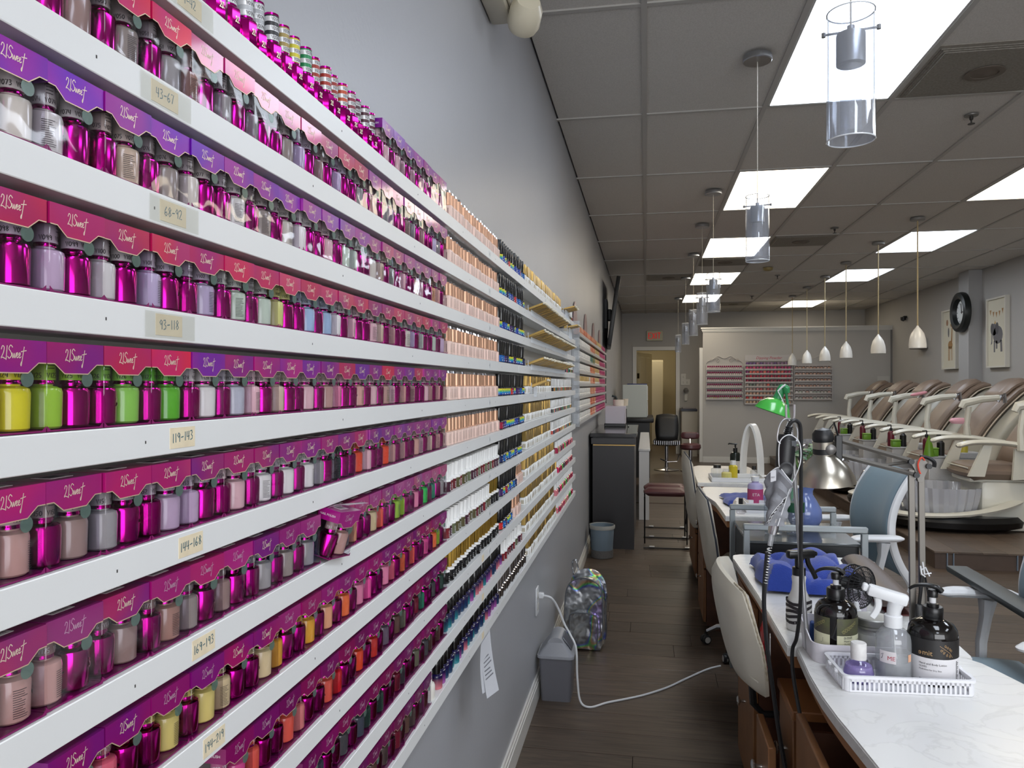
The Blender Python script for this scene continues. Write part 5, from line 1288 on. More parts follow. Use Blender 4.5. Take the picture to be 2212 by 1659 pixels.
# wrist cushion and fan
b = MB(); cushion(b, lambda a, c: (.725 + a * .05 + .012 * c, 2.585 + c * .31, .022 + .016 * (1 - a * a)), .04, 10, 16, .2, p=6); w = thing('wrist_cushion', 'long brown leather wrist cushion along the outer edge of the second table', 'cushion', (0, 0, TZ))
part(w, 'pad', b, mat('wrist_brown', (86, 72, 68), .4, bump=(200, .1)))
b = MB(); b.rbox(.68, .77, 2.3, 2.87, .0002, .004, .001, 1); part(w, 'base_board', b, mat('wrist_edge', (84, 30, 30), .5))
t = thing('desk_fan', 'small desk fan with round black wire cage behind the jar', 'fan', (.565, 2.19, TZ), (0, 0, math.radians(38)))
b = MB()
R_ = .056; cz = .108
for k in range(4): b.tube([(R_ * (1 - .22 * k) * math.cos(w), -.02 - .006 * k + (.0), cz + R_ * (1 - .22 * k) * math.sin(w)) for w in [2 * PI * q / 28 for q in range(28)]], .0011 if k else .0026, 5, closed=True)
for k in range(3): b.tube([(R_ * (1 - .2 * k) * math.cos(w), .012 + .008 * k, cz + R_ * (1 - .2 * k) * math.sin(w)) for w in [2 * PI * q / 28 for q in range(28)]], .0011 if k else .0026, 5, closed=True)
for q in range(36):
    w_ = 2 * PI * q / 36; tw = .5
    b.tube([(.008 * math.cos(w_), -.042, cz + .008 * math.sin(w_)), (.03 * math.cos(w_ + tw * .6), -.036, cz + .03 * math.sin(w_ + tw * .6)), (R_ * math.cos(w_ + tw), -.02, cz + R_ * math.sin(w_ + tw)), (R_ * math.cos(w_ + tw), .012, cz + R_ * math.sin(w_ + tw)), (.02 * math.cos(w_), .03, cz + .02 * math.sin(w_))], .0009, 4, caps=False)
part(t, 'wire_cage', b, M_blackp, stuff=True)
for k in range(4):
    bl = MB(); w_ = PI / 2 * k
    bl.sheet(lambda u, v, w_=w_: ((.008 + .03 * u) * math.cos(w_ + v * .9), -.012 + .016 * v, cz + (.008 + .03 * u) * math.sin(w_ + v * .9)), 3, 4, .0008); part(t, 'blade', bl, M_blackp)
b = MB(); b.M = Matrix.Translation((0, 0, cz)) @ Matrix.Rotation(-PI / 2, 4, 'X'); b.lathe([(0, -.02), (.009, -.02), (.01, .02), (.02, .03), (.02, .05), (.012, .058), (0, .058)], 14); part(t, 'motor', b, M_blackp)
b = MB(); b.tube([(0, .03, cz - .012), (.0, .034, .05), (0, .032, .03)], .008, 8); b.rbox(.012, .062, .0, .05, .0, .088, .02, 3); b.rbox(-.035, .012, -.012, .05, 0, .028, .008, 2); part(t, 'stand', b, mat('fan_white', (208, 204, 216), .4))
# chrome hook stand with hanging drill
M_rod = mat('steel_rod', (196, 196, 198), .3, .8)
t = thing('hook_stand', 'thin chrome rod stand with double hook rising out of the white caddy', 'stand', (0, 0, 0))
b = MB(); b.tube([(.394, 1.955, TZ + .006), (.345, 1.91, 1.33)], .0056, 10); part(t, 'rod', b, M_rod)
b = MB()
for s_ in (-1, 1): b.tube(smooth([(.345, 1.91, 1.33), (.345 + s_ * .008, 1.91, 1.338), (.345 + s_ * .0095, 1.91, 1.352), (.345 + s_ * .0095, 1.91, 1.372)], 5), .0028, 8)
part(t, 'hook', b, M_rod)
b = MB(); b.tube(smooth([(.345, 1.905, 1.338), (.325, 1.89, 1.335), (.313, 1.88, 1.315), (.31, 1.872, 1.285), (.33, 1.868, 1.278), (.352, 1.876, 1.285), (.358, 1.89, 1.31), (.352, 1.902, 1.33)], 5), .0018, 6); part(t, 'ring', b, M_rod)
b = MB(); b.lathe([(0, 0), (.008, 0), (.008, .004), (.006, .008), (0, .009)], 14, c=(.396, 1.956, TZ + .0035)); part(t, 'foot', b, M_rod)
b = MB(); b.tube([(.41, 1.95, TZ + .05), (.414, 1.95, TZ + .05)], .001, 4)
t = thing('nail_drill', 'black nail drill handpiece hanging head up from the chrome hook', 'drill', (0, 0, 0))
ax = [Vector((.333, 1.885, 1.30)), Vector((.326, 1.88, 1.22)), Vector((.312, 1.876, 1.14)), Vector((.30, 1.874, 1.075)), Vector((.292, 1.872, 1.035))]
b = MB(); b.tube([ax[0], ax[0] * .9 + ax[1] * .1, ax[0] * .6 + ax[1] * .4, ax[1], ax[2]], [.018, .022, .022, .021, .017], 16); part(t, 'handle', b, M_blackp)
b = MB(); b.M = Matrix.Translation((.3275, 1.861, 1.222)) @ Matrix.Rotation(PI / 2, 4, 'X'); b.lathe([(0, -.002), (.016, -.002), (.016, .003), (.012, .0045), (.008, .003), (0, .003)], 18); part(t, 'dial', b, mat('dial_grey', (44, 44, 46), .4))
b = MB(); b.tube([ax[0] + Vector((0, 0, -.012)), ax[0] + Vector((-.001, 0, -.026))], .0226, 16); part(t, 'band', b, mat('band_grey', (88, 90, 94), .45))
b = MB(); b.tube([ax[2], ax[3], ax[3] + Vector((-.003, 0, -.012))], [.013, .012, .010], 12); part(t, 'chuck', b, M_chromed)
b = MB(); b.tube([ax[3] + Vector((-.003, 0, -.012)), ax[4]], [.007, .006], 10); part(t, 'clear_tip', b, M_clearp)
b = MB(); pts = []
for q in range(130):
    u = q / 129; w_ = u * 2 * PI * 13; pts.append((.291 - .010 * u + .0048 * math.cos(w_), 1.872 + .0048 * math.sin(w_), 1.03 - .085 * u))
b.tube(pts, .0014, 5); part(t, 'spring', b, M_rod)
b = MB(); b.tube(smooth([(.286, 1.872, 1.02), (.28, 1.872, .945), (.279, 1.873, .88), (.288, 1.88, .78), (.302, 1.885, .68), (.316, 1.89, .58), (.33, 1.89, .5), (.335, 1.88, .46)], 6), .0052, 8); part(t, 'hose', b, M_blackp)
b = MB(); b.tube(smooth([(.333, 1.885, 1.297), (.336, 1.884, 1.318), (.345, 1.885, 1.332), (.358, 1.89, 1.332), (.366, 1.895, 1.31), (.368, 1.9, 1.22), (.3695, 1.91, 1.05), (.371, 1.92, .9), (.3672, 1.945, .80), (.3595, 1.96, .76), (.360, 1.955, .70), (.372, 1.93, .61)], 7), .0047, 8); part(t, 'power_cord', b, M_blackp)
b = MB()
for q in range(5): b.lathe([(.008, 0), (.0095, .002), (.008, .004)], 10, c=(.3335 + .0012 * q, 1.885, 1.298 + .0045 * q))
part(t, 'strain_relief', b, M_blackp)
t = thing('face_mask', 'grey pleated face mask wrapped around hanging nail drill, white ear loops', 'mask', (0, 0, 0))
M_mask = mat('mask_grey', (132, 133, 138), .9, bump=(180, .3))
def wrap(u, v):
    a = -PI * .5 - 2.1 + 4.4 * u; top = 1.205 - .03 * math.cos(u * 9) * .6; z = top + (1.085 - top) * v
    q = (1.30 - z) / .225; c = ax[0].lerp(ax[3], min(1, max(0, q))); r = .0275 + .006 * math.sin(u * 13 + v * 5) - .010 * v + .003 * math.sin(v * 26)
    return (c.x + r * math.cos(a), c.y + r * math.sin(a), z)
b = MB(); b.sheet(wrap, 36, 16, .0012); part(t, 'fabric', b, M_mask)
b = MB(); e1 = [tuple(Vector(wrap(q / 24, 0)) + Vector((0, -.001, .001))) for q in range(25)]; b.tube(e1, .0013, 5)
b.tube([tuple(Vector(wrap(.25 + .45 * q / 12, .25 + .7 * (1 - q / 12))) + Vector((0, -.003, 0))) for q in range(13)], .0011, 5); b.tube([tuple(Vector(wrap(.28 + .45 * q / 12, .25 + .7 * (1 - q / 12))) + Vector((0, -.003, 0))) for q in range(13)], .0011, 5); part(t, 'white_seam', b, M_wplas)
b = MB(); b.tube(smooth([wrap(.38, 0), (.309, 1.853, 1.24), (.312, 1.856, 1.285), (.333, 1.855, 1.302), (.356, 1.862, 1.285), (.36, 1.86, 1.25), (.352, 1.852, 1.22), wrap(.72, .1), wrap(.66, .55), wrap(.55, 1.0)], 6), .0013, 6); part(t, 'ear_loop', b, M_wplas)
b = MB(); 
for q in range(9): b.tube([tuple(Vector(wrap(.265 + .45 * (q + .2) / 10, .95 - .7 * (q + .2) / 10)) + Vector((-.002, -.0036, -.002))), tuple(Vector(wrap(.28 + .45 * (q + .4) / 10, .95 - .7 * (q + .4) / 10)) + Vector((.002, -.0036, .002)))], .0012, 4)
part(t, 'stitching', b, M_dark)
b = MB(); b.sheet(lambda u, v: (.29 + .012 * u, 1.8495 - .002 * u, 1.19 + .026 * v + .004 * u), 2, 2, .0008); b.text('EST', onxz(1.8478, .005, .2915, 1.2), 1, 1); part(t, 'tag', b, [mat('tag_white', (206, 206, 210), .6), M_dark])
# chrome desk lamp
t = thing('desk_lamp', 'brushed steel spring arm desk lamp with black cap clamped between near tables', 'lamp', (0, 0, 0))
M_brush = mat('brushed_steel', (176, 170, 158), .28, 1.0); M_arm = mat('lamp_arm', (112, 108, 102), .4, .6)
for dx in (-.011, .012):
    b = MB(); b.M = Matrix.Translation((.686 + dx, 2.05, 0)) @ Matrix.Rotation(math.radians(-.6), 4, 'Y'); b.rbox(-.0072, .0072, -.005, .005, .79, 1.205, .001, 1); part(t, 'post', b, M_arm)
b = MB(); b.rbox(.655, .715, 2.02, 2.08, TZ + .0005, TZ + .03, .006, 2); b.lathe([(0, .03), (.014, .03), (.012, .05), (0, .05)], 12, c=(.686, 2.05, TZ)); part(t, 'clamp', b, M_blackp)
b = MB(); b.M = Matrix.Translation((.679, 2.044, 1.205)) @ Matrix.Rotation(PI / 2, 4, 'X'); b.prism([(-.022, .022), (.012, .028), (.024, .012), (.008, -.03), (-.002, -.03), (-.01, .0)], -.001, .001); b.prism([(-.022, .022), (.012, .028), (.024, .012), (.008, -.03), (-.002, -.03), (-.01, .0)], -.013, -.011); part(t, 'elbow_plate', b, mat('plate_grey', (128, 124, 118), .5, .3))
for x, z in ((.659, 1.226), (.671, 1.192), (.70, 1.215)):
    b = MB(); b.M = Matrix.Translation((x, 2.05, z)) @ Matrix.Rotation(PI / 2, 4, 'X'); b.lathe([(0, -.016), (.007, -.016), (.007, .016), (0, .016)], 10); part(t, 'elbow_knob', b, M_blackp)
H0 = Vector((.487, 2.05, 1.262))
for (a_, c_) in ((Vector((.66, 2.046, 1.228)), H0 + Vector((0, 0, .016))), (Vector((.672, 2.046, 1.192)), H0 + Vector((.006, 0, -.024)))):
    b = MB(); b.tube([a_, c_], .0062, 4); part(t, 'upper_arm', b, M_arm)
b = MB(); b.tube([(.585, 2.052, 1.212), (.66, 2.052, 1.224)], .0042, 4); part(t, 'link_bar', b, M_arm)
b = MB(); b.rbox(.480, .497, 2.042, 2.058, 1.225, 1.29, .002, 1); b.tube([(.488, 2.05, 1.288), (.478, 2.05, 1.322), (.462, 2.05, 1.30), (.458, 2.05, 1.27)], .003, 6); part(t, 'head_bracket', b, M_blackp)
TL = Matrix.Translation((.452, 2.05, 1.262)) @ Matrix.Rotation(math.radians(-4), 4, 'Y') @ Matrix.Rotation(math.radians(5), 4, 'X')
b = MB(); b.M = TL; b.shell([(.026, -.022), (.034, -.03), (.056, -.052), (.07, -.078), (.0745, -.096)], 48, th=.0012, flute=24, fl=.006); part(t, 'shade', b, M_brush)
b = MB(); b.M = TL; b.lathe([(.0, -.024), (.026, -.024), (.026, .012), (0, .012)], 24); part(t, 'socket', b, M_brush)
b = MB(); b.M = TL; b.lathe([(.0268, -.02), (.0268, -.006)], 24); b.lathe([(.0268, -.03), (.029, -.026)], 24); b.lathe([(0, .012), (.0245, .012), (.0265, .018), (.0255, .032), (.018, .043), (0, .048)], 24); part(t, 'cap', b, M_blackp)
b = MB(); b.M = TL @ Matrix.Translation((.012, -.026, -.006)) @ Matrix.Rotation(PI / 2, 4, 'X'); b.lathe([(0, -.006), (.013, -.006), (.013, .002), (.006, .006), (0, .006)], 16); part(t, 'tilt_knob', b, mat('knob_grey', (120, 118, 116), .35, .7))
b = MB(); b.M = TL; b.lathe([(0, -.03), (.014, -.032), (.03, -.06), (.026, -.08), (0, -.088)], 18); part(t, 'bulb', b, mat('bulb_off', (206, 204, 198), .3))
b = MB(); b.tube(smooth([(.684, 2.036, .94), (.678, 2.03, .90), (.674, 2.03, .86), (.676, 2.03, .82), (.682, 2.03, .785)], 5), .0045, 8); b.rbox(.664, .682, 2.018, 2.032, .80, .872, .005, 2); b.tube(smooth([(.69, 2.036, .94), (.698, 2.036, .88), (.69, 2.036, .82)], 5), .0025, 6); part(t, 'cord', b, M_blackp)
b = MB(); b.tube([(.680, 2.034, .955), (.69, 2.032, .962), (.70, 2.034, .94)], .002, 5); b.tube([(.684, 2.034, .975), (.688, 2.032, .945), (.704, 2.034, .948)], .002, 5); b.tube([(.679, 2.034, .965), (.681, 2.032, .945), (.69, 2.034, .938)], .002, 5); part(t, 'zip_tie', b, M_wplas)
b = MB(); b.tube(smooth([(.69, 2.038, 1.23), (.682, 2.036, 1.237), (.674, 2.036, 1.222), (.676, 2.036, 1.205), (.68, 2.036, 1.196)], 4), .0022, 6); part(t, 'red_wire', b, mat('red_wire', (200, 70, 50), .5))
b = MB(); b.tube(smooth([(.684, 2.05, 1.238), (.70, 2.05, 1.236), (.716, 2.05, 1.225), (.716, 2.05, 1.212)], 4), .005, 6); part(t, 'elbow_cable', b, M_blackp)
# things on the cart
def clear_bottle(name, label, loc, cap_m, lab_m=None, txt=None):
    t = thing(name, label, 'bottle', loc)
    b = MB(); b.lathe([(0, .004), (.02, 0), (.033, .004), (.036, .02), (.034, .05), (.036, .07), (.036, .125), (.034, .15), (.02, .18), (.0135, .19), (.0135, .2), (0, .2)], 24, flute=8, fl=.012); part(t, 'bottle', b, clear('pet_plastic', (238, 242, 246), gloss=.1, rough=.04, bump=(60, .8), dens=.06))
    b = MB(); b.lathe([(0, .198), (.0155, .198), (.0155, .213), (.014, .215), (0, .215)], 18); part(t, 'cap', b, cap_m)
    if lab_m:
        b = MB(); b.lathe([(.0375, .098), (.0375, .138)], 24)
        for i, w in enumerate(txt.split()): b.text(w, oncyl(.0383, .014, -PI / 2 - .28, .121 - .013 * i), 1, 1)
        part(t, 'label', b, [lab_m, M_white])
    return t
clear_bottle('water_bottle', 'clear water bottle with dark green label on the black cart', (.616, 3.3, .7905), M_wplas, mat('green_label', (24, 74, 50), .45), 'Poland Spring')
clear_bottle('plain_bottle', 'clear unlabelled plastic bottle beside the water bottle on the cart', (.527, 3.3, .7905), mat('clear_cap', (196, 200, 200), .4))
t = thing('flower_vase', 'periwinkle blue vase of leafy green stems on the black cart', 'vase', (.685, 3.46, .7905))
b = MB(); b.lathe([(0, 0), (.042, 0), (.055, .008), (.072, .045), (.07, .085), (.05, .125), (.034, .15), (.034, .165), (.043, .185), (.04, .186), (.031, .165), (.03, .15), (0, .14)], 32); part(t, 'vase', b, mat('periwinkle', (104, 122, 178), .18, coat=.5))
M_leaf = mat('plant_leaf', (70, 104, 70), .45); M_stem = mat('plant_stem', (96, 130, 70), .5)
for k in range(7):
    a = k * 2.4; hgt = .36 + .07 * math.sin(k * 3.1); ex = .05 + .03 * (k % 3)
    p = smooth([(0, 0, .12), (.012 * math.cos(a), .012 * math.sin(a), .2), (ex * .6 * math.cos(a), ex * .6 * math.sin(a), .2 + hgt * .35), (ex * math.cos(a), ex * math.sin(a), hgt)], 5)
    b = MB(); b.tube(p, .003, 6); st = part(t, 'stem', b, M_stem)
    for q in range(3):
        c0 = p[6 + 4 * q]; la = a + q * 2.1; L = .075
        lf = MB(); lf.sheet(lambda u, v, c0=c0, la=la, L=L: (c0.x + math.cos(la) * L * u - math.sin(la) * (v - .5) * .045 * math.sin(PI * min(1, u * .94 + .06)), c0.y + math.sin(la) * L * u + math.cos(la) * (v - .5) * .045 * math.sin(PI * min(1, u * .94 + .06)), c0.z + .035 * u - .05 * u * u - .012 * abs(v - .5)), 7, 4, .0006); part(st, 'leaf', lf, M_leaf)
# green clamp lamp
t = thing('green_lamp', 'bright green clamp desk lamp tilted over the table behind the cart', 'lamp', (0, 0, 0))
M_green = mat('lamp_green', (74, 178, 72), .22, coat=.4); M_greend = mat('lamp_green_dark', (52, 140, 86), .4)
TG = Matrix.Translation((.694, 4.2, 1.345)) @ Matrix.Rotation(math.radians(20), 4, 'Y')
b = MB(); b.M = TG; b.shell([(.024, .0), (.05, -.012), (.08, -.04), (.097, -.078)], 36, th=.0015); part(t, 'shade', b, M_green)
b = MB(); b.M = TG; b.lathe([(0, -.002), (.025, -.002), (.022, .045), (.018, .07), (.01, .08), (0, .082)], 20); part(t, 'socket', b, M_greend)
b = MB(); b.tube([(.722, 4.187, 1.415), (.735, 4.187, 1.40), (.738, 4.187, 1.375)], [.02, .03, .024], 12, flat=.7); part(t, 'shade_joint', b, M_greend)
b = MB(); b.tube([(.735, 4.185, 1.38), (.75, 4.19, 1.26), (.766, 4.2, 1.0), (.768, 4.2, .80)], .007, 8); part(t, 'arm', b, M_greend)
b = MB(); b.rbox(.74, .80, 4.17, 4.23, TZ + .0005, TZ + .045, .006, 2); part(t, 'clamp', b, M_greend)
b = MB(); b.tube(smooth([(.69, 4.165, 1.385), (.708, 4.165, 1.405), (.728, 4.165, 1.42)], 4), .005, 6); b.tube(smooth([(.69, 4.165, 1.385), (.715, 4.16, 1.33), (.745, 4.165, 1.25), (.72, 4.16, 1.17)], 5), .003, 6); part(t, 'cord', b, M_wplas)
# third table
t = thing('polish_remover', 'lavender filled white bottle with pink label on table behind the cart', 'bottle', (.575, 4.165, TZ + .0003))
b = MB(); b.lathe([(0, 0), (.036, 0), (.04, .004), (.04, .12), (.034, .132), (.018, .138), (.018, .146), (0, .146)], 24); part(t, 'bottle', b, mat('lavender_bottle', (172, 164, 200), .3))
b = MB(); b.lathe([(0, .146), (.021, .146), (.021, .17), (0, .172)], 18); part(t, 'cap', b, M_wplas)
b = MB(); b.lathe([(.0408, .03), (.0408, .105)], 24); b.text('ETA', oncyl(.0416, .022, -PI / 2 - .5, .07), 1, 1); part(t, 'label', b, [mat('pink_label', (176, 60, 110), .5), M_white])
t = thing('perforated_tray', 'white perforated rectangular tray with bottles on table behind the cart', 'tray', (.62, 4.07, TZ), (0, 0, 0))
b = MB(); b.box(-.11, .11, -.06, .06, 0, .003); b.box(-.11, .11, -.06, -.057, .003, .05); b.box(-.11, .11, .057, .06, .003, .05); b.box(-.11, -.107, -.057, .057, .003, .05); b.box(.107, .11, -.057, .057, .003, .05); part(t, 'tray', b, M_bask)
b = MB(); b.rbox(-.115, .115, -.066, -.06, .042, .051, .002, 1); part(t, 'rim', b, M_bask)
b = MB()
for k in range(12): b.box(-.095 + k * .0165, -.088 + k * .0165, -.0606, -.06, .02, .03)
part(t, 'hole', b, M_dark, stuff=True)
t = thing('red_jar', 'low red jar with shiny lid in perforated tray', 'jar', (.66, 4.07, TZ + .0035)); b = MB(); b.lathe([(0, 0), (.03, 0), (.032, .004), (.032, .05), (0, .05)], 18); part(t, 'jar', b, mat('jar_red', (120, 30, 44), .25)); b = MB(); b.lathe([(0, .0502), (.034, .0502), (.034, .066), (.01, .075), (0, .076)], 18); part(t, 'lid', b, M_chromed)
t = thing('clear_flask', 'tiny clear bottle with black cap near the front of that table', 'bottle', (.478, 3.98, TZ)); b = MB(); b.lathe([(0, 0), (.02, 0), (.024, .006), (.02, .04), (.01, .05), (0, .05)], 18); part(t, 'bottle', b, clear('clear_glass')); b = MB(); b.lathe([(0, .05), (.011, .05), (.011, .08), (0, .081)], 12); part(t, 'cap', b, M_blackp)
b = MB(); b.sheet(towel_fn(-.04, .04, -.03, .03, .05, 2.2), 10, 10, .003); solo('tissue', b, mat('tissue'), 'crumpled white tissue beside the lavender bottle', 'tissue', (.5, 4.14, TZ + .0035))
# fourth table
t = thing('arch_mirror', 'white arched vanity mirror stand on the farthest nail table', 'mirror', (.752, 5.62, TZ), (0, 0, math.radians(-32)))
b = MB()
def arch(u, v):
    a = PI * u; return (-.075 * math.cos(a), -.04 + .08 * v, .38 * math.sin(a) ** .9 if 0 < u < 1 else 0)
b.sheet(arch, 40, 1, .016); part(t, 'arch', b, mat('mirror_white', (222, 222, 220), .3))
b = MB(); b.rbox(-.1, .1, -.05, .05, .0, .012, .004, 1); part(t, 'base', b, M_wplas)
t = thing('hand_soap', 'dark green pump bottle with white label on the farthest nail table', 'bottle', (.655, 5.78, TZ))
b = MB(); b.lathe([(0, 0), (.036, 0), (.038, .004), (.038, .14), (.03, .155), (.014, .16), (0, .16)], 20); part(t, 'bottle', b, mat('soap_dark', (20, 30, 24), .2))
b = MB(); b.lathe([(.0386, .03), (.0386, .095)], 20); part(t, 'label', b, M_white)
b = MB(); b.lathe([(0, .16), (.016, .16), (.016, .19), (.006, .192), (.006, .215), (0, .215)], 12); b.tube([(.012, 0, .218), (-.045, 0, .222), (-.05, 0, .214)], .006, 8); part(t, 'pump', b, M_pumpb)
M_acr = clear('acrylic', (246, 248, 250), gloss=.1, dens=.12, edge=.5)
def small_jar(name, label, x, y, r, h, body, capm):
    t = thing(name, label, 'bottle' if h > .06 else 'jar', (x, y, TZ)); b = MB(); b.lathe([(0, 0), (r * .92, 0), (r, .004), (r, h * .7), (r * .6, h * .78), (0, h * .78)], 18); part(t, 'body', b, body); b = MB(); b.lathe([(0, h * .78), (r * .62, h * .78), (r * .6, h), (0, h)], 16); part(t, 'cap', b, capm)
small_jar('oil_bottle', 'bright yellow cuticle oil bottle with white cap on the farthest table', .60, 5.42, .03, .13, mat('oil_yellow', (196, 178, 40), .25), M_wplas)
small_jar('oil_bottle', 'pale yellow round small bottle on the farthest table', .545, 5.32, .034, .08, mat('oil_pale', (206, 198, 120), .3), M_acr)
small_jar('acrylic_jar', 'clear acrylic jar with black lid on the farthest table', .492, 5.42, .042, .1, M_acr, M_blackp)
small_jar('nail_brush_bottle', 'small clear bottle with black dropper top near the mirror', .72, 5.28, .022, .11, M_acr, M_blackp)
b = MB(); b.rbox(.44, .79, 5.245, 5.252, 0, .03, .002, 1); b.rbox(.44, .447, 5.253, 5.52, 0, .03, .002, 1); b.rbox(.447, .79, 5.513, 5.52, 0, .03, .002, 1); b.rbox(.783, .79, 5.253, 5.512, 0, .03, .002, 1)
solo('edge_guard', b, M_wplas, 'low white rectangular rail around bottles on the farthest table', 'tray', (0, 0, TZ))
# left hand wall near things ------------------------------------------------------
t = thing('trash_bin', 'small grey swing lid trash bin against wall below the shelves', 'bin', (-.398, 3.415, 0))
M_bing = mat('bin_grey', (102, 102, 108), .45); M_lidg = mat('bin_lid', (150, 152, 158), .4)
b = MB(); 
def frust(x0, y0, x1, y1, z0, z1, r0, r1):
    p0, p1 = rrect(-x0, x0, -y0, y0, r0, 4), rrect(-x1, x1, -y1, y1, r1, 4); n = len(p0)
    return [(x, y, z0) for x, y in p0] + [(x, y, z1) for x, y in p1], [(i, (i + 1) % n, n + (i + 1) % n, n + i) for i in range(n)] + [tuple(reversed(range(n))), tuple(range(n, 2 * n))]
vs, fs = frust(.066, .072, .076, .084, 0, .195, .014, .016); b.add(vs, fs); part(t, 'body', b, M_bing)
b = MB(); vs, fs = frust(.083, .091, .083, .091, .1955, .207, .02, .02); b.add(vs, fs); vs, fs = frust(.08, .088, .035, .08, .207, .265, .02, .01); b.add(vs, fs); b.M = Matrix.Translation((0, 0, .262)) @ Matrix.Rotation(PI / 2, 4, 'X'); b.lathe([(0, -.078), (.035, -.078), (.035, .078), (0, .078)], 20, sy=.75); part(t, 'lid', b, M_lidg)
b = MB(); b.M = Matrix.Translation((.047, 0, .252)) @ Matrix.Rotation(math.radians(52), 4, 'Y'); b.rbox(-.035, .035, -.05, .05, .0, .006, .003, 1); part(t, 'swing_flap', b, mat('bin_flap', (98, 100, 106), .25))
M_holo = mat('holographic', (190, 194, 196), .22, .85, bump=(9, 1.0))
def holo():
    nt = M_holo.node_tree; b = nt.nodes['Principled BSDF']; tc = next(n for n in nt.nodes if n.type == 'TEX_COORD')
    bpn = next(q for q in nt.nodes if q.type == 'BUMP'); bpn.inputs['Distance'].default_value = .03
    n = nt.nodes.new('ShaderNodeTexNoise'); n.inputs['Scale'].default_value = 5; n.inputs['Detail'].default_value = 0; n.inputs['Distortion'].default_value = .8; nt.links.new(tc.outputs['Object'], n.inputs['Vector'])
    cr = nt.nodes.new('ShaderNodeValToRGB'); E_ = cr.color_ramp.elements; E_[0].position = .3; E_[0].color = lin((196, 198, 200)); E_[1].position = .72; E_[1].color = lin((180, 182, 186))
    for p, c in ((.44, (150, 152, 158)), (.475, (120, 130, 214)), (.50, (120, 220, 130)), (.53, (224, 180, 140)), (.57, (186, 188, 192)), (.66, (186, 170, 220))): e = E_.new(p); e.color = lin(c)
    nt.links.new(n.outputs['Fac'], cr.inputs[0]); nt.links.new(cr.outputs[0], b.inputs['Base Color'])
holo()
t = thing('backpack', 'silver holographic backpack leaning on the wall behind grey bin', 'backpack', (-.325, 4.08, 0), (math.radians(-3), 0, math.radians(-6)))
b = MB()
def blob(b, x0, x1, y0, y1, z0, z1, top=.09, n=16, m=0):
    pr = [(x0, z0 + .03), (x0 + .012, z0)] + [(x1 - .012, z0), (x1, z0 + .03)] + [((x0 + x1) / 2 + (x1 - x0) / 2 * math.cos(PI * q / n), z1 - top + top * math.sin(PI * q / n)) for q in range(n + 1)]
    b.M = Matrix(((1, 0, 0, 0), (0, 0, -1, 0), (0, 1, 0, 0), (0, 0, 0, 1))) if False else Matrix.Rotation(PI / 2, 4, 'X'); b.prism(pr, -y1, -y0, m); b.M = Matrix.Identity(4)
blob(b, -.098, .102, -.055, .06, 0, .375); bm_ = b.mesh('body', [M_holo]); part(t, 'body', bm_, None)
b = MB(); blob(b, -.068, .082, -.088, -.0555, .012, .2, .03); part(t, 'front_pocket', b, M_holo)
b = MB(); blob(b, -.1, .104, .0605, .075, 0, .405, .1); part(t, 'back_panel', b, M_holo)
b = MB()
for x in (-.077,): b.tube(smooth([(-.099, -.058, .06), (-.101, -.058, .25), (-.075, -.058, .345), (0, -.058, .376), (.08, -.058, .345), (.104, -.058, .25), (.104, -.058, .06)], 6), .004, 6)
b.tube(smooth([(-.066, -.089, .03), (-.069, -.089, .15), (-.05, -.089, .193), (.06, -.089, .193), (.083, -.089, .15), (.081, -.089, .03)], 5), .0035, 6); part(t, 'zipper', b, mat('zip_grey', (96, 98, 102), .5))
b = MB(); b.tube(smooth([(-.08, .07, .36), (-.09, .075, .43), (-.07, .075, .445), (-.05, .07, .38)], 5), .008, 6, flat=.5); part(t, 'top_loop', b, M_holo)
b = MB(); b.tube(smooth([(.098, .02, .33), (.114, .0, .28), (.110, .0, .2), (.112, .01, .1), (.105, .02, .04)], 5), .008, 6, flat=.5); b.tube(smooth([(.098, -.01, .28), (.11, -.01, .25), (.105, -.01, .2)], 4), .003, 5); part(t, 'strap', b, M_holo)
t = thing('wall_outlet', 'white electrical outlet plate low on the shelf wall', 'outlet', (XL, 3.37, .44))
b = MB(); b.rbox(.0003, .008, -.036, .036, -.062, .062, .003, 1); part(t, 'plate', b, M_wplas)
b = MB()
for z in (.025, -.025): b.rbox(.0081, .011, -.017, .017, z - .015, z + .015, .004, 1)
part(t, 'socket', b, mat('outlet_face', (206, 204, 198), .4))
b = MB(); b.rbox(.0111, .035, -.012, .012, .012, .038, .004, 1); plug = b
t = thing('extension_cord', 'white cord running from wall outlet over bin and across the floor', 'cord', (0, 0, 0))
b = MB(); b.rbox(XL + .0112, XL + .036, 3.358, 3.382, .452, .478, .004, 1); part(t, 'plug', b, M_wplas)
b = MB(); b.tube(smooth([(XL + .034, 3.37, .465), (XL + .07, 3.37, .455), (-.395, 3.41, .40), (-.366, 3.42, .325), (-.338, 3.40, .285), (-.308, 3.365, .235), (-.300, 3.335, .12), (-.285, 3.32, .02), (-.24, 3.3, .005), (-.17, 3.36, .005), (-.08, 3.42, .005), (0, 3.48, .005), (.1, 3.58, .005), (.19, 3.7, .005), (.30, 3.84, .005), (.37, 3.9, .005)], 7), .0048, 8); part(t, 'cable', b, M_wplas)
t = thing('hanging_note', 'curled printed paper sheets taped under the lowest shelf', 'paper', (0, 0, 0))
M_paper = mat('paper', (208, 210, 216), .7)
y0p = 1.99
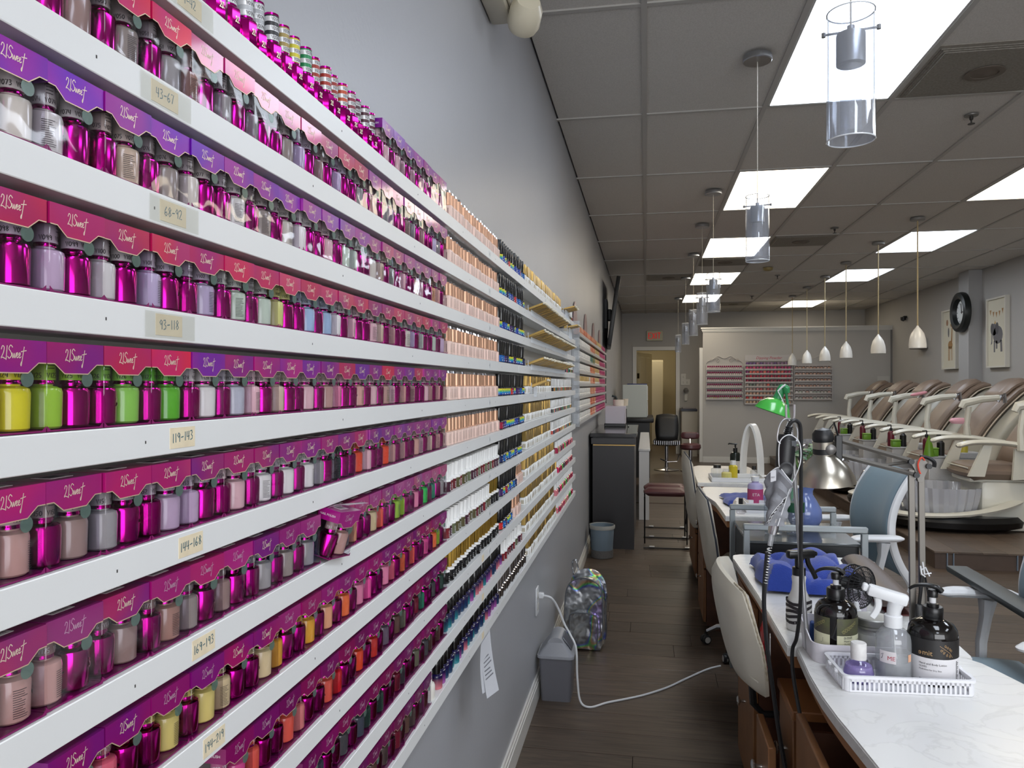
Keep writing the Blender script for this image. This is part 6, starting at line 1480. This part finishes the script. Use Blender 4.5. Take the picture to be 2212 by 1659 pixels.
for k, dy in enumerate((0, .075)):
    b = MB(); b.sheet(lambda u, v, dy=dy, k=k: (SX - .004 + .004 * k + .016 * v * v + .01 * u * v - .012 * k * v, y0p - .05 + dy * 0 + .11 * u - .02 * k, ZT[10] - .03 - (.15 + .02 * u) * v + .02 * k * v), 8, 10, .0004)
    if k == 0:
        b2 = MB()
        for q in range(9): b2.sheet(lambda u, v, q=q: (SX - .004 + .016 * (.12 + q * .07 + .03 * v) ** 2 + .01 * (.15 + .7 * u) * (.12 + q * .07) + .0008, y0p - .05 + .11 * (.12 + (.5 + .3 * ((q * 7) % 3) / 3) * u), ZT[10] - .03 - (.15 + .02 * (.15 + .7 * u)) * (.12 + q * .07 + .022 * v)), 5, 1)
        o = part(t, 'sheet', b, M_paper); part(o, 'print', b2, mat('grey_print2', (120, 122, 130), .7))
    else: part(t, 'sheet', b, M_paper)
t = thing('waste_basket', 'blue grey plastic waste basket in front of black cabinet', 'bin', (-.355, 6.22, 0))
b = MB(); b.shell([(.082, 0.002), (.088, .06), (.10, .262)], 28, th=.003, m=0); b.lathe([(0, .0), (.08, .0), (.08, .004), (0, .004)], 24, m=0); part(t, 'body', b, mat('basket_blue', (120, 136, 148), .5, noise=(4, (100, 114, 126), .5)))
b = MB(); b.shell([(.101, .235), (.105, .25), (.104, .268)], 28, th=.003, flute=9, fl=.02); part(t, 'bag_liner', b, mat('bag_liner', (176, 176, 170), .5))
b = MB(); b.lathe([(.0905, .004), (.0925, .065)], 28); part(t, 'lower_band', b, mat('basket_band', (110, 108, 106), .6, noise=(90, (90, 88, 86), .6)))
t = thing('red_bag', 'red plastic bag hanging under the second nail table corner', 'bag', (0, 0, 0))
b = MB(); b.sheet(lambda u, v: (.330 + .010 * u + .005 * math.sin(v * 9), 2.2 + .12 * u + .02 * math.sin(u * 8 + v * 4), .728 - .10 * v - .02 * math.sin(u * 5)), 10, 8, .002); part(t, 'bag', b, mat('red_plastic', (176, 24, 34), .4))
b = MB(); b.sheet(lambda u, v: (.335 + .006 * u, 2.15 + .04 * u, .725 - .09 * v), 3, 4, .002); part(t, 'white_handle', b, M_wplas)
t = thing('plastic_tub', 'cloudy plastic tub under the near marble table', 'tub', (.48, 1.56, .3405)); b = MB(); b.shell([(.05, .0), (.056, .02), (.066, .19)], 22, th=.002); b.lathe([(0, 0), (.05, 0), (.05, .003), (0, .003)], 20); part(t, 'tub', b, M_clearp); b = MB(); b.sheet(towel_fn(-.03, .03, -.03, .03, .06, .4), 8, 8, .002); part(t, 'tissue_inside', b, mat('tissue'), loc=(0, 0, .006))
# ------------------------------------------------------------------ ceiling fixtures
M_glass = clear('pendant_glass', (244, 246, 250), gloss=.06, rough=.02, edge=.98, dens=.09, power=3.0)
M_glassrim = clear('glass_rim', (236, 240, 244), gloss=.25, rough=.15, edge=.6, dens=.92)
M_nickel = mat('brushed_nickel', (168, 170, 174), .3, .9)
M_cord = mat('clear_cord', (176, 170, 158), .4)
seed_m = clear('seeded_glass', (226, 228, 232), gloss=.08, rough=.05, dens=.1, bump=(220, .9))
def pend():
    t = thing('pendant_light', 'nearest clear glass cylinder pendant over the aisle', 'light', (0, 0, 0), group='glass cylinder pendants over the aisle')
    b = MB(); b.lathe([(0, 0), (.062, 0), (.064, -.004), (.064, -.024), (.06, -.028), (0, -.028)], 28); part(t, 'canopy', b, M_nickel)
    b = MB(); b.tube([(0, 0, -.028), (0, 0, -.66)], .0022, 6); part(t, 'cord', b, M_cord)
    b = MB(); b.shell([(.052, -.92), (.052, -.63)], 40, th=.003); o = part(t, 'glass_shade', b, M_glass)
    b = MB()
    for z in (-.92, -.63): b.tube([(.0508 * math.cos(2 * PI * q / 40), .0508 * math.sin(2 * PI * q / 40), z) for q in range(40)], .0017, 6, closed=True)
    part(o, 'polished_rim', b, M_glassrim)
    b = MB(); b.lathe([(0, -.66), (.008, -.66), (.008, -.675), (.03, -.678), (.031, -.68), (.031, -.748), (0, -.75)], 24); part(t, 'socket_cap', b, M_nickel)
    b = MB(); b.tube([(-.058, .012, -.672), (.058, -.012, -.672)], .0028, 8)
    for s_ in (-1, 1): b.lathe([(0, -.005), (.005, -.005), (.005, .005), (0, .005)], 8, c=(s_ * .056, -s_ * .0116, -.672))
    part(t, 'cross_pin', b, M_nickel)
    b = MB(); b.lathe([(0, -.751), (.0225, -.751), (.0225, -.9), (0, -.902)], 20); part(t, 'glass_rod', b, seed_m)
    return t
p0 = pend(); p0.location = (.458, 1.81, ZC - .006)
index_children()
for i, (x, y) in enumerate(((.492, 3.5), (.506, 5.89), (.512, 7.11), (.53, 8.7), (.538, 10.55), (.542, 13.05))):
    dup(p0, (x, y, ZC - .006), None, f'{ORD[i + 1]} clear glass cylinder pendant from the shop front')
def bell():
    t = thing('bell_pendant', 'first white bell pendant over the pedicure chairs', 'light', (0, 0, 0), group='white bell pendants over the pedicure chairs')
    b = MB(); b.lathe([(0, 0), (.06, 0), (.06, -.02), (0, -.024)], 22); part(t, 'canopy', b, mat('grey_canopy', (128, 126, 122), .4))
    b = MB(); b.tube([(0, 0, -.024), (0, 0, -.96)], .006, 6); part(t, 'cord', b, mat('beige_cord', (168, 152, 116), .6))
    b = MB(); b.shell([(.006, -.95), (.014, -.965), (.03, -.985), (.052, -1.02), (.066, -1.07), (.072, -1.12), (.071, -1.15)], 26, th=.004); part(t, 'shade', b, mat('frosted_white', (228, 226, 220), .3, coat=.3))
    return t
b0 = bell(); b0.location = (2.37, 7.17, ZC - .006)
index_children()
for i, (x, y) in enumerate(((2.375, 8.33), (2.38, 9.62), (2.40, 10.8), (2.40, 11.95), (2.40, 13.1))):
    dup(b0, (x, y, ZC - .006), None, f'{ORD[i + 1]} white bell pendant over the pedicure chairs')
for i, (x, y) in enumerate(((1.757, 4.49), (1.754, 7.5), (1.75, 10.6), (1.74, 13.0))):
    t = thing('sprinkler', f'{ORD[i]} small metal sprinkler head in the ceiling from the shop front', 'sprinkler', (x, y, ZC - .002), group='ceiling sprinklers')
    b = MB(); b.lathe([(0, 0), (.036, 0), (.034, -.006), (0, -.008)], 18); part(t, 'escutcheon', b, mat('sprinkler_grey', (110, 108, 104), .4, .4))
    b = MB(); b.lathe([(0, -.008), (.01, -.008), (.01, -.024), (.004, -.03), (.004, -.046), (.018, -.047), (.018, -.05), (0, -.05)], 12); part(t, 'head', b, mat('sprinkler_dark', (70, 68, 66), .4, .6))
t = thing('smoke_detector', 'yellowed smoke detector on ceiling right of the aisle lights', 'detector', (1.52, 9.9, ZC - .002)); b = MB(); b.lathe([(0, 0), (.06, 0), (.055, -.03), (.03, -.04), (0, -.04)], 20); part(t, 'body', b, mat('yellowed', (150, 134, 84), .5))
# emergency light
M_beige = mat('beige_plastic', (198, 192, 176), .4)
t = thing('emergency_light', 'beige emergency light with swivel lamp head high on the shelf wall', 'light', (0, 0, 0))
b = MB(); b.rbox(XL + .001, XL + .072, 2.03, 2.36, 2.57, 2.8, .012, 2); part(t, 'body', b, M_beige)
b = MB(); b.rbox(XL + .0725, XL + .08, 2.05, 2.34, 2.59, 2.78, .003, 1); part(t, 'cover', b, M_beige)
b = MB(); b.M = Matrix.Translation((XL + .125, 2.28, 2.56)) @ Matrix.Rotation(math.radians(62), 4, 'X') @ Matrix.Rotation(math.radians(20), 4, 'Y'); b.lathe([(0, .05), (.036, .048), (.05, .02), (.052, -.03), (.044, -.05), (0, -.05)], 24); part(t, 'lamp_head', b, mat('beige_head', (206, 198, 176), .35))
b = MB(); b.tube([(XL + .078, 2.27, 2.64), (XL + .115, 2.275, 2.60)], .015, 8); part(t, 'swivel', b, M_beige)
# tv on the wall
t = thing('wall_television', 'flat black television on tilting bracket high on the shelf wall', 'television', (0, 0, 0))
b = MB(); b.M = Matrix.Translation((-.385, 9.25, 2.27)) @ Matrix.Rotation(math.radians(8), 4, 'Y') @ Matrix.Rotation(math.radians(3), 4, 'Z'); b.rbox(-.03, .02, -.62, .62, -.40, .40, .01, 2); part(t, 'casing', b, M_blackp)
b = MB(); b.M = Matrix.Translation((-.385, 9.25, 2.27)) @ Matrix.Rotation(math.radians(8), 4, 'Y') @ Matrix.Rotation(math.radians(3), 4, 'Z'); b.box(.0201, .0215, -.6, .6, -.37, .385); part(t, 'screen', b, mat('screen', (8, 8, 10), .1))
b = MB(); b.box(XL + .001, XL + .03, 9.1, 9.4, 2.1, 2.45); b.rbox(XL + .03, -.41, 9.2, 9.3, 2.2, 2.34, .01, 1); part(t, 'bracket', b, M_blackp)
b = MB(); b.tube(smooth([(-.45, 9.1, 2.1), (-.46, 9.05, 1.95), (-.47, 9.0, 1.8), (-.465, 8.95, 1.6), (-.45, 8.6, 1.4), (-.43, 8.3, 1.22)], 6), .006, 6); part(t, 'cable', b, M_blackp)
# acrylic rack beyond the shelves -----------------------------------------------
M_rackc = mat('rack_lip', (186, 186, 186), .35)
rk = thing('acrylic_rack', 'wall rack of eight slim ledges with pointed nail cutouts on top', 'rack', (0, 0, 0))
RZ = [1.757 - .0855 * i for i in range(8)]
RY0, RY1 = 5.02, 8.45
for z in RZ:
    b = MB(); b.box(XL + .001, -.435, RY0, RY1, z - .006, z); b.box(-.438, -.435, RY0, RY1, z, z + .014); part(rk, 'ledge', b, M_rackc)
b = MB(); b.box(XL + .001, XL + .004, RY0, RY1, RZ[7] - .01, RZ[0] + .1); part(rk, 'back_sheet', b, M_rackc)
b = MB(); b.box(XL + .004, -.435, RY0 - .006, RY0, RZ[7] - .02, RZ[0] + .09); part(rk, 'end_plate', b, clear('acrylic_end', (236, 238, 240), gloss=.06, dens=.25))
for k in range(4):
    y = 5.2 + k * .92
    b = MB(); b.M = Matrix(((0, 0, 1, 0), (1, 0, 0, 0), (0, 1, 0, 0), (0, 0, 0, 1))); b.prism([(y + .16 * math.cos(a) * (1 - .25 * math.sin(a)), RZ[0] + .03 + max(0, math.sin(a)) ** .8 * .21) for a in [PI * q / 14 for q in range(15)]], XL + .0045, XL + .01)
    part(rk, 'nail_cutout', b, mat('pearl_print2', (176, 150, 150), .3, noise=(8, (96, 70, 76), .7)))
jb = MB(); jb.rbox(-.02, .016, -.05, .05, 0, .03, .003, 1, 0); jb.rbox(-.018, .014, -.045, .045, .0302, .066, .003, 1, 1)
M_objc = mat('object_colour', (200, 200, 200), .35, objcol=True)
JW = jb.mesh('powder_bottle', [M_whiteg, M_objc]); JC = jb.mesh('powder_bottle', [M_objc, M_objc])
SEQ = ['white', 'white', 'white', 'orange', 'gold', 'orange', 'magenta', 'magenta']
RC = {'white': [(224, 224, 222)], 'orange': [(206, 130, 90), (214, 150, 120), (196, 90, 60)], 'gold': [(190, 160, 90), (206, 176, 120)], 'magenta': [(166, 20, 96), (176, 30, 110)], 'green': [(70, 120, 110), (150, 140, 60)]}
for ri, z in enumerate(RZ):
    n = 0
    y = RY0 + .07
    while y < RY1 - .05:
        q = (y - RY0) / (RY1 - RY0)
        if ri == 0: k = 'orange' if q < .55 else ('gold' if q < .8 else 'magenta')
        else: k = 'white' if q < .33 else (('green' if ri == 2 and q < .5 else 'orange' if q < .5 else 'gold') if q < (.7 if ri < 5 else .52) else 'magenta')
        if ri == 4 and q < .3: k = 'gold'
        w = {'white': 'white', 'orange': 'orange', 'gold': 'gold', 'magenta': 'magenta', 'green': 'green'}[k]
        solo('powder_bottle', JW if k in ('white', 'gold') else JC, None, f'small {w} bottle, {ORD[n]} along the {ORD[ri]} ledge of the acrylic wall rack', 'bottle', (-.4605, y, z + .0004), (0, 0, 0), 'bottles on the acrylic wall rack', lin(R.choice(RC[k])))
        y += .112; n += 1
# partition racks ---------------------------------------------------------------
M_rackw = mat('rack_white', (188, 182, 178), .4)
def wall_rack(label, x0, x1, zs, z_top, name, scroll=True):
    t = thing(name, label, 'rack', (0, 0, 0)); y1 = PY - .002
    b = MB(); b.box(x0, x1, y1 - .006, y1, zs[-1] - .02, z_top); part(t, 'back_board', b, M_rackw)
    for z in zs:
        b = MB(); b.box(x0, x1, y1 - .06, y1 - .0062, z - .012, z); b.box(x0, x1, y1 - .064, y1 - .06, z - .012, z + .012); part(t, 'ledge', b, M_rackw)
    b = MB(); b.box(x0 - .008, x0, y1 - .064, y1, zs[-1] - .02, z_top - .02); b.box(x1, x1 + .008, y1 - .064, y1, zs[-1] - .02, z_top - .02); part(t, 'side_board', b, M_rackw)
    if scroll:
        cx = (x0 + x1) / 2; w = (x1 - x0) / 2; b = MB(); y = y1 - .012
        top = smooth([(x0, y, z_top + .02), (x0 + .1 * w, y, z_top + .06), (cx - .6 * w, y, z_top + .1), (cx - .35 * w, y, z_top + .15), (cx, y, z_top + .11), (cx + .35 * w, y, z_top + .15), (cx + .6 * w, y, z_top + .1), (x1 - .1 * w, y, z_top + .06), (x1, y, z_top + .02)], 5); b.tube(top, .007, 6)
        for s_ in (-1, 1):
            for c_, r_ in ((.38, .045), (.72, .03)):
                b.tube([(cx + s_ * c_ * w + r_ * (1 - q / 22) * math.cos(q * .5) * s_, y, z_top + .08 + r_ * (1 - q / 22) * math.sin(q * .5)) for q in range(18)], .006, 6)
        part(t, 'scrollwork', b, M_rackw)
    return t
z1 = [1.70 - .108 * i for i in range(6)]
wall_rack('white scroll topped polish rack, the one nearest the doorway on the grey partition', 1.09, 1.725, z1, 1.79, 'scroll_rack')
wall_rack('white scroll topped rack on partition nearer the pedicure chairs, pale jars', 2.62, 3.25, z1, 1.78, 'scroll_rack')
z2 = [1.775 - .0775 * i for i in range(10)]
cr = wall_rack('middle dipping powder rack with white header on the partition', 1.77, 2.585, z2, 1.84, 'powder_rack', False)
b = MB(); b.box(1.765, 2.59, PY - .07, PY - .0625, 1.845, 1.955); 
b.text('Dipping Powder', lambda u, v: (2.178 + u + v * .3, PY - .0708, 1.88 + v), .068, 1, 'CENTER'); part(cr, 'header_sign', b, [mat('header_white', (196, 192, 190), .5), mat('header_red', (190, 50, 80), .5)], 'white header with sloping red lettering')
pb_ = MB(); pb_.lathe([(0, 0), (.011, 0), (.011, .03), (.006, .036), (0, .036)], 8, m=0); pb_.lathe([(0, .036), (.013, .036), (.012, .066), (0, .067)], 8, m=1); PBM = pb_.mesh('rack_bottle', [M_objc, mat('magenta_cap', (140, 16, 80), .35)])
pj = MB(); pj.lathe([(0, 0), (.026, 0), (.026, .034), (0, .034)], 10, m=0); pj.lathe([(0, .0342), (.024, .0342), (.024, .05), (0, .051)], 10, m=1); PJM = pj.mesh('powder_jar', [M_objc, mat('jar_lid_dark', (90, 70, 66), .4)]); PJM2 = pj.mesh('powder_jar', [M_objc, M_objc])
for ri, z in enumerate(z1):
    for k in range(17):
        c_ = (206, 196, 190) if ri < 5 else R.choice([(190, 200, 150), (200, 170, 120), (206, 200, 190), (190, 150, 160)])
        solo('rack_bottle', PBM, None, f'tiny magenta capped bottle, {ORD[k]} on the {ORD[ri]} ledge of the doorway side rack', 'bottle', (1.12 + k * .036, PY - .036, z + .0004), (0, 0, 0), 'bottles on the doorway side rack', lin(c_))
    for k in range(10):
        c_ = R.choice([(210, 176, 160), (200, 160, 140), (214, 190, 176), (190, 150, 130)]) if ri < 4 else R.choice([(206, 200, 190), (214, 180, 170), (190, 200, 190), (226, 226, 224)])
        solo('powder_jar', PJM, None, f'little pale jar, {ORD[k]} on the {ORD[ri]} ledge of the chair side rack', 'jar', (2.66 + k * .061, PY - .036, z + .0004), (0, 0, 0), 'jars on the chair side rack', lin(c_))
RJ = [[(150, 120, 150), (120, 90, 140), (170, 130, 150)], [(200, 60, 100), (210, 80, 120), (180, 60, 110)], [(170, 50, 90), (130, 50, 110), (214, 100, 90)], [(200, 40, 60), (180, 30, 60), (150, 30, 60)], [(120, 30, 60), (150, 60, 80)], [(200, 90, 80), (170, 150, 140), (110, 120, 110)],
      [(200, 130, 130), (190, 100, 100), (180, 150, 140)], [(190, 150, 130), (206, 170, 150), (170, 130, 110)], [(200, 160, 140), (190, 60, 60), (206, 180, 160)], [(200, 170, 140), (180, 150, 130)]]
for ri, z in enumerate(z2):
    for k in range(13):
        solo('powder_jar', PJM2, None, f'coloured powder jar, {ORD[k]} on the {ORD[ri]} ledge of the dipping powder rack', 'jar', (1.81 + k * .0605, PY - .036, z + .0004), (0, 0, 0), 'jars on the dipping powder rack', lin(R.choice(RJ[ri])))
# back wall -----------------------------------------------------------------------
t = thing('exit_sign', 'EXIT sign with red letters above the back doorway', 'sign', (.18, YB - .03, 2.43))
b = MB(); b.rbox(-.165, .165, -.02, .029, -.105, .105, .006, 1); part(t, 'housing', b, mat('exit_housing', (190, 186, 160), .5))
b = MB(); b.ribbon([[(.46, 1), (0, 1), (0, 0), (.46, 0)], [(0, .52), (.38, .52)], [(.62, 1), (1.12, 0)], [(1.12, 1), (.62, 0)], [(1.34, 1), (1.34, 0)], [(1.52, 1), (2.06, 1)], [(1.79, 1), (1.79, 0)]], onxz(-.0215, .118, -.122, -.06), .17, 0); part(t, 'lettering', b, mat('exit_red', (196, 40, 36), .5, emit=((220, 50, 44), .25)))
for i, (x, z, w_, n_) in enumerate(((.76, 1.585, .05, 'single white light switch plate on the back wall beside doorway'), (.80, 1.47, .09, 'wide white double switch plate below the single switch'))):
    t = thing('light_switch', n_, 'switch', (x, YB - .001, z)); b = MB(); b.rbox(-w_, w_, -.008, 0, -.06, .06, .003, 1); part(t, 'plate', b, mat('switch_white', (198, 196, 190), .4)); b = MB()
    for s_ in ((0,) if i == 0 else (-.04, .04)):
        b = MB(); b.rbox(s_ - .012, s_ + .012, -.016, -.0081, -.025, .025, .003, 1); part(t, 'toggle', b, mat('switch_toggle', (186, 184, 178), .4))
t = thing('soap_dispenser', 'small grey wall dispenser with chrome tip above corner cabinet', 'dispenser', (.81, YB - .001, 1.33)); b = MB(); b.lathe([(0, -.07), (.05, -.06), (.055, -.02), (.03, .02), (0, .03)], 14, c=(0, -.06, 0)); part(t, 'body', b, mat('disp_grey', (110, 108, 106), .4)); b = MB(); b.rbox(-.03, .03, -.03, 0, -.24, -.1, .004, 1); part(t, 'paper_plate', b, mat('switch_white'))
# right wall -----------------------------------------------------------------------
t = thing('wall_clock', 'big round black rimmed wall clock on grey column', 'clock', (4.098, 10.72, 2.37))
b = MB(); b.M = Matrix.Rotation(-PI / 2, 4, 'Y'); pr = [(.15, .0), (.26, .0), (.265, .03), (.255, .07), (.215, .085), (.175, .07), (.165, .03)]
n = 40; vs = []; fs = []
for (r, z) in pr: vs += [(r * math.cos(2 * PI * i / n), r * math.sin(2 * PI * i / n), z) for i in range(n)]
L_ = len(pr)
for j in range(L_):
    for i in range(n): fs.append((j * n + i, j * n + (i + 1) % n, ((j + 1) % L_) * n + (i + 1) % n, ((j + 1) % L_) * n + i))
b.add(vs, fs); part(t, 'rim', b, mat('clock_black', (22, 26, 26), .4))
b = MB(); b.M = Matrix.Rotation(-PI / 2, 4, 'Y'); b.lathe([(0, .001), (.17, .001), (.17, .018), (0, .018)], 36); part(t, 'dial', b, mat('dial_white', (206, 208, 206), .4))
b = MB()
for k in range(12):
    a = PI / 6 * k; b.M = Matrix.Rotation(a, 4, 'X'); b.box(-.0205, -.019, -.004, .004, .125, .15)
part(t, 'hour_mark', b, M_dark, stuff=True)
for a, l in ((math.radians(88), .1), (math.radians(-10), .12)):
    b = MB(); b.M = Matrix.Rotation(a, 4, 'X'); b.box(-.024, -.021, -.005, .005, -.02, l); part(t, 'hand', b, M_dark)
def framed(name, label, y, z, w, h):
    t = thing(name, label, 'picture', (XR - .001, y, z)); b = MB()
    for a in ((-w / 2, -w / 2 + .022, -h / 2, h / 2), (w / 2 - .022, w / 2, -h / 2, h / 2), (-w / 2 + .022, w / 2 - .022, -h / 2, -h / 2 + .022), (-w / 2 + .022, w / 2 - .022, h / 2 - .022, h / 2)): b.box(-.05, 0, a[0], a[1], a[2], a[3])
    part(t, 'frame', b, mat('frame_ivory', (206, 202, 190), .4)); b = MB(); b.box(-.03, -.001, -w / 2 + .022, w / 2 - .022, -h / 2 + .022, h / 2 - .022); part(t, 'print', b, mat('print_cream', (206, 200, 180), .6))
    return t
def shape(t, name, polys, m, x=-.0305):
    b = MB()
    for p in polys: b.add([(x, -u, v) for u, v in p], [tuple(range(len(p)))])
    part(t, name, b, m)
el = lambda cx, cy, rx, ry, n=16: [(cx + rx * math.cos(2 * PI * k / n), cy + ry * math.sin(2 * PI * k / n)) for k in range(n)]
M_eg = mat('elephant_grey', (104, 102, 104), .7); M_tan = mat('giraffe_tan', (160, 122, 78), .7)
t = framed('wall_picture', 'framed nursery print of grey elephant under a bunting string', 10.07, 2.06, .52, .86)
shape(t, 'elephant', [el(.02, -.03, .13, .11), [(-.09, -.1), (-.05, -.1), (-.05, -.24), (-.09, -.24)], [(-.03, -.1), (.01, -.1), (.01, -.2), (-.03, -.2)], [(.08, -.1), (.13, -.1), (.14, -.24), (.09, -.24)], el(-.08, .04, .075, .075), [(-.15, .02), (-.12, -.02), (-.13, -.13), (-.17, -.15), (-.15, -.1)]], M_eg)
shape(t, 'ear', [el(-.13, .05, .045, .07), el(.0, .05, .045, .075)], mat('ear_grey', (84, 82, 84), .7), -.031)
shape(t, 'crown', [[(-.07, .11), (-.03, .11), (-.05, .155)]], mat('crown_gold', (180, 140, 60), .6), -.0312)
shape(t, 'bunting', [[(-.2 + .08 * k, .30 - .05 * math.sin(PI * (k + .5) / 5)), (-.15 + .08 * k, .30 - .05 * math.sin(PI * (k + .5) / 5)), (-.175 + .08 * k, .23 - .05 * math.sin(PI * (k + .5) / 5))] for k in range(5)], M_tan)
t = framed('wall_picture', 'framed nursery print of tan giraffe partly behind the clock column', 11.52, 2.06, .50, .84)
shape(t, 'giraffe', [el(.02, -.08, .08, .06), [(.04, -.04), (.09, -.04), (.1, .18), (.07, .18)], el(.07, .2, .05, .03), [(-.05, -.1), (-.025, -.1), (-.03, -.3), (-.055, -.3)], [(.06, -.1), (.085, -.1), (.09, -.3), (.065, -.3)], [(-.01, -.1), (.01, -.1), (.01, -.3), (-.015, -.3)]], M_tan)
shape(t, 'balloon', [el(-.09, .24, .035, .045)], mat('balloon', (150, 110, 80), .6)); shape(t, 'tail_plume', [el(-.04, .1, .025, .07)], M_eg)
t = thing('wall_speaker', 'small white wall unit on bracket beyond the first bell pendant', 'speaker', (XR - .001, 12.6, 2.07)); b = MB(); b.rbox(-.1, 0, -.12, .12, -.07, .07, .01, 1); part(t, 'body', b, mat('switch_white')); b = MB(); b.rbox(-.16, 0, -.16, .16, -.095, -.072, .004, 1); part(t, 'bracket', b, mat('bracket_grey', (110, 106, 102), .5))
t = thing('dome_camera', 'tiny black security camera high on the pedicure side wall', 'camera', (XR - .001, 13.4, 2.52)); b = MB(); b.lathe([(0, -.05), (.04, -.03), (.045, .02), (0, .03)], 14, c=(-.05, 0, 0)); part(t, 'dome', b, M_blackp); b = MB(); b.box(-.05, 0, -.02, .02, .01, .04); part(t, 'mount', b, M_blackp)
b = MB(); b.box(4.02, 4.22, PY - .006, PY - .001, 1.49, 1.57); solo('notice_strip', b, mat('switch_white'), 'short white notice strip low on partition behind the farthest chairs', 'notice')
# bottles on the consoles -----------------------------------------------------------
def can(name, label, x, y, z, r, h, body, capm, neck=.5):
    t = thing(name, label, 'bottle', (x, y, z)); b = MB(); b.lathe([(0, 0), (r, 0), (r, h * .62), (r * neck, h * .72), (0, h * .72)], 14); part(t, 'body', b, body); b = MB(); b.lathe([(0, h * .72), (r * neck * .9, h * .72), (r * neck * .9, h * .85), (.006, h * .86), (.006, h), (0, h)], 10); b.tube([(.0, 0, h), (-r * 1.1, 0, h * .99)], .006, 6); part(t, 'pump', b, capm)
CZ = PLZ + .5905; M_lime = mat('lime_plastic', (104, 150, 40), .35); M_wine = mat('wine_plastic', (90, 16, 36), .3)
for i, y in enumerate((7.94, 9.03, 10.15, 11.26)):
    w = ORD[i]
    can('pump_dispenser', f'dark wine pump bottle on the {w} console', 2.72, y + .04, CZ, .035, .24, M_wine, M_blackp)
    can('lotion_pump', f'black pump bottle on the {w} console', 2.84, y + .02, CZ, .034, .2, M_blackp, M_blackp)
    t = thing('scrub_tub', f'lime green scrub tub on the {w} console', 'tub', (2.755, y - .055, CZ)); b = MB(); b.rbox(-.06, .03, -.04, .04, 0, .07, .01, 2); part(t, 'tub', b, M_lime); b = MB(); b.rbox(-.062, .032, -.042, .042, .0702, .082, .004, 1); part(t, 'lid', b, mat('lime_lid', (140, 180, 80), .3))
can('soap_bottle', 'yellow soap bottle by the near console top', 3.02, 7.9, PLZ + .6305, .04, .16, mat('soap_yellow', (196, 184, 70), .3), M_wplas)
t = thing('spray_bottle', 'clear spray bottle standing on the fourth console', 'bottle', (2.72, 11.2, CZ)); b = MB(); b.lathe([(0, 0), (.035, 0), (.035, .12), (.015, .16), (0, .16)], 14); part(t, 'bottle', b, M_clearp); b = MB(); b.rbox(-.05, .03, -.012, .012, .17, .2, .005, 1); b.box(-.01, .01, -.01, .01, .16, .17); part(t, 'spray_head', b, M_wplas)
b = MB(); b.lathe([(0, 0), (.05, 0), (.03, .12), (.004, .2), (0, .2)], 14); solo('lime_cone', b, M_lime, 'lime green cone shaped bottle at front edge of near console', 'bottle', (2.70, 7.86, CZ))
b = MB(); cushion(b, lambda a, c: (a * .09, c * .03, .02 + .02 * a), .035, 8, 6, .3); solo('pink_headrest', b, mat('pink_pad', (206, 140, 150), .6), 'small pink pad hooked on the third pedicure chair tray arm', 'pad', (3.06, 9.22, PLZ + 1.16))
b = MB(); cushion(b, lambda a, c: (a * .09, c * .05, .02), .06, 8, 6, .3); solo('pink_towel', b, mat('pink_cloth', (222, 168, 182), .9), 'folded pink towel on the second chair armrest', 'towel', (3.1, 8.2, PLZ + .90))
